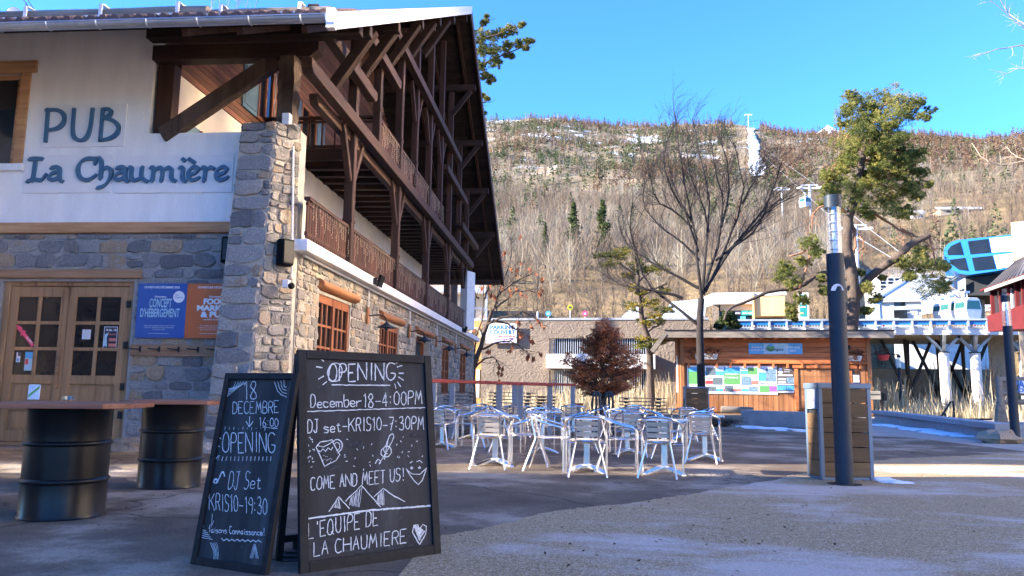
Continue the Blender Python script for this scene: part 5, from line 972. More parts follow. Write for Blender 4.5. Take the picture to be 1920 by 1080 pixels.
for (x0, y0, x1, y1, mt) in [(55, 78, 205, 365, 'green_print'), (55, 78, 205, 150, 'sky_print'), (340, 150, 355, 215, 'sky_print'), (357, 85, 518, 215, 'photo_print'), (520, 148, 658, 215, 'sky_print'), (660, 80, 938, 180, 'sky_print'), (664, 181, 936, 372, 'green_print'), (945, 140, 1070, 200, 'sky_print'), (1072, 90, 1235, 205, 'green_print'), (1255, 165, 1378, 312, 'sky_print'), (1380, 100, 1552, 325, 'water_print'), (348, 310, 470, 365, 'red_print'), (472, 258, 640, 378, 'photo_print'), (968, 232, 1135, 388, 'water_print'), (1137, 312, 1256, 375, 'salmon'), (400, 405, 526, 492, 'photo_print'), (528, 450, 655, 492, 'sky_print'), (656, 450, 678, 492, 'red_print'), (680, 395, 824, 498, 'photo_print'), (826, 450, 956, 492, 'salmon'), (960, 450, 1080, 495, 'sky_print'), (1082, 412, 1245, 498, 'water_print'), (1275, 398, 1440, 508, 'green_print'), (1442, 400, 1566, 498, 'purple_print')]:
    a, b = Q(x0, y0), Q(x1, y1); kp(a[0], a[1], b[0], b[1], .05, .052+.0005*(len(PN) % 5), mt, 'picture', t); PN.append(1)
for (s, x, y, w_, h_, mt) in [('Rafting', 580, 115, 90, 28, 'sky_print'), ('famille', 570, 136, 70, 18, 'sky_print'), ('Rafting', 405, 275, 85, 28, 'red_print'), ('famille', 400, 300, 70, 18, 'red_print'), ('Mini-Raft', 1005, 120, 110, 24, 'sky_print'), ('Airboat', 1310, 115, 95, 28, 'sky_print'), ('Hot Dog', 1312, 146, 90, 18, 'sky_print'), ('Kayak raft', 1190, 270, 80, 26, 'salmon'), ('Airboat découverte', 1410, 372, 270, 28, 'ink'), ('Canyon', 600, 432, 110, 24, 'sky_print'), ('Canoë', 880, 415, 90, 26, 'salmon'), ('Kayak', 1015, 436, 70, 24, 'sky_print'), ('HYDRO', 795, 270, 240, 30, 'print_white'), ('SPEED', 795, 210, 230, 24, 'print_white')]:
    x_, y_ = Q(x, y); kt(s, x_, y_, w_/9.143, h_/9.143, mt, t, .062, .02)
t = thing('picture_panel', 'narrow brown panel with a white emblem right of the river sport panel', 'poster', K(1472, 737, .05)); kp(1457.5, 689, 1489, 737.5, .03, .05, 'brown_print', 'board', t)
for (x0, y0, x1, y1, mt) in [(1738, 255, 1865, 355, 'water_print'), (1575, 395, 1730, 470, 'sky_print'), (1740, 395, 1866, 472, 'sky_print'), (1585, 205, 1838, 228, 'paper'), (1592, 265, 1722, 300, 'paper'), (1592, 320, 1722, 350, 'paper'), (1580, 366, 1866, 380, 'paper'), (1592, 490, 1862, 512, 'paper')]:
    a, b = Q(x0, y0), Q(x1, y1); kp(a[0], a[1], b[0], b[1], .05, .052, mt, 'picture', t)
c = K(*Q(1630, 150), .053); m_ = MB(); m_.prism([c+KU*x*sc*.11+V(0, 0, z*sc*.11) for x, z in ((-48, -10), (-20, 6), (-32, 40), (-14, 62), (14, 62), (32, 40), (20, 6), (48, -10), (20, -42), (-20, -42))], KN*.003); m_.build('emblem', 'print_white', t); kt('A CARTE DE', *Q(1765, 130), 15, 2, 'paper', t, .055, .02); kt('RAFT 05', *Q(1740, 165), 10, 2, 'paper', t, .055, .02)
for (x0, y0, x1, y1, lb) in [(1302, 663.5, 1346, 673.5, 'white window box of dry plants left above the kiosk panels'), (1586, 667.5, 1616, 677, 'white window box of dry plants right above the kiosk hatch')]:
    a, b = K(x0, y1, .35), K(x1, y0, .35); t = thing('window_box', lb, 'planter', (a+b)/2-V(0, 0, .15)); ax, bx = (a-KO).dot(KU), (b-KO).dot(KU); m_ = MB(); m_.add([KO+KU*x+KN*y+V(0, 0, z) for z, i in ((a.z, .08), (b.z, 0)) for x, y in ((ax+i, .45-i), (bx-i, .45-i), (bx-i, .12), (ax+i, .12))], [(0, 1, 2, 3), (4, 5, 6, 7), (0, 1, 5, 4), (1, 2, 6, 5), (2, 3, 7, 6), (3, 0, 4, 7)]); m_.build('box', 'white_paint', t)
    cs = np.array([KO+KU*random.uniform(ax-.3, bx+.1)+KN*random.uniform(.2, .6)+V(0, 0, b.z+random.uniform(-.25, .3)) for _ in range(45)]); v_, f_, t_ = leafcloud(cs, .2, 14, .14, .4, RNG, aspect=4); mk('foliage', v_, f_, 'dead_leaf', t, tint=t_)
kp_ = K(1607, 716, .3); t = thing('notice', 'small white paper on a stand in front of the kiosk hatch', 'notice', kp_-V(0, 0, .2)); kp(1600, 703, 1611, 717, .30, .31, 'paper', 'sheet', t); kp(1603, 717, 1608, 770, .28, .295, 'iron', 'stand', t)
# log, brush and post beside the kiosk
p, q = K(1352, 772, 1.6), K(1412, 774, 1.6); tag(MB().tube([p.lerp(q, k/6)+V(0, 0, .12) for k in range(7)], [.2, .21, .2, .19, .2, .2, .18], 12).build('log', 'weathered_log', None, smooth=True), 'weathered log lying along the foot of the kiosk', 'log')
for px, py, lb, r_ in ((1350, 800, 'heap of cut dry branches on the asphalt right of the chairs', .7), (1340, 770, 'dry leafless shrub beside the planter bin', .9)):
    c = G(px, py); t = thing('dry_shrub', lb, 'shrub', c); m_ = MB()
    for k in range(150): a = random.uniform(0, 6.3); L = r_*random.uniform(.3, 1.2); e_ = V(math.cos(a)*L, math.sin(a)*L, random.uniform(.05, .9 if r_ > .8 else .35)*r_); b0 = c+V(random.uniform(-.3, .3), random.uniform(-.2, .2), .02); m_.tube([b0, b0+e_*.6+V(0, 0, .1), b0+e_], [.012, .009, .004], 3, cap=False)
    m_.build('branches', 'twig', t); cs = np.array([c+V(random.gauss(0, r_*.5), random.gauss(0, r_*.3), random.uniform(.05, r_*(.9 if r_ > .8 else .35))) for _ in range(40)]); v_, f_, t_ = leafcloud(cs, .15, 8, .09, .35, RNG, aspect=4); mk('leaves', v_, f_, 'yellow_pine', t, tint=t_)
# mailbox, hanging pot
c = G(1655, 783); t = thing('mailbox', 'beige mailbox on a dark post right of the kiosk', 'mailbox', c); MB().box(c.x-.06, c.x+.06, c.y-.06, c.y+.06, 0, 2.0).build('post', 'iron', t); MB().box(c.x-.75, c.x-.1, c.y-.2, c.y+.1, .95, 1.4).build('box', 'warm_concrete', t, bevel=.03); MB().box(c.x-.7, c.x-.15, c.y-.21, c.y-.2, 1.2, 1.25).build('slot', 'dark_void', t); MB().box(c.x+.06, c.x+.25, c.y-.12, c.y+.05, .9, 1.6).build('sign', 'iron', t)
c = aY(1656, 676, 46.5); t = thing('flower_pot', 'red hanging flower pot beside the right kiosk corner', 'flower pot', c); MB().lathe([(.0, 0), (.25, 0), (.36, .3), (.38, .32), (.33, .33), (0, .3)], c, 20).build('pot', 'red_print', t, smooth=True); MB().tube([c+V(-.8, 0, .36), c+V(.9, 0, .36)], .03, 6).build('bracket', 'iron', t)
cs = np.array([c+V(random.gauss(0, .2), random.gauss(0, .2), .4+random.uniform(0, .35)) for _ in range(14)]); v_, f_, t_ = leafcloud(cs, .16, 14, .12, .4, RNG, aspect=4); mk('foliage', v_, f_, 'dead_leaf', t, tint=t_)
# ------------------------------------------------------------------ buildings behind the square
BR = math.radians(-6)
def facing(px): d = ray(px, 735); return -math.atan2(d[0], d[1])
class Face:
    """a vertical wall plane through a place in the photo; polygons are given where the photo shows them and built at that real distance"""
    def __init__(s, px, Y, rot=BR, q=None):
        s.o = at_d(px, Y); s.u = V(math.cos(rot), math.sin(rot), 0)
        if q is not None: s.u = (q-s.o).normalized()
        s.n = V(s.u.y, -s.u.x, 0)
    def p(s, px, py, off=0): return onp(px, py, s.o+s.n*off, s.n)
    def rect(s, x0, y0, x1, y1, o0, o1, mb=None):
        mb = mb or MB(); a, b = s.p((x0+x1)/2, y1), s.p((x0+x1)/2, y0); ua, ub = (s.p(x0, (y0+y1)/2)-s.o).dot(s.u), (s.p(x1, (y0+y1)/2)-s.o).dot(s.u)
        return mb.obox(s.o+s.u*(ua+ub)/2+s.n*(o0+o1)/2+V(0, 0, (a.z+b.z)/2), s.u*(ub-ua)/2, s.n*(o1-o0)/2, (0, 0, (b.z-a.z)/2))
    def poly(s, pts, o0, o1, mb=None):
        mb = mb or MB(); return mb.prism([s.p(x, y)+s.n*o0 for x, y in pts], s.n*(o1-o0))
f = Face(905, 57); t = thing('parking_building', 'low sand coloured rough rendered car park building below the wooded bank', 'building', f.p(1070, 765))
zt_ = f.p(1000, 600.5).z; ua = [(f.p(x, 650)-f.o).dot(f.u) for x in (903, 1030, 1226, 1330)]; za = [f.p(1030, y).z for y in (664, 634, 738, 694)]
mb = MB()
def fb(f, u0, u1, o0, o1, z0, z1, mb): return mb.obox(f.o+f.u*(u0+u1)/2+f.n*(o0+o1)/2+V(0, 0, (z0+z1)/2), f.u*(u1-u0)/2, f.n*(o1-o0)/2, (0, 0, (z1-z0)/2))
xs = ua; zs = [0, za[2], za[3], za[0], za[1], zt_]
for i in range(3):
    for k in range(5):
        if i == 1 and k in (1, 3): continue
        fb(f, xs[i], xs[i+1], -.4, 0, zs[k], zs[k+1], mb)
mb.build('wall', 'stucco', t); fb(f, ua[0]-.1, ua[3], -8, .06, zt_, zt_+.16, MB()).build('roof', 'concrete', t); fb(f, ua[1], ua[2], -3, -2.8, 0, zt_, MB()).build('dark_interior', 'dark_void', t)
for k in (1, 3):
    m_ = MB(); n_ = 46
    for j in range(n_): u = ua[1]+(ua[2]-ua[1])*(j+.5)/n_; fb(f, u-.025, u+.025, -.25, -.2, zs[k], zs[k+1], m_)
    m_.build('window_bars', 'rail_grey', t)
fb(f, ua[1]-.12, ua[2]+.1, -.1, .7, za[0]-1.05, za[0]-.02, MB()).build('balcony', 'white_paint', t, bevel=.02)
t = thing('wall_sign', 'white sign reading PARKING COUVERT in blue on the car park wall', 'sign', f.p(942, 644, .3)); f.rect(913, 607.5, 970, 644, .28, .33).build('board', 'print_white', t); f.rect(913, 607, 914, 644, -.0, .28).rect if False else None
sc = (f.p(970, 620)-f.p(913, 620)).length/57
for s, px, py, w_, h_, mt in [('PARKING', 942, 617, 46, 7, 'station_blue'), ('COUVERT', 942, 626.5, 48, 7.2, 'station_blue'), ('1h gratuite', 945, 631.5, 40, 3, 'red_print'), ('1/2 journée 3€', 940, 637.5, 44, 3.4, 'purple_print'), ('7j/7 24h/24', 940, 642.5, 30, 3, 'purple_print')]: fit(s, f.p(px, py, .335), f.u, (0, 0, 1), w_*sc, h_*sc, mt, 'lettering', t, .03)
for k in (920, 963): f.rect(k-1, 612, k+1, 640, 0, .28).build('bracket', 'iron', t)
f2 = Face(880, 58.6); t = thing('orange_building', 'orange rendered wall with an arch between the chalet and the car park', 'building', f2.p(890, 765)); f2.rect(850, 601, 904, 767, -3, 0).build('wall', 'orange_wall', t)
m_ = MB().tube([f2.p(893+10*math.cos(a), 632+(-16)*math.sin(a), .08) for a in np.linspace(0, math.pi, 12)], .12, 6); m_.build('arch', 'beige_wall', t); f2.poly([(884, 640)]+[(893+9*math.cos(a), 632-15*math.sin(a)) for a in np.linspace(math.pi, 0, 10)]+[(902, 640)], .0, .03).build('arch_panel', 'amber', t); f2.rect(893, 693, 899, 745, 0, .05).build('door', 'white_paint', t)
f3 = Face(890, 84, .1); t = thing('apartment_block', 'pale apartment block with a railed balcony glimpsed behind the chalet corner', 'building', f3.p(890, 700)); f3.rect(800, 528, 911, 745, -8, -1).build('wall', 'beige_wall', t); f3.rect(800, 541, 911, 549, -1, .6).build('balcony_slab', 'white_paint', t); f3.rect(800, 597, 912, 606, -1, .6).build('balcony_slab', 'white_paint', t); f3.rect(880, 555, 891, 597, -1, -.95).build('window', 'glass_dark', t)
m_ = MB(); f3.rect(800, 577, 909, 579, .5, .56, m_)
for k in range(15): x = 838+k*5; f3.rect(x-.4, 579, x+.4, 597, .5, .55, m_)
m_.build('railing', 'rail_grey', t); f3.rect(909, 540, 913, 700, -1, .6).build('corner_pier', 'white_paint', t)
# round piste markers and a pole on the bank above the car park
for px, py, mt, lb in ((1028, 588, 'sky_print', 'round blue sign on the bank above the car park roof'), (1069, 576, 'amber', 'round yellow sign, highest on the bank above the car park'), (1097, 588, 'pink', 'round pink sign on the bank above the red leaved tree')):
    c = aY(px, py, 65.5); g_ = hz(c.x, c.y); t = thing('round_sign', lb, 'sign', (c.x, c.y, g_)); MB().tube([c-V(0, .0, 0), c+V(0, .04, 0)], .24, 24).build('disc', mt if mt != 'amber' else 'yellow_sign', t) if mt != 'amber' else MB().tube([c, c+V(0, .04, 0)], .24, 24).build('disc', plain('yellow_sign', (.75, .60, .03), .5), t)
    MB().tube([V(c.x, c.y+.08, g_-.3), V(c.x, c.y+.08, c.z)], .03, 6).build('post', 'rail_grey', t); MB().box(c.x-.1, c.x+.1, c.y-.02, c.y-.005, c.z-.09, c.z+.07).build('symbol', 'ink' if mt == 'amber' else 'paper', t)
c = aY(1008, 601, 63); tag(MB().tube([c-V(0, 0, 1.), c+V(0, 0, .75)], .07, 8).build('marker_pole', 'white_paint'), 'short white marker pole on the edge of the car park roof', 'pole')
# low modern buildings left of the lift
f = Face(1250, 70); t = thing('low_house', 'low house with a pale bluish metal roof behind the wooden kiosk', 'building', f.p(1270, 760)); f.rect(1235, 592, 1330, 790, -6, 0).build('wall', 'beige_wall', t); m_ = MB(); a = [f.p(1240, 596, .6), f.p(1322, 588, .6), f.p(1326, 560, -7), f.p(1258, 566, -7)]; m_.prism(a, (0, 0, -.25)); m_.build('roof', 'roof_white', t); m_ = MB(); a = [f.p(1166, 594, .2), f.p(1206, 592, .2), f.p(1206, 574, -3), f.p(1186, 574, -3)]; m_.prism(a, (0, 0, -.2)); m_.build('roof', 'roof_white', t); f.rect(1170, 594, 1235, 790, -4, 0).build('wall', 'stucco', t); f.rect(1300, 594, 1309, 604, -.05, .03).build('window', 'glass_dark', t)
f = Face(1340, 68, facing(1330)); t = thing('ticket_hall', 'flat roofed hall with a white parapet, brick pier and green shop banners', 'building', f.p(1370, 760)); f.rect(1336, 550, 1413, 571, -7, .5).build('parapet', 'white_paint', t)
m_ = MB(); m_.add([f.p(1336, 550, .5), f.p(1336, 571, .5), f.p(1320, 577, -5), f.p(1320, 557, -5), f.p(1336, 550, .4), f.p(1336, 571, .4)], [(0, 1, 2, 3)]); m_.build('side_parapet', 'white_metal', t); f.rect(1350, 571, 1413, 582, -6, 0).build('fascia', 'beige_wall', t); f.rect(1338, 571, 1350, 790, -6, .2).build('brick_pier', 'stucco', t); f.rect(1350, 582, 1413, 790, -6, -.6).build('glazing', 'glass_dark', t)
f.rect(1378, 582, 1389, 591, -.1, -.02).build('banner', 'ink', t); f.rect(1390, 582, 1403, 591, -.1, -.02).build('banner', 'teal', t); f.rect(1404, 582, 1413, 591, -.1, -.02).build('banner', 'teal', t); f.rect(1388, 593, 1398, 603, -.1, -.02).build('poster', 'sky_print', t)
for k, (s, x) in enumerate((('LOCATION', 1396.5), ('SKI', 1408), ('SPORT', 1383.5))): fit(s, f.p(x, 588.5, -.01), f.u, (0, 0, 1), .42, .12, 'print_white', 'lettering', t, .02)
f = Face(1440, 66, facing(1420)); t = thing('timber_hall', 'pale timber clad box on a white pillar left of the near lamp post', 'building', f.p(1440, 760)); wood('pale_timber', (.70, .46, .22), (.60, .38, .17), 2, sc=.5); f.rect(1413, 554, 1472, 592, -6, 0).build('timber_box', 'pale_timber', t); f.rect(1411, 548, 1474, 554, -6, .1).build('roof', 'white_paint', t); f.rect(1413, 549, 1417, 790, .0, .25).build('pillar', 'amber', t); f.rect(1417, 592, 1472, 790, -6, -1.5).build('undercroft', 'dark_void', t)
t = thing('info_board', 'tall dark green information board with white lettering left of the near lamp post', 'sign', aY(1504, 600, 64)); f = Face(1504, 64); f.rect(1497, 549, 1516, 598, -.1, .1).build('board', 'white_paint', t); f.rect(1499, 553, 1512, 594, .1, .12).build('panel', 'teal', t)
for k in range(4): f.rect(1500.5, 557+k*6, 1510, 559+k*6, .12, .13).build('text_line', 'paper', t)
f.rect(1497, 586, 1506, 589, .12, .14).build('stripe', 'amber', t); f.rect(1500, 598, 1503, 760, -.05, .05).build('post', 'iron', t)
# ------------------------------------------------------------------ lift platform on white columns
f = Face(1680, 60); t = thing('platform', 'raised steel lift platform with a grey and blue railing on forked white columns', 'platform', f.p(1700, 780)); zd0, zd1, zr = f.p(1700, 629).z, f.p(1700, 615).z, f.p(1700, 598).z; U0, U1 = (f.p(1378, 610)-f.o).dot(f.u), (f.p(1990, 610)-f.o).dot(f.u)
fb(f, U0, U1, -12, -.1, zd0+.12, zd1-.1, MB()).build('deck', 'warm_concrete', t); fb(f, U0, U1, -.1, .0, zd0+.05, zd1, MB()).build('edge_beam', 'white_metal', t); m_ = MB(); u = U0
while u < U1: fb(f, u-.10, u+.10, 0, .25, zd0+.15, zd1+.02, MB()).build('edge_bracket', 'white_metal', t); u += 1.28
rt = thing('railing', 'long grey metal railing with a blue band along the lift platform', 'railing', f.p(1700, 615)); fb(f, U0, U1, .0, .28, zr-.14, zr, MB()).build('top_rail', 'rail_grey', rt); fb(f, U0, U1, .12, .15, zr-.46, zr-.15, MB()).build('blue_band', 'station_blue', rt); fb(f, U0, U1, .11, .16, zd1+.02, zd1+.1, MB()).build('bottom_rail', 'rail_grey', rt)
u = U0; k = 0
while u < U1: fb(f, u-.07, u+.07, .02, .26, zd1, zr-.14, MB()).build('post', 'rail_grey', rt); u += 1.28; k += 1
for px in (1461, 1660, 1716, 1772, 1832): u = (f.p(px, 610)-f.o).dot(f.u); fb(f, u-.05, u+.05, -.5, -.35, zd1, zr-.1, MB()).build('red_post', 'red_print', rt)
m_ = MB(); u = U0
while u < U1: fb(f, u-.02, u+.02, .13, .16, zd1+.1, zr-.46, m_); u += .21
m_.build('bars', 'rail_grey', rt)
for px, Yc in ((1770, 60.6), (1829, 60.6), (1921, 60.6), (1700, 66), (1760, 67), (1806, 67), (1600, 62)):
    b0 = at_d(px+4, Yc); r_ = .36 if Yc < 65 else .3; zc = 1.06+(747-668)/F*Yc*1.03
    if Yc < 65: MB().tube([b0, b0+V(0, 0, zc)], [.37, .35], 24).build('column', 'white_paint', t, smooth=True)
    if Yc < 65: MB().tube([b0+V(0, 0, zc), b0+V(0, 0, zc+.08)], .40, 24).build('column_cap', 'iron', t)
    m_ = MB()
    for dx, dy in ((-1.25, 0), (1.25, 0), (0, 0), (-.4, -1.2), (.4, 1.2)): m_.bar(b0+V(0, 0, zc+.05 if Yc < 65 else 1.2), b0+V(dx*(1 if Yc < 65 else 1.6), dy, zd0+.1), .2, .2)
    m_.build('strut', 'rail_grey' if Yc < 65 else 'iron', t)
f = Face(1700, 69); t = thing('retaining_wall', 'beige concrete wall with small dark openings behind the white columns', 'wall', f.p(1750, 775)); f.rect(1625, 692, 1870, 790, -.5, 0).build('wall', 'warm_concrete', t); f.rect(1625, 711.5, 1870, 712.5, -.02, .02).build('joint', 'concrete', t)
for x0, x1 in ((1680, 1690), (1696, 1707), (1751, 1758), (1810, 1822)): f.rect(x0, 730, x1, 762, -.1, .03).build('opening', 'dark_void', t)
t = thing('concrete_pier', 'broad grey concrete pier under the lift platform left of the right hand lamp post', 'pier', at_d(1873, 63)); Face(1873, 63, facing(1858)).rect(1856, 630, 1892, 775, -2, 0).build('shaft', 'warm_concrete', t)
f = Face(1760, 77); t = thing('hoarding', 'bright white hoarding with a green edge behind the platform struts', 'fence', f.p(1760, 690)); f.rect(1680, 643, 1855, 720, -.2, 0).build('panel', 'white_paint', t); f.rect(1680, 641, 1855, 644, -.2, .02).build('trim', 'teal', t)
# station buildings
f = Face(1690, 74, facing(1660)); t = thing('lift_cabin_office', 'small blue grey station office with a steep striped metal roof', 'building', f.p(1690, 640)); f.rect(1650, 564, 1728, 612, -5, 0).build('wall', 'rail_grey', t); f.rect(1638, 566, 1650, 612, -4, .15).build('wall', 'pale_blue', t); f.rect(1676, 565, 1697, 574, 0, .05).build('window', 'glass_dark', t); f.rect(1676, 583, 1701, 597, .3, .36).build('window', 'glass_dark', t); f.rect(1672, 575, 1727, 581, .1, .35).build('awning', 'rail_grey', t); f.rect(1706, 581, 1720, 590, .05, .09).build('notice', 'paper', t); f.rect(1699, 566, 1726, 573, 0, .05).build('panel', 'concrete', t)
a = [f.p(1647, 563, .4), f.p(1728, 561, .4), f.p(1796, 519, -8), f.p(1716, 519, -8)]; MB().prism(a, (0, 0, -.2)).build('roof', 'corrugated', t)
m_ = MB()
for k in range(1, 14): p, q = a[0].lerp(a[1], k/14), a[3].lerp(a[2], k/14); m_.bar(p+V(0, 0, .05), q+V(0, 0, .05), .09, .1)
m_.build('roof_ribs', 'white_metal', t); MB().bar(a[0]+V(-.35, 0, .05), a[3]+V(-.35, 0, .05), .7, .45).build('verge', 'white_metal', t); MB().bar(a[0]+V(.1, -.02, -.2), a[3]+V(.1, -.02, -.2), .2, .25).build('verge_trim', 'station_blue', t)
f = Face(1665, 84); t = thing('white_house', 'white building with rows of windows behind the station office', 'building', f.p(1670, 600)); f.rect(1646, 520, 1690, 620, -5, 0).build('wall', 'white_paint', t)
for y in (521.5, 528, 535, 541):
    for x in (1651, 1665, 1678): f.rect(x, y, x+9, y+4.5, 0, .05).build('window', 'glass_dark', t)
ZS = lambda x, y: (1760+x/4.906, 420+y/4.906)
f = Face(1840, 76, facing(1800)); t = thing('lift_station', 'big rounded blue framed lift station with dark and white panes above the platform', 'building', f.p(1840, 640)); OUT = [(50, 225), (90, 180), (165, 148), (690, 95), (700, 100), (715, 300), (700, 395), (540, 430), (275, 468), (190, 455), (130, 425), (80, 375), (52, 330), (45, 290), (60, 285), (48, 270)]
f.poly([ZS(*q) for q in OUT], -14, 0).build('hull', 'station_blue', t)
for P_, mt in (([(85, 285), (80, 250), (110, 205), (195, 165), (228, 283)], 'glass_dark'), ([(268, 160), (455, 138), (482, 262), (292, 278)], 'glass_dark'), ([(468, 132), (668, 115), (698, 250), (490, 262)], 'white_metal'), ([(95, 330), (242, 312), (272, 432), (185, 420), (125, 375)], 'glass_dark'), ([(305, 312), (495, 292), (525, 412), (332, 430)], 'glass_dark'), ([(505, 290), (705, 267), (700, 388), (540, 412)], 'white_metal')): f.poly([ZS(*q) for q in P_], 0, .06).build('pane', mt, t)
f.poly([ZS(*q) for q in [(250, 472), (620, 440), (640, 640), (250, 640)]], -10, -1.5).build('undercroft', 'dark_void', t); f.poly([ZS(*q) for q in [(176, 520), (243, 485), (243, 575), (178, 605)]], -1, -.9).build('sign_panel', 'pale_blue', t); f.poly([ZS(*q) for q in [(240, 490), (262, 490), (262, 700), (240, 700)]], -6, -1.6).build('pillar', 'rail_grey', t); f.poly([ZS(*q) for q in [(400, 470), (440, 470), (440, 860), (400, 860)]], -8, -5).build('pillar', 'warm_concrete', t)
def gondola(c, label, s=1., hang=2.2, grp='gondola cabins', rz=.2):
    t = thing('gondola', label, 'gondola', c, rz, grp); P = [(-.75, .25), (-.6, 0), (.6, 0), (.75, .25), (.88, 1.1), (.72, 1.95), (.5, 2.15), (-.5, 2.15), (-.72, 1.95), (-.88, 1.1)]
    MB().prism([(x*s, -.85*s, z*s) for x, z in P], (0, 1.7*s, 0)).build('cabin', 'white_metal', t, bevel=.06*s, local=True)
    for y in (-.86, .855): MB().prism([(x*s, y*s, z*s) for x, z in [(-.74, 1.0), (.74, 1.0), (.62, 1.85), (-.62, 1.85)]], (0, .01*s, 0)).build('window', 'glass_green', t, local=True)
    for x in (-1, 1): MB().prism([(x*.87*s, y*s, z*s) for y, z in [(-.7, 1.12), (.7, 1.12), (.6, 1.75), (-.6, 1.75)]], (x*.01, 0, 0)).build('window', 'glass_green', t, local=True)
    MB().tube([(0, 0, 2.15*s), (0, 0, (2.15+hang)*s)], .06*s, 6).bar((-.3*s, 0, (2.2+hang)*s), (.3*s, 0, (2.2+hang)*s), .15*s, .2*s).build('hanger', 'rail_grey', t, local=True); return t
plain('glass_green', (.03, .12, .11), .05, col2=(.02, .09, .09))
c = aY(1816, 600, 70); gondola(c, 'largest white gondola with green glass parked in the lift station', .88, .6); c = aY(1786, 600, 72); gondola(c, 'second white gondola in the lift station, left of the largest', .8, .5); c = aY(1769, 600, 74); gondola(c, 'third gondola in the station, partly hidden by the second', .72, .5)
# red building and beige tower at the right edge
q_ = at_d(1975, 33); f = Face(1849, 42, q=q_); t = thing('red_building', 'dark red overhanging building with a sloping roof and long windows at the right edge', 'building', f.p(1880, 790))
ZR_ = lambda *a: [ZS(*q) for q in a]
f.poly(ZR_((445, 845), (900, 705), (900, 960), (690, 968), (455, 992)), -6, 0).build('wall', 'red_building', t); f.poly(ZR_((428, 612), (900, 445), (900, 704), (445, 844)), -6, -.35).build('glazing', 'glass_sky', t)
for x0 in (428, 505, 580, 648, 705, 780, 850): f.poly(ZR_((x0, 612-(x0-428)*.354), (x0+9, 610-(x0-428)*.354), (x0+22, 842-(x0-428)*.297), (x0+12, 845-(x0-428)*.297)), -.35, -.2).build('mullion', 'red_building', t)
f.poly(ZR_((425, 605), (900, 435), (900, 450), (428, 620)), -.4, .25).build('fascia', 'red_building', t); a = [f.p(*ZS(420, 602), .3), f.p(*ZS(900, 428), .3), f.p(*ZS(900, 270), -4), f.p(*ZS(750, 306), -4)]; MB().prism(a, (0, 0, -.15)).build('roof', 'corrugated', t)
m_ = MB()
for k in range(1, 12): m_.bar(a[0].lerp(a[1], k/12)+V(0, 0, .04), a[3].lerp(a[2], k/12)+V(0, 0, .04), .07, .08)
m_.build('roof_ribs', 'roof_felt', t); f.poly(ZR_((600, 940), (660, 930), (660, 1900), (600, 1900)), -5, -4).build('pillar', 'warm_concrete', t); f.poly(ZR_((505, 600), (600, 590), (612, 780), (518, 815)), -.34, -.30).build('poster', 'paper', t); f.poly(ZR_((520, 630), (590, 622), (600, 700), (530, 720)), -.30, -.28).build('picture', 'water_print', t)
f = Face(1914, 46, facing(1910)); t = thing('beige_tower', 'tall beige wall rising behind the red building at the right edge', 'building', f.p(1930, 780)); f.rect(1909, 412, 1990, 790, -4, 0).build('wall', 'beige_wall', t)
# log frame with a sign at the right edge, stair rail, rock
p = G(1877, 808); t = thing('log_rack', 'weathered log frame leaning beside the right hand lamp post', 'log frame', p); Yp = p.y
def lg(a, b, r_): MB().tube([aY(*a, Yp), aY(*b, Yp)], r_, 10).build('log', 'weathered_log', t, smooth=True)
lg((1873, 708), (1878, 806), .11); lg((1868, 712), (1960, 712), .10); lg((1870, 737), (1960, 738), .09); lg((1876, 754), (1960, 754), .09); lg((1874, 752), (1889, 812), .12); lg((1873, 760), (1869, 806), .1)
f = Face(1930, Yp-.3); t = thing('wall_sign', 'pale blue sign with a big letter P hanging on the log frame', 'sign', f.p(1930, 738)); f.rect(1911, 714, 1975, 738, 0, .04).build('board', 'print_white', t); fit('PARKING', f.p(1938, 727, .05), f.u, (0, 0, 1), 1.2, .22, 'station_blue', 'lettering', t, .05); fit('LOCATION', f.p(1938, 735, .05), f.u, (0, 0, 1), 1.15, .12, 'station_blue', 'lettering', t, .03)
c = G(1888, 832); m_ = MB(); m_.ti = .8; m_.blob(c+V(-.15, .1, .12), .4, 5, (1.2, 1, .55), 10, 6, .25); tag(m_.build('rock', 'side_stone'), 'brown rock at the foot of the right hand lamp post', 'rock')
a, b = G(1768, 790), G(1792, 792); t = thing('stair_rail', 'dark bent metal stair rail above the concrete bench', 'railing', (a+b)/2); MB().tube([aY(1762, 786, a.y), aY(1782, 754, a.y), aY(1787, 752, a.y), aY(1790, 790, a.y)], .05, 8).tube([aY(1640, 787, a.y+1), aY(1860, 786, a.y+1)], .05, 6).tube([aY(1772, 775, a.y), aY(1774, 792, a.y)], .05, 6).build('rail', 'iron', t)
# ------------------------------------------------------------------ lift line up the hill
def pylon(px, yt, yb, wpx, label):
    b0 = T(px, yb, 90); d = math.hypot(b0.x, b0.y); zt_ = aY(px, yt, b0.y).z; k = wpx/F*d; t = thing('lift_pylon', label, 'lift pylon', b0-V(0, 0, 1), 0, 'lift pylons')
    MB().tube([b0-V(0, 0, 1), V(b0.x, b0.y, zt_)], [k*.07, k*.05], 10).build('mast', 'white_metal', t, smooth=True); m_ = MB(); m_.bar(V(b0.x-k*.5, b0.y, zt_-k*.16), V(b0.x+k*.5, b0.y, zt_-k*.16), k*.06, k*.09)
    m_.bar(V(b0.x-k*.42, b0.y, zt_), V(b0.x+k*.42, b0.y, zt_), k*.04, k*.05)
    for s in (-1, 1): m_.bar(V(b0.x+s*k*.48, b0.y-k*.4, zt_-k*.2), V(b0.x+s*k*.48, b0.y+k*.4, zt_-k*.05), k*.06, k*.07); m_.bar(V(b0.x+s*k*.42, b0.y, zt_), V(b0.x+s*k*.3, b0.y, zt_-k*.16), k*.04, k*.04)
    m_.build('crossarm', 'white_metal', t); return [V(b0.x+s*k*.5, b0.y, zt_-k*.14) for s in (-1, 1)]
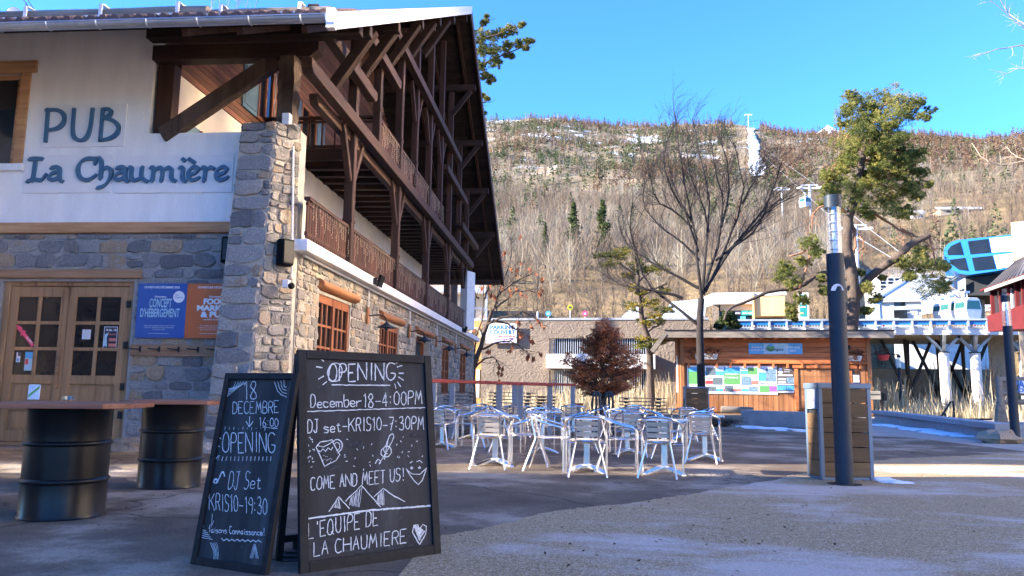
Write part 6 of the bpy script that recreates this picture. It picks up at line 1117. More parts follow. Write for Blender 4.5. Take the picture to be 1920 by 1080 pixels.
L_ = [pylon(1611, 422, 560, 44, 'nearest white lift pylon, behind the big pine trunk'), pylon(1521, 347, 428, 36, 'white lift pylon left of the big pine with a gondola beside it'), pylon(1468, 352, 418, 24, 'pale lift pylon among bare trees left of the gondola'), pylon(1414, 268, 300, 14, 'small lift pylon halfway up the snow cut'), pylon(1404, 214, 246, 12, 'tiny lift pylon on the skyline at the top of the snow cut')]
for s, lb in ((0, 'left lift cable running up the snow cut'), (1, 'right lift cable running up the snow cut')):
    m_ = MB(); m_.tube([aY(1800, 560, 78)]+[L_[i][s] for i in (0, 1, 3, 4)], .035, 4); tag(m_.build('lift_cable', 'rail_grey'), lb, 'cable')
c = L_[1][0]+V(-.3, 0, 0); d = math.hypot(c.x, c.y); s = 21/F*d/2.15; gondola(aY(1510, 389, c.y), 'small white gondola hanging left of the pylon beside the big pine', s*.9, .9, rz=.5)
def far_house(px, py, w, h, label, mt='white_paint', roofmt='snow', r0=200):
    b0 = T(px, py, r0)
    if b0 is None: return
    d = math.hypot(b0.x, b0.y); W, H_ = w/F*d, h/F*d; t = thing('far_house', label, 'building', b0-V(0, 0, 2)); MB().box(b0.x-W/2, b0.x+W/2, b0.y, b0.y+W*.5, b0.z-3, b0.z+H_*.7).build('wall', mt, t); m_ = MB(); m_.prism([(b0.x-W*.55, b0.y-.5, b0.z+H_*.7), (b0.x+W*.55, b0.y-.5, b0.z+H_*.7), (b0.x+W*.5, b0.y+W*.25, b0.z+H_*1.25), (b0.x-W*.5, b0.y+W*.25, b0.z+H_*1.25)], (0, 0, .5)); m_.build('roof', roofmt, t)
    for k in range(3): MB().box(b0.x-W*.35+k*W*.3, b0.x-W*.22+k*W*.3, b0.y-.06, b0.y, b0.z+H_*.15, b0.z+H_*.5).build('window', 'glass_dark', t)
far_house(1432, 236, 34, 9, 'long white building on the skyline right of the snow cut'); far_house(1503, 238, 10, 5, 'tiny white hut on the skyline right of the long building'); far_house(1800, 401, 62, 9, 'low farm building with a snowy roof on the hillside behind the big pine', 'beige_wall'); far_house(1722, 410, 20, 10, 'small white house beside the low farm building on the hillside')
for px, y0, y1, lb in ((1236, 207, 226, 'thin lattice mast on the skyline above the bare tree'), (1203, 219, 232, 'short white mast on the skyline left of the lattice mast')):
    b0 = T(px, y1+4, 500)
    if b0: tag(MB().tube([b0, aY(px, y0, b0.y)], [.9, .35], 5).build('mast', 'rail_grey'), lb, 'mast')
# ------------------------------------------------------------------ unseen buildings added beyond the frame to shade, bounce and reflect sunlight
t = thing('unseen_shade_house', 'tall plastered house with a pitched roof standing left of the chalet square', 'building', (-18, 10.4, 0)); MB().box(-24, -12.9, 8.9, 12.9, 0, 9.2).build('wall', 'cream_plaster', t); MB().prism([(-24.5, 8.3, 9.1), (-12.4, 8.3, 9.1), (-12.4, 10.9, 11.0), (-12.4, 13.2, 9.3), (-24.5, 13.2, 9.3), (-24.5, 10.9, 11.0)][:3]+[(-24.5, 10.9, 11.0)], (0, 0, .2)).prism([(-24.5, 10.9, 11.0), (-12.4, 10.9, 11.0), (-12.4, 13.2, 9.3), (-24.5, 13.2, 9.3)], (0, 0, .2)).build('roof', 'tile_roof', t)  # added out of view to keep the sun off the chalet front
for k in range(4):
    for z in (1.2, 4.2, 7): MB().box(-22.5+k*2.5, -21.3+k*2.5, 8.86, 8.9, z, z+1.4).build('window', 'glass_dark', t)
t = thing('unseen_shade_house', 'long plastered town house closing the square on the left', 'building', (-18, -2, 0)); MB().box(-24, -12.9, -12, 4.6, 0, 9.4).build('wall', 'cream_plaster', t); MB().prism([(-24.5, -12.5, 9.3), (-24.5, 4.9, 9.3), (-18.5, 4.9, 12), (-18.5, -12.5, 12)], (0, 0, .2)).prism([(-18.5, -12.5, 12), (-18.5, 4.9, 12), (-12.5, 4.9, 9.3), (-12.5, -12.5, 9.3)], (0, 0, .2)).build('roof', 'tile_roof', t)  # added out of view to shade the foreground of the square
for k in range(5):
    for z in (1.2, 4.2, 7): MB().box(-12.9, -12.86, -10.5+k*3.2, -9.2+k*3.2, z, z+1.5).build('window', 'glass_dark', t)
m, nt, b = base('reflector_cladding'); b.inputs['Metallic'].default_value = .9; b.inputs['Base Color'].default_value = (.96, .78, .53, 1); b.inputs['Roughness'].default_value = .25
t = thing('unseen_reflector_block', 'tall office block clad in warm pale metal across the square from the chalet', 'building', (33.4, 19.5, 0), math.radians(9.5))  # added reflector: its upper metal throws sun on the chalet's side wall
MB().box(-6.5, 6.5, -4.6, 4.6, 14.5, 26).build('upper_storeys', 'reflector_cladding', t, local=True); MB().box(-6.5, 6.5, -4.6, 4.6, 0, 14.49).build('lower_storeys', 'warm_concrete', t, local=True)
for k in range(6):
    for z in range(2, 25, 4): MB().box(-6.6, -6.5, -4.2+k*1.5, -3.7+k*1.5, z, z+1.4).build('window', 'glass_dark', t, local=True)
plain('bounce_render', (.80, .69, .53), .9, col2=(.74, .63, .48), sc=.5)  # pale walls of the added houses that bounce warm sunlight onto the square
for k, (y0, y1, h) in enumerate([(-22, -9.2, 13), (-9, 1.8, 15), (2, 13, 13.5)]):
    t = thing('unseen_bounce_house', 'cream town house right of the square, %s' % ['farthest behind the viewer', 'the tallest, middle one', 'nearest the metal clad block'][k], 'building', (30, (y0+y1)/2, 0)); MB().box(25, 36, y0, y1, 0, h).build('wall', 'bounce_render', t); MB().prism([(24.4, y0, h-.2), (30.5, y0, h+3.2), (36.6, y0, h-.2)], (0, y1-y0, 0)).build('roof', 'tile_roof', t)
    for j in range(3):
        for z in range(1, int(h)-2, 3): yy = y0+1.4+j*(y1-y0-2)/3; MB().box(24.95, 25, yy, yy+1.1, z, z+1.5).build('window', 'glass_dark', t)
# ------------------------------------------------------------------ trees
def limb(mb, pts, r0, r1, n=6, wig=0, rr=random):
    p = chaikin([Vector(q) for q in pts], 1); k = len(p)
    p = [q+V(rr.gauss(0, wig), rr.gauss(0, wig), rr.gauss(0, wig)) if 0 < i < k-1 else q for i, q in enumerate(p)]
    mb.tube(p, [r0+(r1-r0)*(i/(k-1))**.8 for i in range(k)], n); return p
def twigs(mb, path, rr, n, L, r, lev, up=.35, start=.25, spread=.75, out=None, bend=None):
    tot = len(path)
    for _ in range(n):
        f = start+(1-start)*rr.random(); i = min(int(f*(tot-1)), tot-2); p = path[i].lerp(path[i+1], rr.random()); d = (path[i+1]-path[i]).normalized()
        v = (d+V(rr.gauss(0, spread), rr.gauss(0, spread), rr.gauss(0, spread)*.6)).normalized(); l = L*rr.uniform(.5, 1.2)*(1.15-f*.45); q = [p]; k = 4
        for j in range(k): v = (v+V(rr.gauss(0, .12), rr.gauss(0, .12), up*.45)+(bend*(j*.16) if bend else V(0, 0, 0))).normalized(); q.append(q[-1]+v*l/k)
        mb.tube(q, [r, r*.85, r*.65, r*.5, r*.3], 4 if lev else 3, cap=False)
        if lev: twigs(mb, q, rr, rr.choice([3, 4, 5]), L*.52, r*.5, lev-1, up*.5, .2, spread, None, bend)
        if out is not None: out.append(q[-1])
def pxpath(pts, Y, rr, dj=.0): 
    o = 0; res = []
    for i, (x, y) in enumerate(pts): o += rr.gauss(0, dj)*(i > 0); res.append(aY(x, y, Y+o))
    return res
Z_ = lambda x, y: (1120+x/2.25, 160+y/2.25)
rr = random.Random(12); Yb = 41.5; t = thing('bare_tree', 'tall bare broadleaf tree with dark upswept branches in front of the kiosk', 'tree', at_d(1314, Yb))
mb = MB(); limb(mb, pxpath([(1317, 790), (1315, 720), (1313, 660), (1312, 600), (1315, 560)], Yb, rr), .24, .17, 12)
tw = MB()
for s in ['430,1015 330,940 200,830 158,690 135,600 150,470', '440,900 425,760 405,610 375,450 352,300 330,130', '445,880 452,760 470,600 468,460 440,320 400,140', '448,880 500,720 522,600 528,480 500,380 470,210', '455,870 520,740 560,640 600,520 618,400 570,230',
          '455,860 560,690 650,590 720,500 760,400 770,330', '430,740 340,650 250,590 190,500 200,400', '520,600 560,460 555,350 520,240', '400,580 330,470 290,380 280,260 330,160', '500,740 620,640 740,510 830,470', '425,700 380,560 330,440 300,330', '470,620 440,500 400,400 372,260', '440,860 330,800 210,740 110,660 90,580', '560,690 640,640 700,560 740,450', '360,900 220,860 120,850 40,810', '610,500 650,420 690,360', '405,600 340,540 240,480 220,380']:
    q = pxpath([Z_(*map(float, a.split(','))) for a in s.split()], Yb, rr, .55); r0 = .105 if q[0].z < 7.2 else .075; p = limb(mb, q, r0, .018, 7, .03, rr); twigs(tw, p, rr, 25, 2.4, .014, 2, .45, .22, .5, None, V(.55, .1, -.25))
mb.build('trunk', 'bark_dark', t, smooth=True); tw.build('crown', 'bark_dark', t)
def clusters(pts, Y, rr, dj, tint=(.15, .75)):
    cs, rd, tn = [], [], []
    for x, y, r in pts:
        for k in range(3): yy = Y+rr.gauss(0, dj); cs.append(aY(x+rr.gauss(0, r*.25), y+rr.gauss(0, r*.2), yy)); rd.append(r/F*yy*rr.uniform(.55, .9)); tn.append(rr.uniform(*tint))
    return np.array(cs), np.array(rd), np.array(tn)
def foliage(pts, Y, rr, dj, mt, par, per, size, asp=3., flat=.8, tint=(.15, .75), nm='crown', grow=1.):
    pts = [(x, y, r*grow) for x, y, r in pts]
    cs, rd, tn = clusters(pts, Y, rr, dj, tint); sub, sr, st = [], [], []
    for c, r, q in zip(cs, rd, tn):
        for k in range(24):
            d = RNG.normal(size=3); d /= np.linalg.norm(d); sub.append(c+d*r*RNG.random()**.4*np.array([1, 1, flat])); sr.append(r*.24); st.append(q+RNG.normal(0, .15))
    v, f, tt = leafcloud(np.array(sub), np.array(sr), per, size, np.array(st), RNG, flat, aspect=asp); return mk(nm, v, f, mt, par, tint=tt)
rr = random.Random(3); Yp = 55; t = thing('pine_tree', 'big gnarled pine with orange limbs rising behind the kiosk', 'tree', at_d(1600, Yp)); mb = MB()
limb(mb, pxpath([(1599, 790), (1597, 690), (1597, 620), (1601, 560), (1597, 500), (1588, 455), (1590, 410)], Yp, rr), .50, .33, 14, .04, rr); limb(mb, pxpath([(1590, 415), (1600, 370), (1612, 330), (1622, 280), (1632, 230), (1640, 195)], Yp, rr), .34, .10, 10, .04, rr); limb(mb, pxpath([(1601, 565), (1622, 530), (1650, 505), (1690, 476), (1712, 455), (1742, 440)], Yp, rr, .2), .34, .20, 10, .04, rr); limb(mb, pxpath([(1595, 520), (1560, 514), (1535, 512), (1500, 540), (1450, 545), (1405, 562), (1362, 578), (1358, 600)], Yp, rr, .5), .24, .07, 8, .05, rr); mb.build('trunk', 'bark', t, smooth=True); mb = MB()
for q, a, b in [([(1592, 430), (1602, 425), (1604, 450), (1600, 470)], .16, .10), ([(1612, 300), (1590, 290), (1570, 300), (1560, 320)], .12, .03), ([(1615, 300), (1650, 300), (1668, 320), (1670, 335)], .14, .03), ([(1632, 230), (1660, 195), (1670, 190)], .10, .03), ([(1625, 200), (1610, 190), (1595, 200)], .10, .03), ([(1590, 400), (1560, 380), (1525, 395), (1523, 430)], .12, .03), ([(1640, 400), (1670, 420), (1690, 430), (1710, 445)], .12, .04), ([(1690, 430), (1720, 445), (1755, 470)], .09, .02), ([(1610, 440), (1620, 455), (1617, 490)], .06, .02), ([(1640, 290), (1660, 280), (1690, 290), (1700, 310)], .10, .03), ([(1500, 540), (1515, 490), (1520, 460)], .10, .03), ([(1480, 480), (1500, 475), (1512, 470)], .08, .03), ([(1742, 440), (1755, 490), (1750, 520)], .08, .03), ([(1625, 250), (1600, 240), (1585, 260)], .08, .03), ([(1620, 350), (1650, 345), (1690, 360)], .12, .03)]:
    p = limb(mb, pxpath(q, Yp, rr, .25), a, b, 8, .05, rr); twigs(mb, p, rr, 6, 1.1, .022, 1, .0, .4, .9)
mb.build('limb', 'bark_orange', t, smooth=True)
foliage([(1645+rr.gauss(0, 42), 290+rr.gauss(0, 58), rr.uniform(12, 22)) for _ in range(34)]+[(1590, 215, 25), (1620, 200, 28), (1655, 192, 30), (1690, 188, 30), (1717, 195, 18), (1608, 240, 30), (1645, 235, 32), (1682, 232, 32), (1708, 222, 20), (1588, 268, 26), (1660, 275, 30), (1692, 268, 26), (1600, 300, 16), (1682, 312, 26), (1702, 298, 18), (1565, 340, 24), (1548, 368, 18), (1590, 352, 28), (1620, 360, 24), (1575, 385, 22), (1612, 388, 18), (1658, 345, 24), (1690, 350, 26), (1712, 345, 16), (1726, 322, 12), (1652, 372, 24), (1686, 384, 26), (1715, 372, 18), (1625, 405, 14), (1700, 400, 16), (1720, 288, 12), (1625, 225, 20), (1556, 330, 12), (1575, 235, 10), (1728, 190, 8), (1590, 205, 10), (1740, 345, 8),
         (1695, 488, 16), (1722, 500, 24), (1750, 500, 22), (1772, 530, 18), (1742, 532, 24), (1704, 518, 16), (1730, 474, 16), (1765, 500, 14), (1516, 448, 18), (1530, 468, 14), (1506, 488, 14), (1480, 500, 18), (1464, 516, 14), (1490, 530, 18), (1500, 560, 16), (1480, 578, 14), (1484, 598, 8), (1540, 520, 10), (1550, 545, 12), (1632, 540, 14), (1640, 562, 11), (1625, 582, 9), (1618, 510, 9), (1655, 520, 8)], Yp, rr, 1.2, 'pine_leaf', t, 26, .20, 5.5, .7, grow=1.34)
rr = random.Random(5); Ym = 47; t = thing('pine_tree', 'slender leaning pine with yellowish tufts behind the red leaved tree', 'tree', at_d(1222, Ym)); mb = MB()
limb(mb, pxpath([(1222, 780), (1219, 700), (1217, 645), (1205, 605), (1200, 570), (1196, 530), (1190, 480)], Ym, rr, .1), .28, .08, 10, .03, rr)
for q in ([(1200, 560), (1230, 540), (1250, 530)], [(1196, 520), (1160, 490), (1140, 480)], [(1205, 600), (1235, 590), (1250, 585)], [(1196, 530), (1220, 505), (1240, 500)], [(1212, 625), (1232, 612), (1238, 606)]): p = limb(mb, pxpath(q, Ym, rr, .3), .08, .02, 6, .04, rr); twigs(mb, p, rr, 8, .8, .015, 1, 0, .2, .8)
mb.build('trunk', 'bark', t, smooth=True); foliage([(1150, 474, 14), (1172, 478, 16), (1192, 488, 14), (1138, 490, 10), (1212, 503, 12), (1180, 516, 8), (1232, 508, 13), (1202, 545, 10), (1226, 574, 16), (1246, 580, 12), (1190, 574, 11), (1215, 606, 10), (1214, 650, 13), (1234, 640, 10), (1232, 600, 10), (1126, 478, 8), (1200, 640, 8), (1244, 545, 8)], Ym, rr, .8, 'yellow_pine', t, 12, .17, 5, .4, (.1, .9), grow=2.0)
rr = random.Random(8); Yr = 25; t = thing('copper_tree', 'small dense tree full of dry copper brown leaves at the terrace end', 'tree', at_d(1130, Yr)); mb = MB(); limb(mb, pxpath([(1130, 790), (1130, 740), (1128, 690), (1126, 625)], Yr, rr), .09, .02, 8); pts = []
while len(pts) < 230:
    y = rr.uniform(606, 738); k = (y-606)/132; w_ = 8+62*min(1, k/.62)**.75 if k < .62 else 70-28*(k-.62)/.38; pts.append((1131+rr.uniform(-1, 1)*w_*1.02, y+rr.gauss(0, 4), rr.uniform(5, 11)))
for k in range(70):
    a = rr.uniform(0, 6.3); x, y = 1131+rr.uniform(.9, 1.2)*66*math.cos(a), 684+rr.uniform(.85, 1.15)*52*math.sin(a)
    if y > 660 or abs(x-1131) < 30: pts.append((x, y, rr.uniform(3, 6)))
for x, y, r in pts[:70]: q = pxpath([(1129, min(745, y+25)), ((1129+x)/2, y+8), (x, y)], Yr, rr, .25); mb.tube(q, [.022, .014, .006], 4, cap=False)
cs, tn = [], []
for x, y, r in pts:
    a_ = aY(1130+(x-1130)*.25, min(742, y+16), Yr+rr.gauss(0, .1)); b_ = aY(x, y, Yr+rr.gauss(0, .5)); q = rr.uniform(.1, .9); mb.tube([a_, a_.lerp(b_, .6), b_], [.012, .008, .003], 3, cap=False)
    for k in range(9): f = .35+.75*rr.random(); c = a_.lerp(b_, f); cs.append(c+V(rr.gauss(0, .05), rr.gauss(0, .05), rr.gauss(0, .03))); tn.append(q+rr.gauss(0, .12))
mb.build('trunk', 'bark', t, smooth=True); v_, f_, t_ = leafcloud(np.array(cs), .11, 15, .058, np.array(tn), RNG, .6, aspect=2.2); mk('crown', v_, f_, 'brown_leaf', t, tint=t_)
rr = random.Random(9); Yl = 41; t = thing('bare_tree', 'thin bare tree with a few hanging brown leaves beside the chalet end', 'tree', at_d(888, Yl)); mb = MB(); tips = []
limb(mb, pxpath([(889, 790), (887, 740), (886, 700), (898, 660), (912, 615), (922, 580)], Yl, rr), .2, .09, 8, .02, rr)
for q in ([(886, 700), (892, 640), (905, 590), (908, 545), (905, 500)], [(922, 585), (940, 540), (955, 490), (960, 445)], [(912, 610), (950, 590), (985, 585), (1005, 600)], [(900, 655), (930, 640), (965, 640), (990, 660)], [(922, 580), (960, 550), (990, 540), (1010, 555)], [(908, 560), (925, 520), (940, 470)], [(925, 600), (960, 610), (985, 630)], [(898, 560), (885, 530), (890, 490)], [(930, 560), (975, 520), (1000, 510)], [(890, 690), (920, 665), (935, 680)]):
    p = limb(mb, pxpath(q, Yl, rr, .4), .07, .015, 6, .05, rr); twigs(mb, p, rr, 14, 1.3, .014, 1, -.05, .15, .9, tips)
mb.build('trunk', 'bark', t, smooth=True); cs = np.array([tips[int(i)]+V(0, 0, -.12) for i in RNG.integers(0, len(tips), 110)]); v_, f_, t_ = leafcloud(cs, .08, 2, .30, .4, RNG, aspect=1.8, droop=2.5); mk('leaves', v_, f_, 'brown_leaf', t, tint=t_)
rr = random.Random(6); Yq = 46; t = thing('pine_tree', 'pine whose green crown juts out behind the chalet roof', 'tree', at_d(840, Yq)); mb = MB(); limb(mb, [at_d(840, Yq), at_d(842, Yq)+V(0, 0, 12), aY(850, 120, Yq), aY(860, 20, Yq)], .5, .15, 10, .05, rr)
for q in ([(850, 160), (890, 130), (930, 105), (1000, 78)], [(852, 90), (900, 75), (940, 62), (975, 48)], [(850, 220), (890, 200), (915, 185)], [(850, 140), (890, 140), (920, 150)], [(852, 60), (890, 60), (912, 40)]): p = limb(mb, pxpath(q, Yq, rr, .3), .12, .02, 6, .05, rr); twigs(mb, p, rr, 10, .8, .015, 1, .3, .3, .7)
mb.build('trunk', 'bark', t, smooth=True); foliage([(905, 68, 18), (926, 62, 18), (946, 62, 14), (964, 54, 10), (976, 46, 7), (990, 78, 9), (1000, 76, 5), (900, 95, 18), (925, 92, 18), (950, 86, 15), (972, 82, 11), (904, 122, 16), (930, 115, 14), (914, 142, 12), (922, 150, 9), (905, 178, 9), (914, 186, 7), (910, 40, 8), (906, 208, 7), (870, 60, 26), (870, 110, 26), (860, 20, 14), (912, 30, 4), (955, 105, 9), (985, 90, 7), (780, 40, 16), (820, 44, 14)], Yq, rr, .9, 'pine_leaf', t, 20, .19, 6., .7, grow=1.25)
rr = random.Random(16); t = thing('juniper', 'small dark green conifer bush above the kiosk roof', 'bush', at_d(1366, 57)); mb = MB(); limb(mb, [at_d(1366, 57), aY(1366, 640, 57), aY(1367, 600, 57)], .12, .04, 6); mb.build('trunk', 'bark', t); foliage([(1358, 596, 11), (1374, 596, 11), (1366, 588, 9), (1350, 608, 10), (1382, 608, 9), (1366, 606, 12), (1346, 614, 8), (1368, 622, 14)], 57, rr, .6, 'fir_leaf', t, 12, .22, 3.)
# branches reaching in at the right edge
rr = random.Random(2); Ye = 13; t = thing('bare_tree', 'bare tree whose thin pale twigs reach in at the top right', 'tree', at_d(2080, Ye)); mb = MB(); tk = limb(mb, [at_d(2085, Ye), aY(2074, 620, Ye), aY(2078, 420, Ye), aY(2068, 200, Ye), aY(2072, 40, Ye), aY(2060, -140, Ye)], .14, .04, 10, .02, rr); mb.build('trunk', 'bark', t, smooth=True); mb = MB(); twigs(mb, [q for q in tk if q.x > 0][3:], rr, 16, 1.3, .018, 1, .3, .3, .6) if False else None
for q, a in (([(2070, 150), (1990, 90), (1925, 84), (1880, 90), (1832, 104)], .022), ([(2066, 110), (1980, 70), (1920, 45), (1885, 20), (1870, -15)], .02), ([(2074, 380), (1990, 315), (1925, 298), (1880, 312), (1845, 300), (1822, 268)], .022), ([(1925, 300), (1900, 290), (1885, 275)], .01), ([(1990, 150), (1920, 125), (1880, 140)], .012), ([(1990, 90), (1930, 60), (1850, -5)], .01), ([(1990, 320), (1930, 330), (1895, 345)], .010)): p = limb(mb, pxpath(q, Ye, rr, .12), a, .004, 5, .006, rr); twigs(mb, p, rr, 7, .32, .0035, 1, .0, .3, .7)
for k in range(9): z = 1.9+k*.62; s = 1 if k % 2 else .4; b0 = at_d(2072, Ye)+V(0, 0, z); q = limb(mb, [b0, b0+V(.5*s, -.4+.1*k, .45), b0+V(1.1*s, -.7+.18*k, 1.2)], .03, .006, 5, .02, rr); twigs(mb, q, rr, 8, .5, .005, 1, .2, .2, .7)
mb.build('crown', 'pale_twig', t)
rr = random.Random(22); t = thing('bare_tree', 'bare tree whose fine tips show above the chalet roof at the top', 'tree', at_d(440, 50)); mb = MB(); limb(mb, [at_d(440, 50), aY(440, 300, 50), aY(445, 30, 50)], .3, .05, 8)
for x in (395, 410, 428, 445, 462, 478): p = limb(mb, pxpath([(440, 120), ((x+440)/2, 60), (x, 15), (x+4, -6)], 50, rr, .3), .05, .01, 5, .04, rr); twigs(mb, p, rr, 10, 1.0, .012, 1, .5, .5, .6)
mb.build('trunk', 'pale_twig', t)
# dish and aerials on the roof
c = aY(27, 20, 17); t = thing('satellite_dish', 'white satellite dish on the chalet roof at the far left', 'satellite dish', c-V(0, 0, .5)); MB().lathe([(0, 0), (.06, .008), (.11, .025), (.14, .045), (.142, .042), (.11, .02), (0, -.005)], (0, 0, 0), 20).build('dish', 'white_paint', t, smooth=True, local=True); t.children[0].rotation_euler = (1.2, 0, .4); t.children[0].location = (0, 0, .45); MB().tube([(0, .05, -.8), (0, .05, .4)], .025, 6).build('mast', 'zinc', t, local=True)
c = aY(54, 22, 17); tag(MB().tube([c-V(0, 0, 1), c+V(-.1, 0, .25)], .012, 5).tube([c+V(-.18, 0, .32), c+V(.1, 0, .02)], .01, 4).tube([c+V(-.05, 0, .3), c+V(.18, 0, .0)], .01, 4).build('aerial', 'iron'), 'thin dark television aerial on the roof beside the dish', 'aerial')
# ------------------------------------------------------------------ dry reeds and tall grass
def reeds(spec, seed, name):
    rg = np.random.default_rng(seed); V_, T_ = [], []
    for (x0, x1, Y0, Y1, n, h0, h1, w) in spec:
        x = rg.uniform(x0, x1, n); y = rg.uniform(Y0, Y1, n)
        bx = np.array([at_d(a, b)[:2] for a, b in zip(x, y)]); h = rg.uniform(h0, h1, n)*(.6+.8*rg.random(n)); le = rg.normal(0, .16, (n, 2))*h[:, None]; ang = rg.uniform(-.8, .8, n); ww = np.stack([np.cos(ang), np.sin(ang)], 1)*w/2
        def lay(f, k): c = bx+le*f**1.6; z = h*f; return np.concatenate([c-ww*k, z[:, None]], 1), np.concatenate([c+ww*k, z[:, None]], 1)
        P = [lay(0, 1), lay(.5, .85), lay(1, .25)]; V_.append(np.stack([P[0][0], P[0][1], P[1][0], P[1][1], P[2][0], P[2][1]], 1).reshape(-1, 3)); T_.append(np.repeat(rg.random(n), 2))
    v = np.concatenate(V_); n = len(v)//6; f = (np.arange(n)[:, None, None]*6+np.array([[0, 1, 3, 2], [2, 3, 5, 4]])).reshape(-1, 4); return struct(mk(name, v, f, 'dry_grass', None, tint=np.concatenate(T_)), 'stuff')
reeds([(905, 1075, 48, 55, 600, .5, 1.3, .045), (1150, 1262, 47, 54, 420, .7, 1.9, .045), (1060, 1160, 46, 54, 350, .6, 2.4, .05), (920, 1262, 44, 49, 500, .3, 1.0, .04)], 1, 'dry_reeds')
reeds([(1636, 1700, 47, 56, 420, .6, 1.9, .05), (1700, 1880, 46, 58, 800, .4, 1.1, .045), (1800, 1925, 40, 56, 400, .4, 1.1, .045), (1740, 1860, 50, 58, 60, 1.5, 3, .04), (1640, 1925, 44, 46, 500, .25, .7, .04)], 2, 'dry_grass')
# ------------------------------------------------------------------ woods on the hill
def pt_az(n, px0, px1, y0, y1, rg, r0):
    """points on the hill inside a window of bearings and elevations"""
    out = []
    while len(out) < n:
        p = T(rg.uniform(px0, px1), rg.uniform(y0, y1), r0)
        if p is not None: out.append(p)
    return out
class Height:
    pass
def scatter(az0, az1, ra, rb, n, rg, dens=None):
    a = rg.uniform(az0, az1, n); r = np.sqrt(rg.uniform(ra*ra, rb*rb, n)); x, y = r*np.sin(a), r*np.cos(a); z = np.array([hz(i, j) for i, j in zip(x, y)]); q = np.stack([x, y, z], 1)
    if dens is not None: q = q[rg.random(n) < np.array([dens(*p) for p in q])]
    return q
def conewood(P, hmin, hmax, per, mt, name, rg, wide=.26, lsz=.16, t0=.15, t1=.85, low=.12):
    n = len(P); h = hmin+(hmax-hmin)*rg.random(n)**1.6; tn = rg.uniform(t0, t1, n); k = per; f = rg.random((n, k))**1.3*(1-low)+low; a = rg.uniform(0, 2*math.pi, (n, k)); rad = (1-f)**.8*wide*h[:, None]*np.sqrt(rg.uniform(.2, 1, (n, k))); c = np.stack([P[:, 0, None]+rad*np.cos(a), P[:, 1, None]+rad*np.sin(a), P[:, 2, None]+f*h[:, None]], 2).reshape(-1, 3)
    s = (h[:, None]*lsz*rg.uniform(.6, 1.3, (n, k))*(1.15-.6*f)).reshape(-1, 1); d1 = rg.normal(size=(n*k, 3)); d1[:, 2] *= .6; d1 /= np.linalg.norm(d1, axis=1)[:, None]; d2 = np.cross(d1, rg.normal(size=(n*k, 3))); d2 /= np.linalg.norm(d2, axis=1)[:, None]
    v = np.stack([c-d1*s, c+d2*s*.6, c+d1*s, c-d2*s*.6], 1).reshape(-1, 3); tt = np.clip(np.repeat(tn, k)+rg.normal(0, .12, n*k), 0, 1); return struct(mk(name, v, np.arange(len(v)).reshape(-1, 4), mt, None, tint=tt), 'stuff')
def barewood(P, hmin, hmax, per, w, name, rg, t0=.2, t1=.9, mt='bare_wood'):
    n = len(P); h = hmin+(hmax-hmin)*rg.random(n)**1.4; tn = np.clip((t0+t1)/2+(t1-t0)*(.75*np.array([mnoise.noise((p[0]*.022, p[1]*.022, 7)) for p in P])+rg.normal(0, .16, n)), 0, 1); V_ = []; T_ = []
    f = rg.random((n, per))*.72; f[:, 0] = 0; L = h[:, None]*(1-f)*rg.uniform(.35, .75, (n, per)); L[:, 0] = h; a = rg.uniform(0, 2*math.pi, (n, per)); sl = rg.uniform(.15, 1.0, (n, per)); sl[:, 0] = .03
    b = np.stack([np.broadcast_to(P[:, 0, None], (n, per)), np.broadcast_to(P[:, 1, None], (n, per)), P[:, 2, None]+f*h[:, None]], 2).reshape(-1, 3); d = np.stack([np.cos(a)*sl*L, np.sin(a)*sl*L, L*np.sqrt(1-sl*sl*.6)], 2).reshape(-1, 3); m1 = b+d*.5+np.stack([np.cos(a)*L*.07, np.sin(a)*L*.07, -L*.02], 2).reshape(-1, 3); e = b+d
    ww = np.full((n, per), w*.55); ww[:, 0] = w*1.5; ww = ww.reshape(-1, 1); th = rg.uniform(-.6, .6, n*per); s = np.stack([np.cos(th), np.sin(th), 0*th], 1)*ww/2
    v = np.stack([b-s, b+s, m1-s*.7, m1+s*.7, e-s*.3, e+s*.3], 1).reshape(-1, 3); nq = n*per; fa = (np.arange(nq)[:, None, None]*6+np.array([[0, 1, 3, 2], [2, 3, 5, 4]])).reshape(-1, 4); tt = np.clip(np.repeat(np.repeat(tn, per)+rg.normal(0, .1, nq), 2), 0, 1); return struct(mk(name, v, fa, mt, None, tint=tt), 'stuff')
rg = np.random.default_rng(21); AZ = lambda px: az_el(px, 600)[0]; nz = lambda x, y, s, k: mnoise.noise((x*s, y*s, k))
cut0, cut1 = AZ(1388), AZ(1436)
def incut(x, y): a = math.atan2(x, y); r = math.hypot(x, y); return cut0 < a < cut1 and r > 430
A0, A1, AM = AZ(840), AZ(2000), AZ(1300)
def d_bare(x, y, z):
    a = math.atan2(x, y); r = math.hypot(x, y); k = min(1, max(0, 1-(r-330-140*nz(x, y, .012, 6))/110))
    if a > AZ(1640): k *= .55
    return k*(.55+.6*nz(x, y, .02, 1))
P = scatter(A0, A1, 112, 520, 5200, rg, d_bare); barewood(P, 5, 10.5, 100, .075, 'bare_forest', rg)
P = scatter(A0, AZ(1640), 100, 260, 520, rg); barewood(P, 5, 9.5, 90, .055, 'birch_wood', rg, .45, 1)
P = scatter(A0, A1, 66, 112, 420, rg, lambda x, y, z: .8 if math.hypot(x, y) > 69 else .3); barewood(P, 1.5, 5.5, 50, .05, 'bank_scrub', rg, .0, .6)
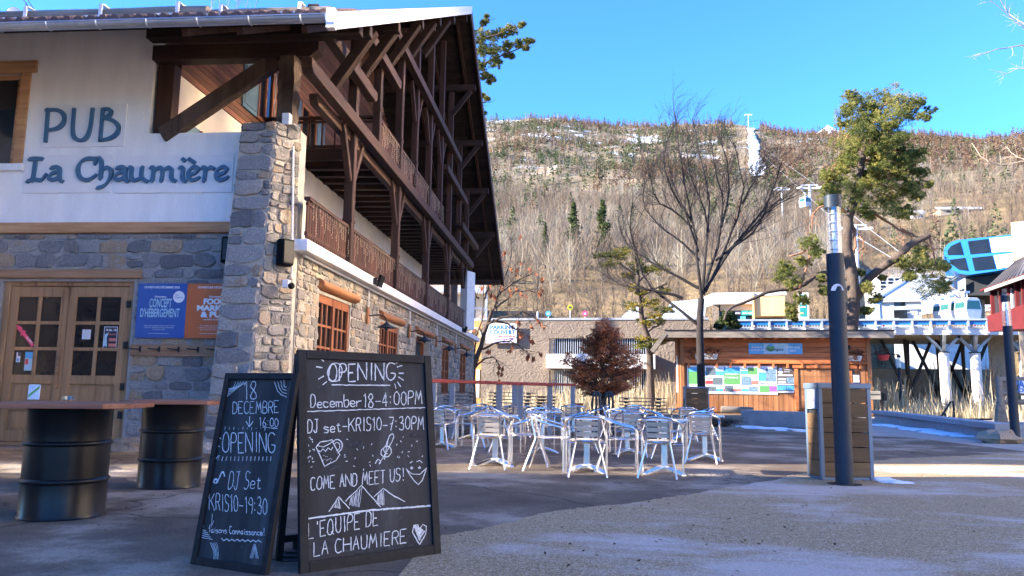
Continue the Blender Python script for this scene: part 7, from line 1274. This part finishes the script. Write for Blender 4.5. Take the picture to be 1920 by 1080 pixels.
def d_larch(x, y, z):
    a = math.atan2(x, y); r = math.hypot(x, y)
    if incut(x, y) or (r > 960 and nz(x, y, .015, 11) > -.05): return 0
    n_ = nz(x, y, .008, 5)
    return max(0, (.62 if a > AZ(1400) else .35*min(1, max(0, (a-AZ(1000))/(AZ(1150)-AZ(1000)))) if r > 760+200*n_ else .0)+n_*.8-(.35 if nz(x, y, .02, 8) > .35 else 0))
P = scatter(A0, A1, 420, 1060, 9000, rg, d_larch); conewood(P, 6, 14, 64, 'larch', 'larch_forest', rg, .24, .065)
def d_pine(x, y, z):
    a = math.atan2(x, y); r = math.hypot(x, y)
    if incut(x, y): return 0
    return max(0, (.45 if a < AZ(1400) and r < 900 else .10)+1.1*nz(x, y, .011, 2)-.05)
P = scatter(A0, A1, 380, 1030, 4200, rg, d_pine); conewood(P, 6, 13, 50, 'hill_pine', 'pine_forest', rg, .28, .09)
P = scatter(A0, A1, 330, 1060, 3000, rg, lambda *p: 0 if incut(*p[:2]) else .9); barewood(P, 5, 10, 30, .28, 'hill_brush', rg, .15, .8)
P = scatter(A0, A1, 360, 1000, 4200, rg, lambda x, y, z: 0 if incut(x, y) else .8); conewood(P, 1.2, 3, 9, 'hill_pine', 'juniper_scrub', rg, .6, .4, .3, 1, .0)
P = scatter(A0, A1, 110, 420, 1500, rg, lambda x, y, z: max(0, 1.3*nz(x, y, .018, 14)-.05)); conewood(P, 4, 11, 130, 'hill_pine', 'young_pines', rg, .26, .055)
P = scatter(A0, A1, 180, 560, 1500, rg, lambda x, y, z: max(0, 1.3*nz(x, y, .014, 17)-.15)); conewood(P, 5, 11, 90, 'larch', 'rusty_larches', rg, .26, .055)
# two spruces and a few single trees that stand out of the bare wood
for k, (px, yt, yb, w_, lb) in enumerate([(1075, 377, 470, 34, 'taller sunlit green spruce standing out of the bare hillside wood'), (1130, 373, 450, 36, 'second green spruce, right of the taller one, in the bare wood'), (1022, 415, 490, 16, 'thin yellowish young conifer left of the two spruces')]):
    b0 = T(px, 505, 100); zt_ = aY(px, yt, b0.y).z; Hh = zt_-b0.z; t = thing('spruce_tree', lb, 'tree', b0, 0); MB().tube([b0, b0+V(0, 0, Hh*.95)], [.25, .03], 6).build('trunk', 'bark', t); cs, rd = [], []
    W = w_*1.15/F*math.hypot(b0.x, b0.y)/2
    for j in range(420): f = random.random()**.8*.96+.02; a = random.uniform(0, 6.3); ra = (1-f)**.85*W*random.uniform(.3, 1.15)*(1.25+.35*math.sin(f*23+a)); cs.append(b0+V(math.cos(a)*ra, math.sin(a)*ra, f*Hh)); rd.append(W*.16)
    v_, f_, t_ = leafcloud(np.array(cs), np.array(rd), 24, W*.16, RNG.uniform(.2, .9, len(cs)), RNG, .6, aspect=2.6); mk('crown', v_, f_, 'fir_leaf' if k < 2 else 'hill_pine', t, tint=t_)
# unseen trees added left of the square to dapple the light on the ground
rr = random.Random(31)
for k, (x, y, h) in enumerate([(-10.4, 7.3, 3.4), (-26, 4.5, 11)]):
    t = thing('bare_tree', 'bare street tree left of the square, %s' % ['the small one nearest the chalet door', 'the taller one behind the town houses'][k], 'tree', (x, y, 0)); mb = MB(); p = limb(mb, [(x, y, 0), (x, y, h*.35), (x+.2, y, h*.7), (x, y, h)], .2, .03, 8, .05, rr)
    for j in range(11): a = rr.uniform(0, 6.3); z = h*rr.uniform(.22, .7); q = limb(mb, [(x, y, z), (x+math.cos(a)*1.3, y+math.sin(a)*1.3, z+1.2), (x+math.cos(a)*2.4, y+math.sin(a)*2.4, z+h*.28)], .07, .015, 5, .05, rr); twigs(mb, q, rr, 12, 1.3, .02, 1, .3, .2, .8)
    mb.build('trunk', 'bark', t)
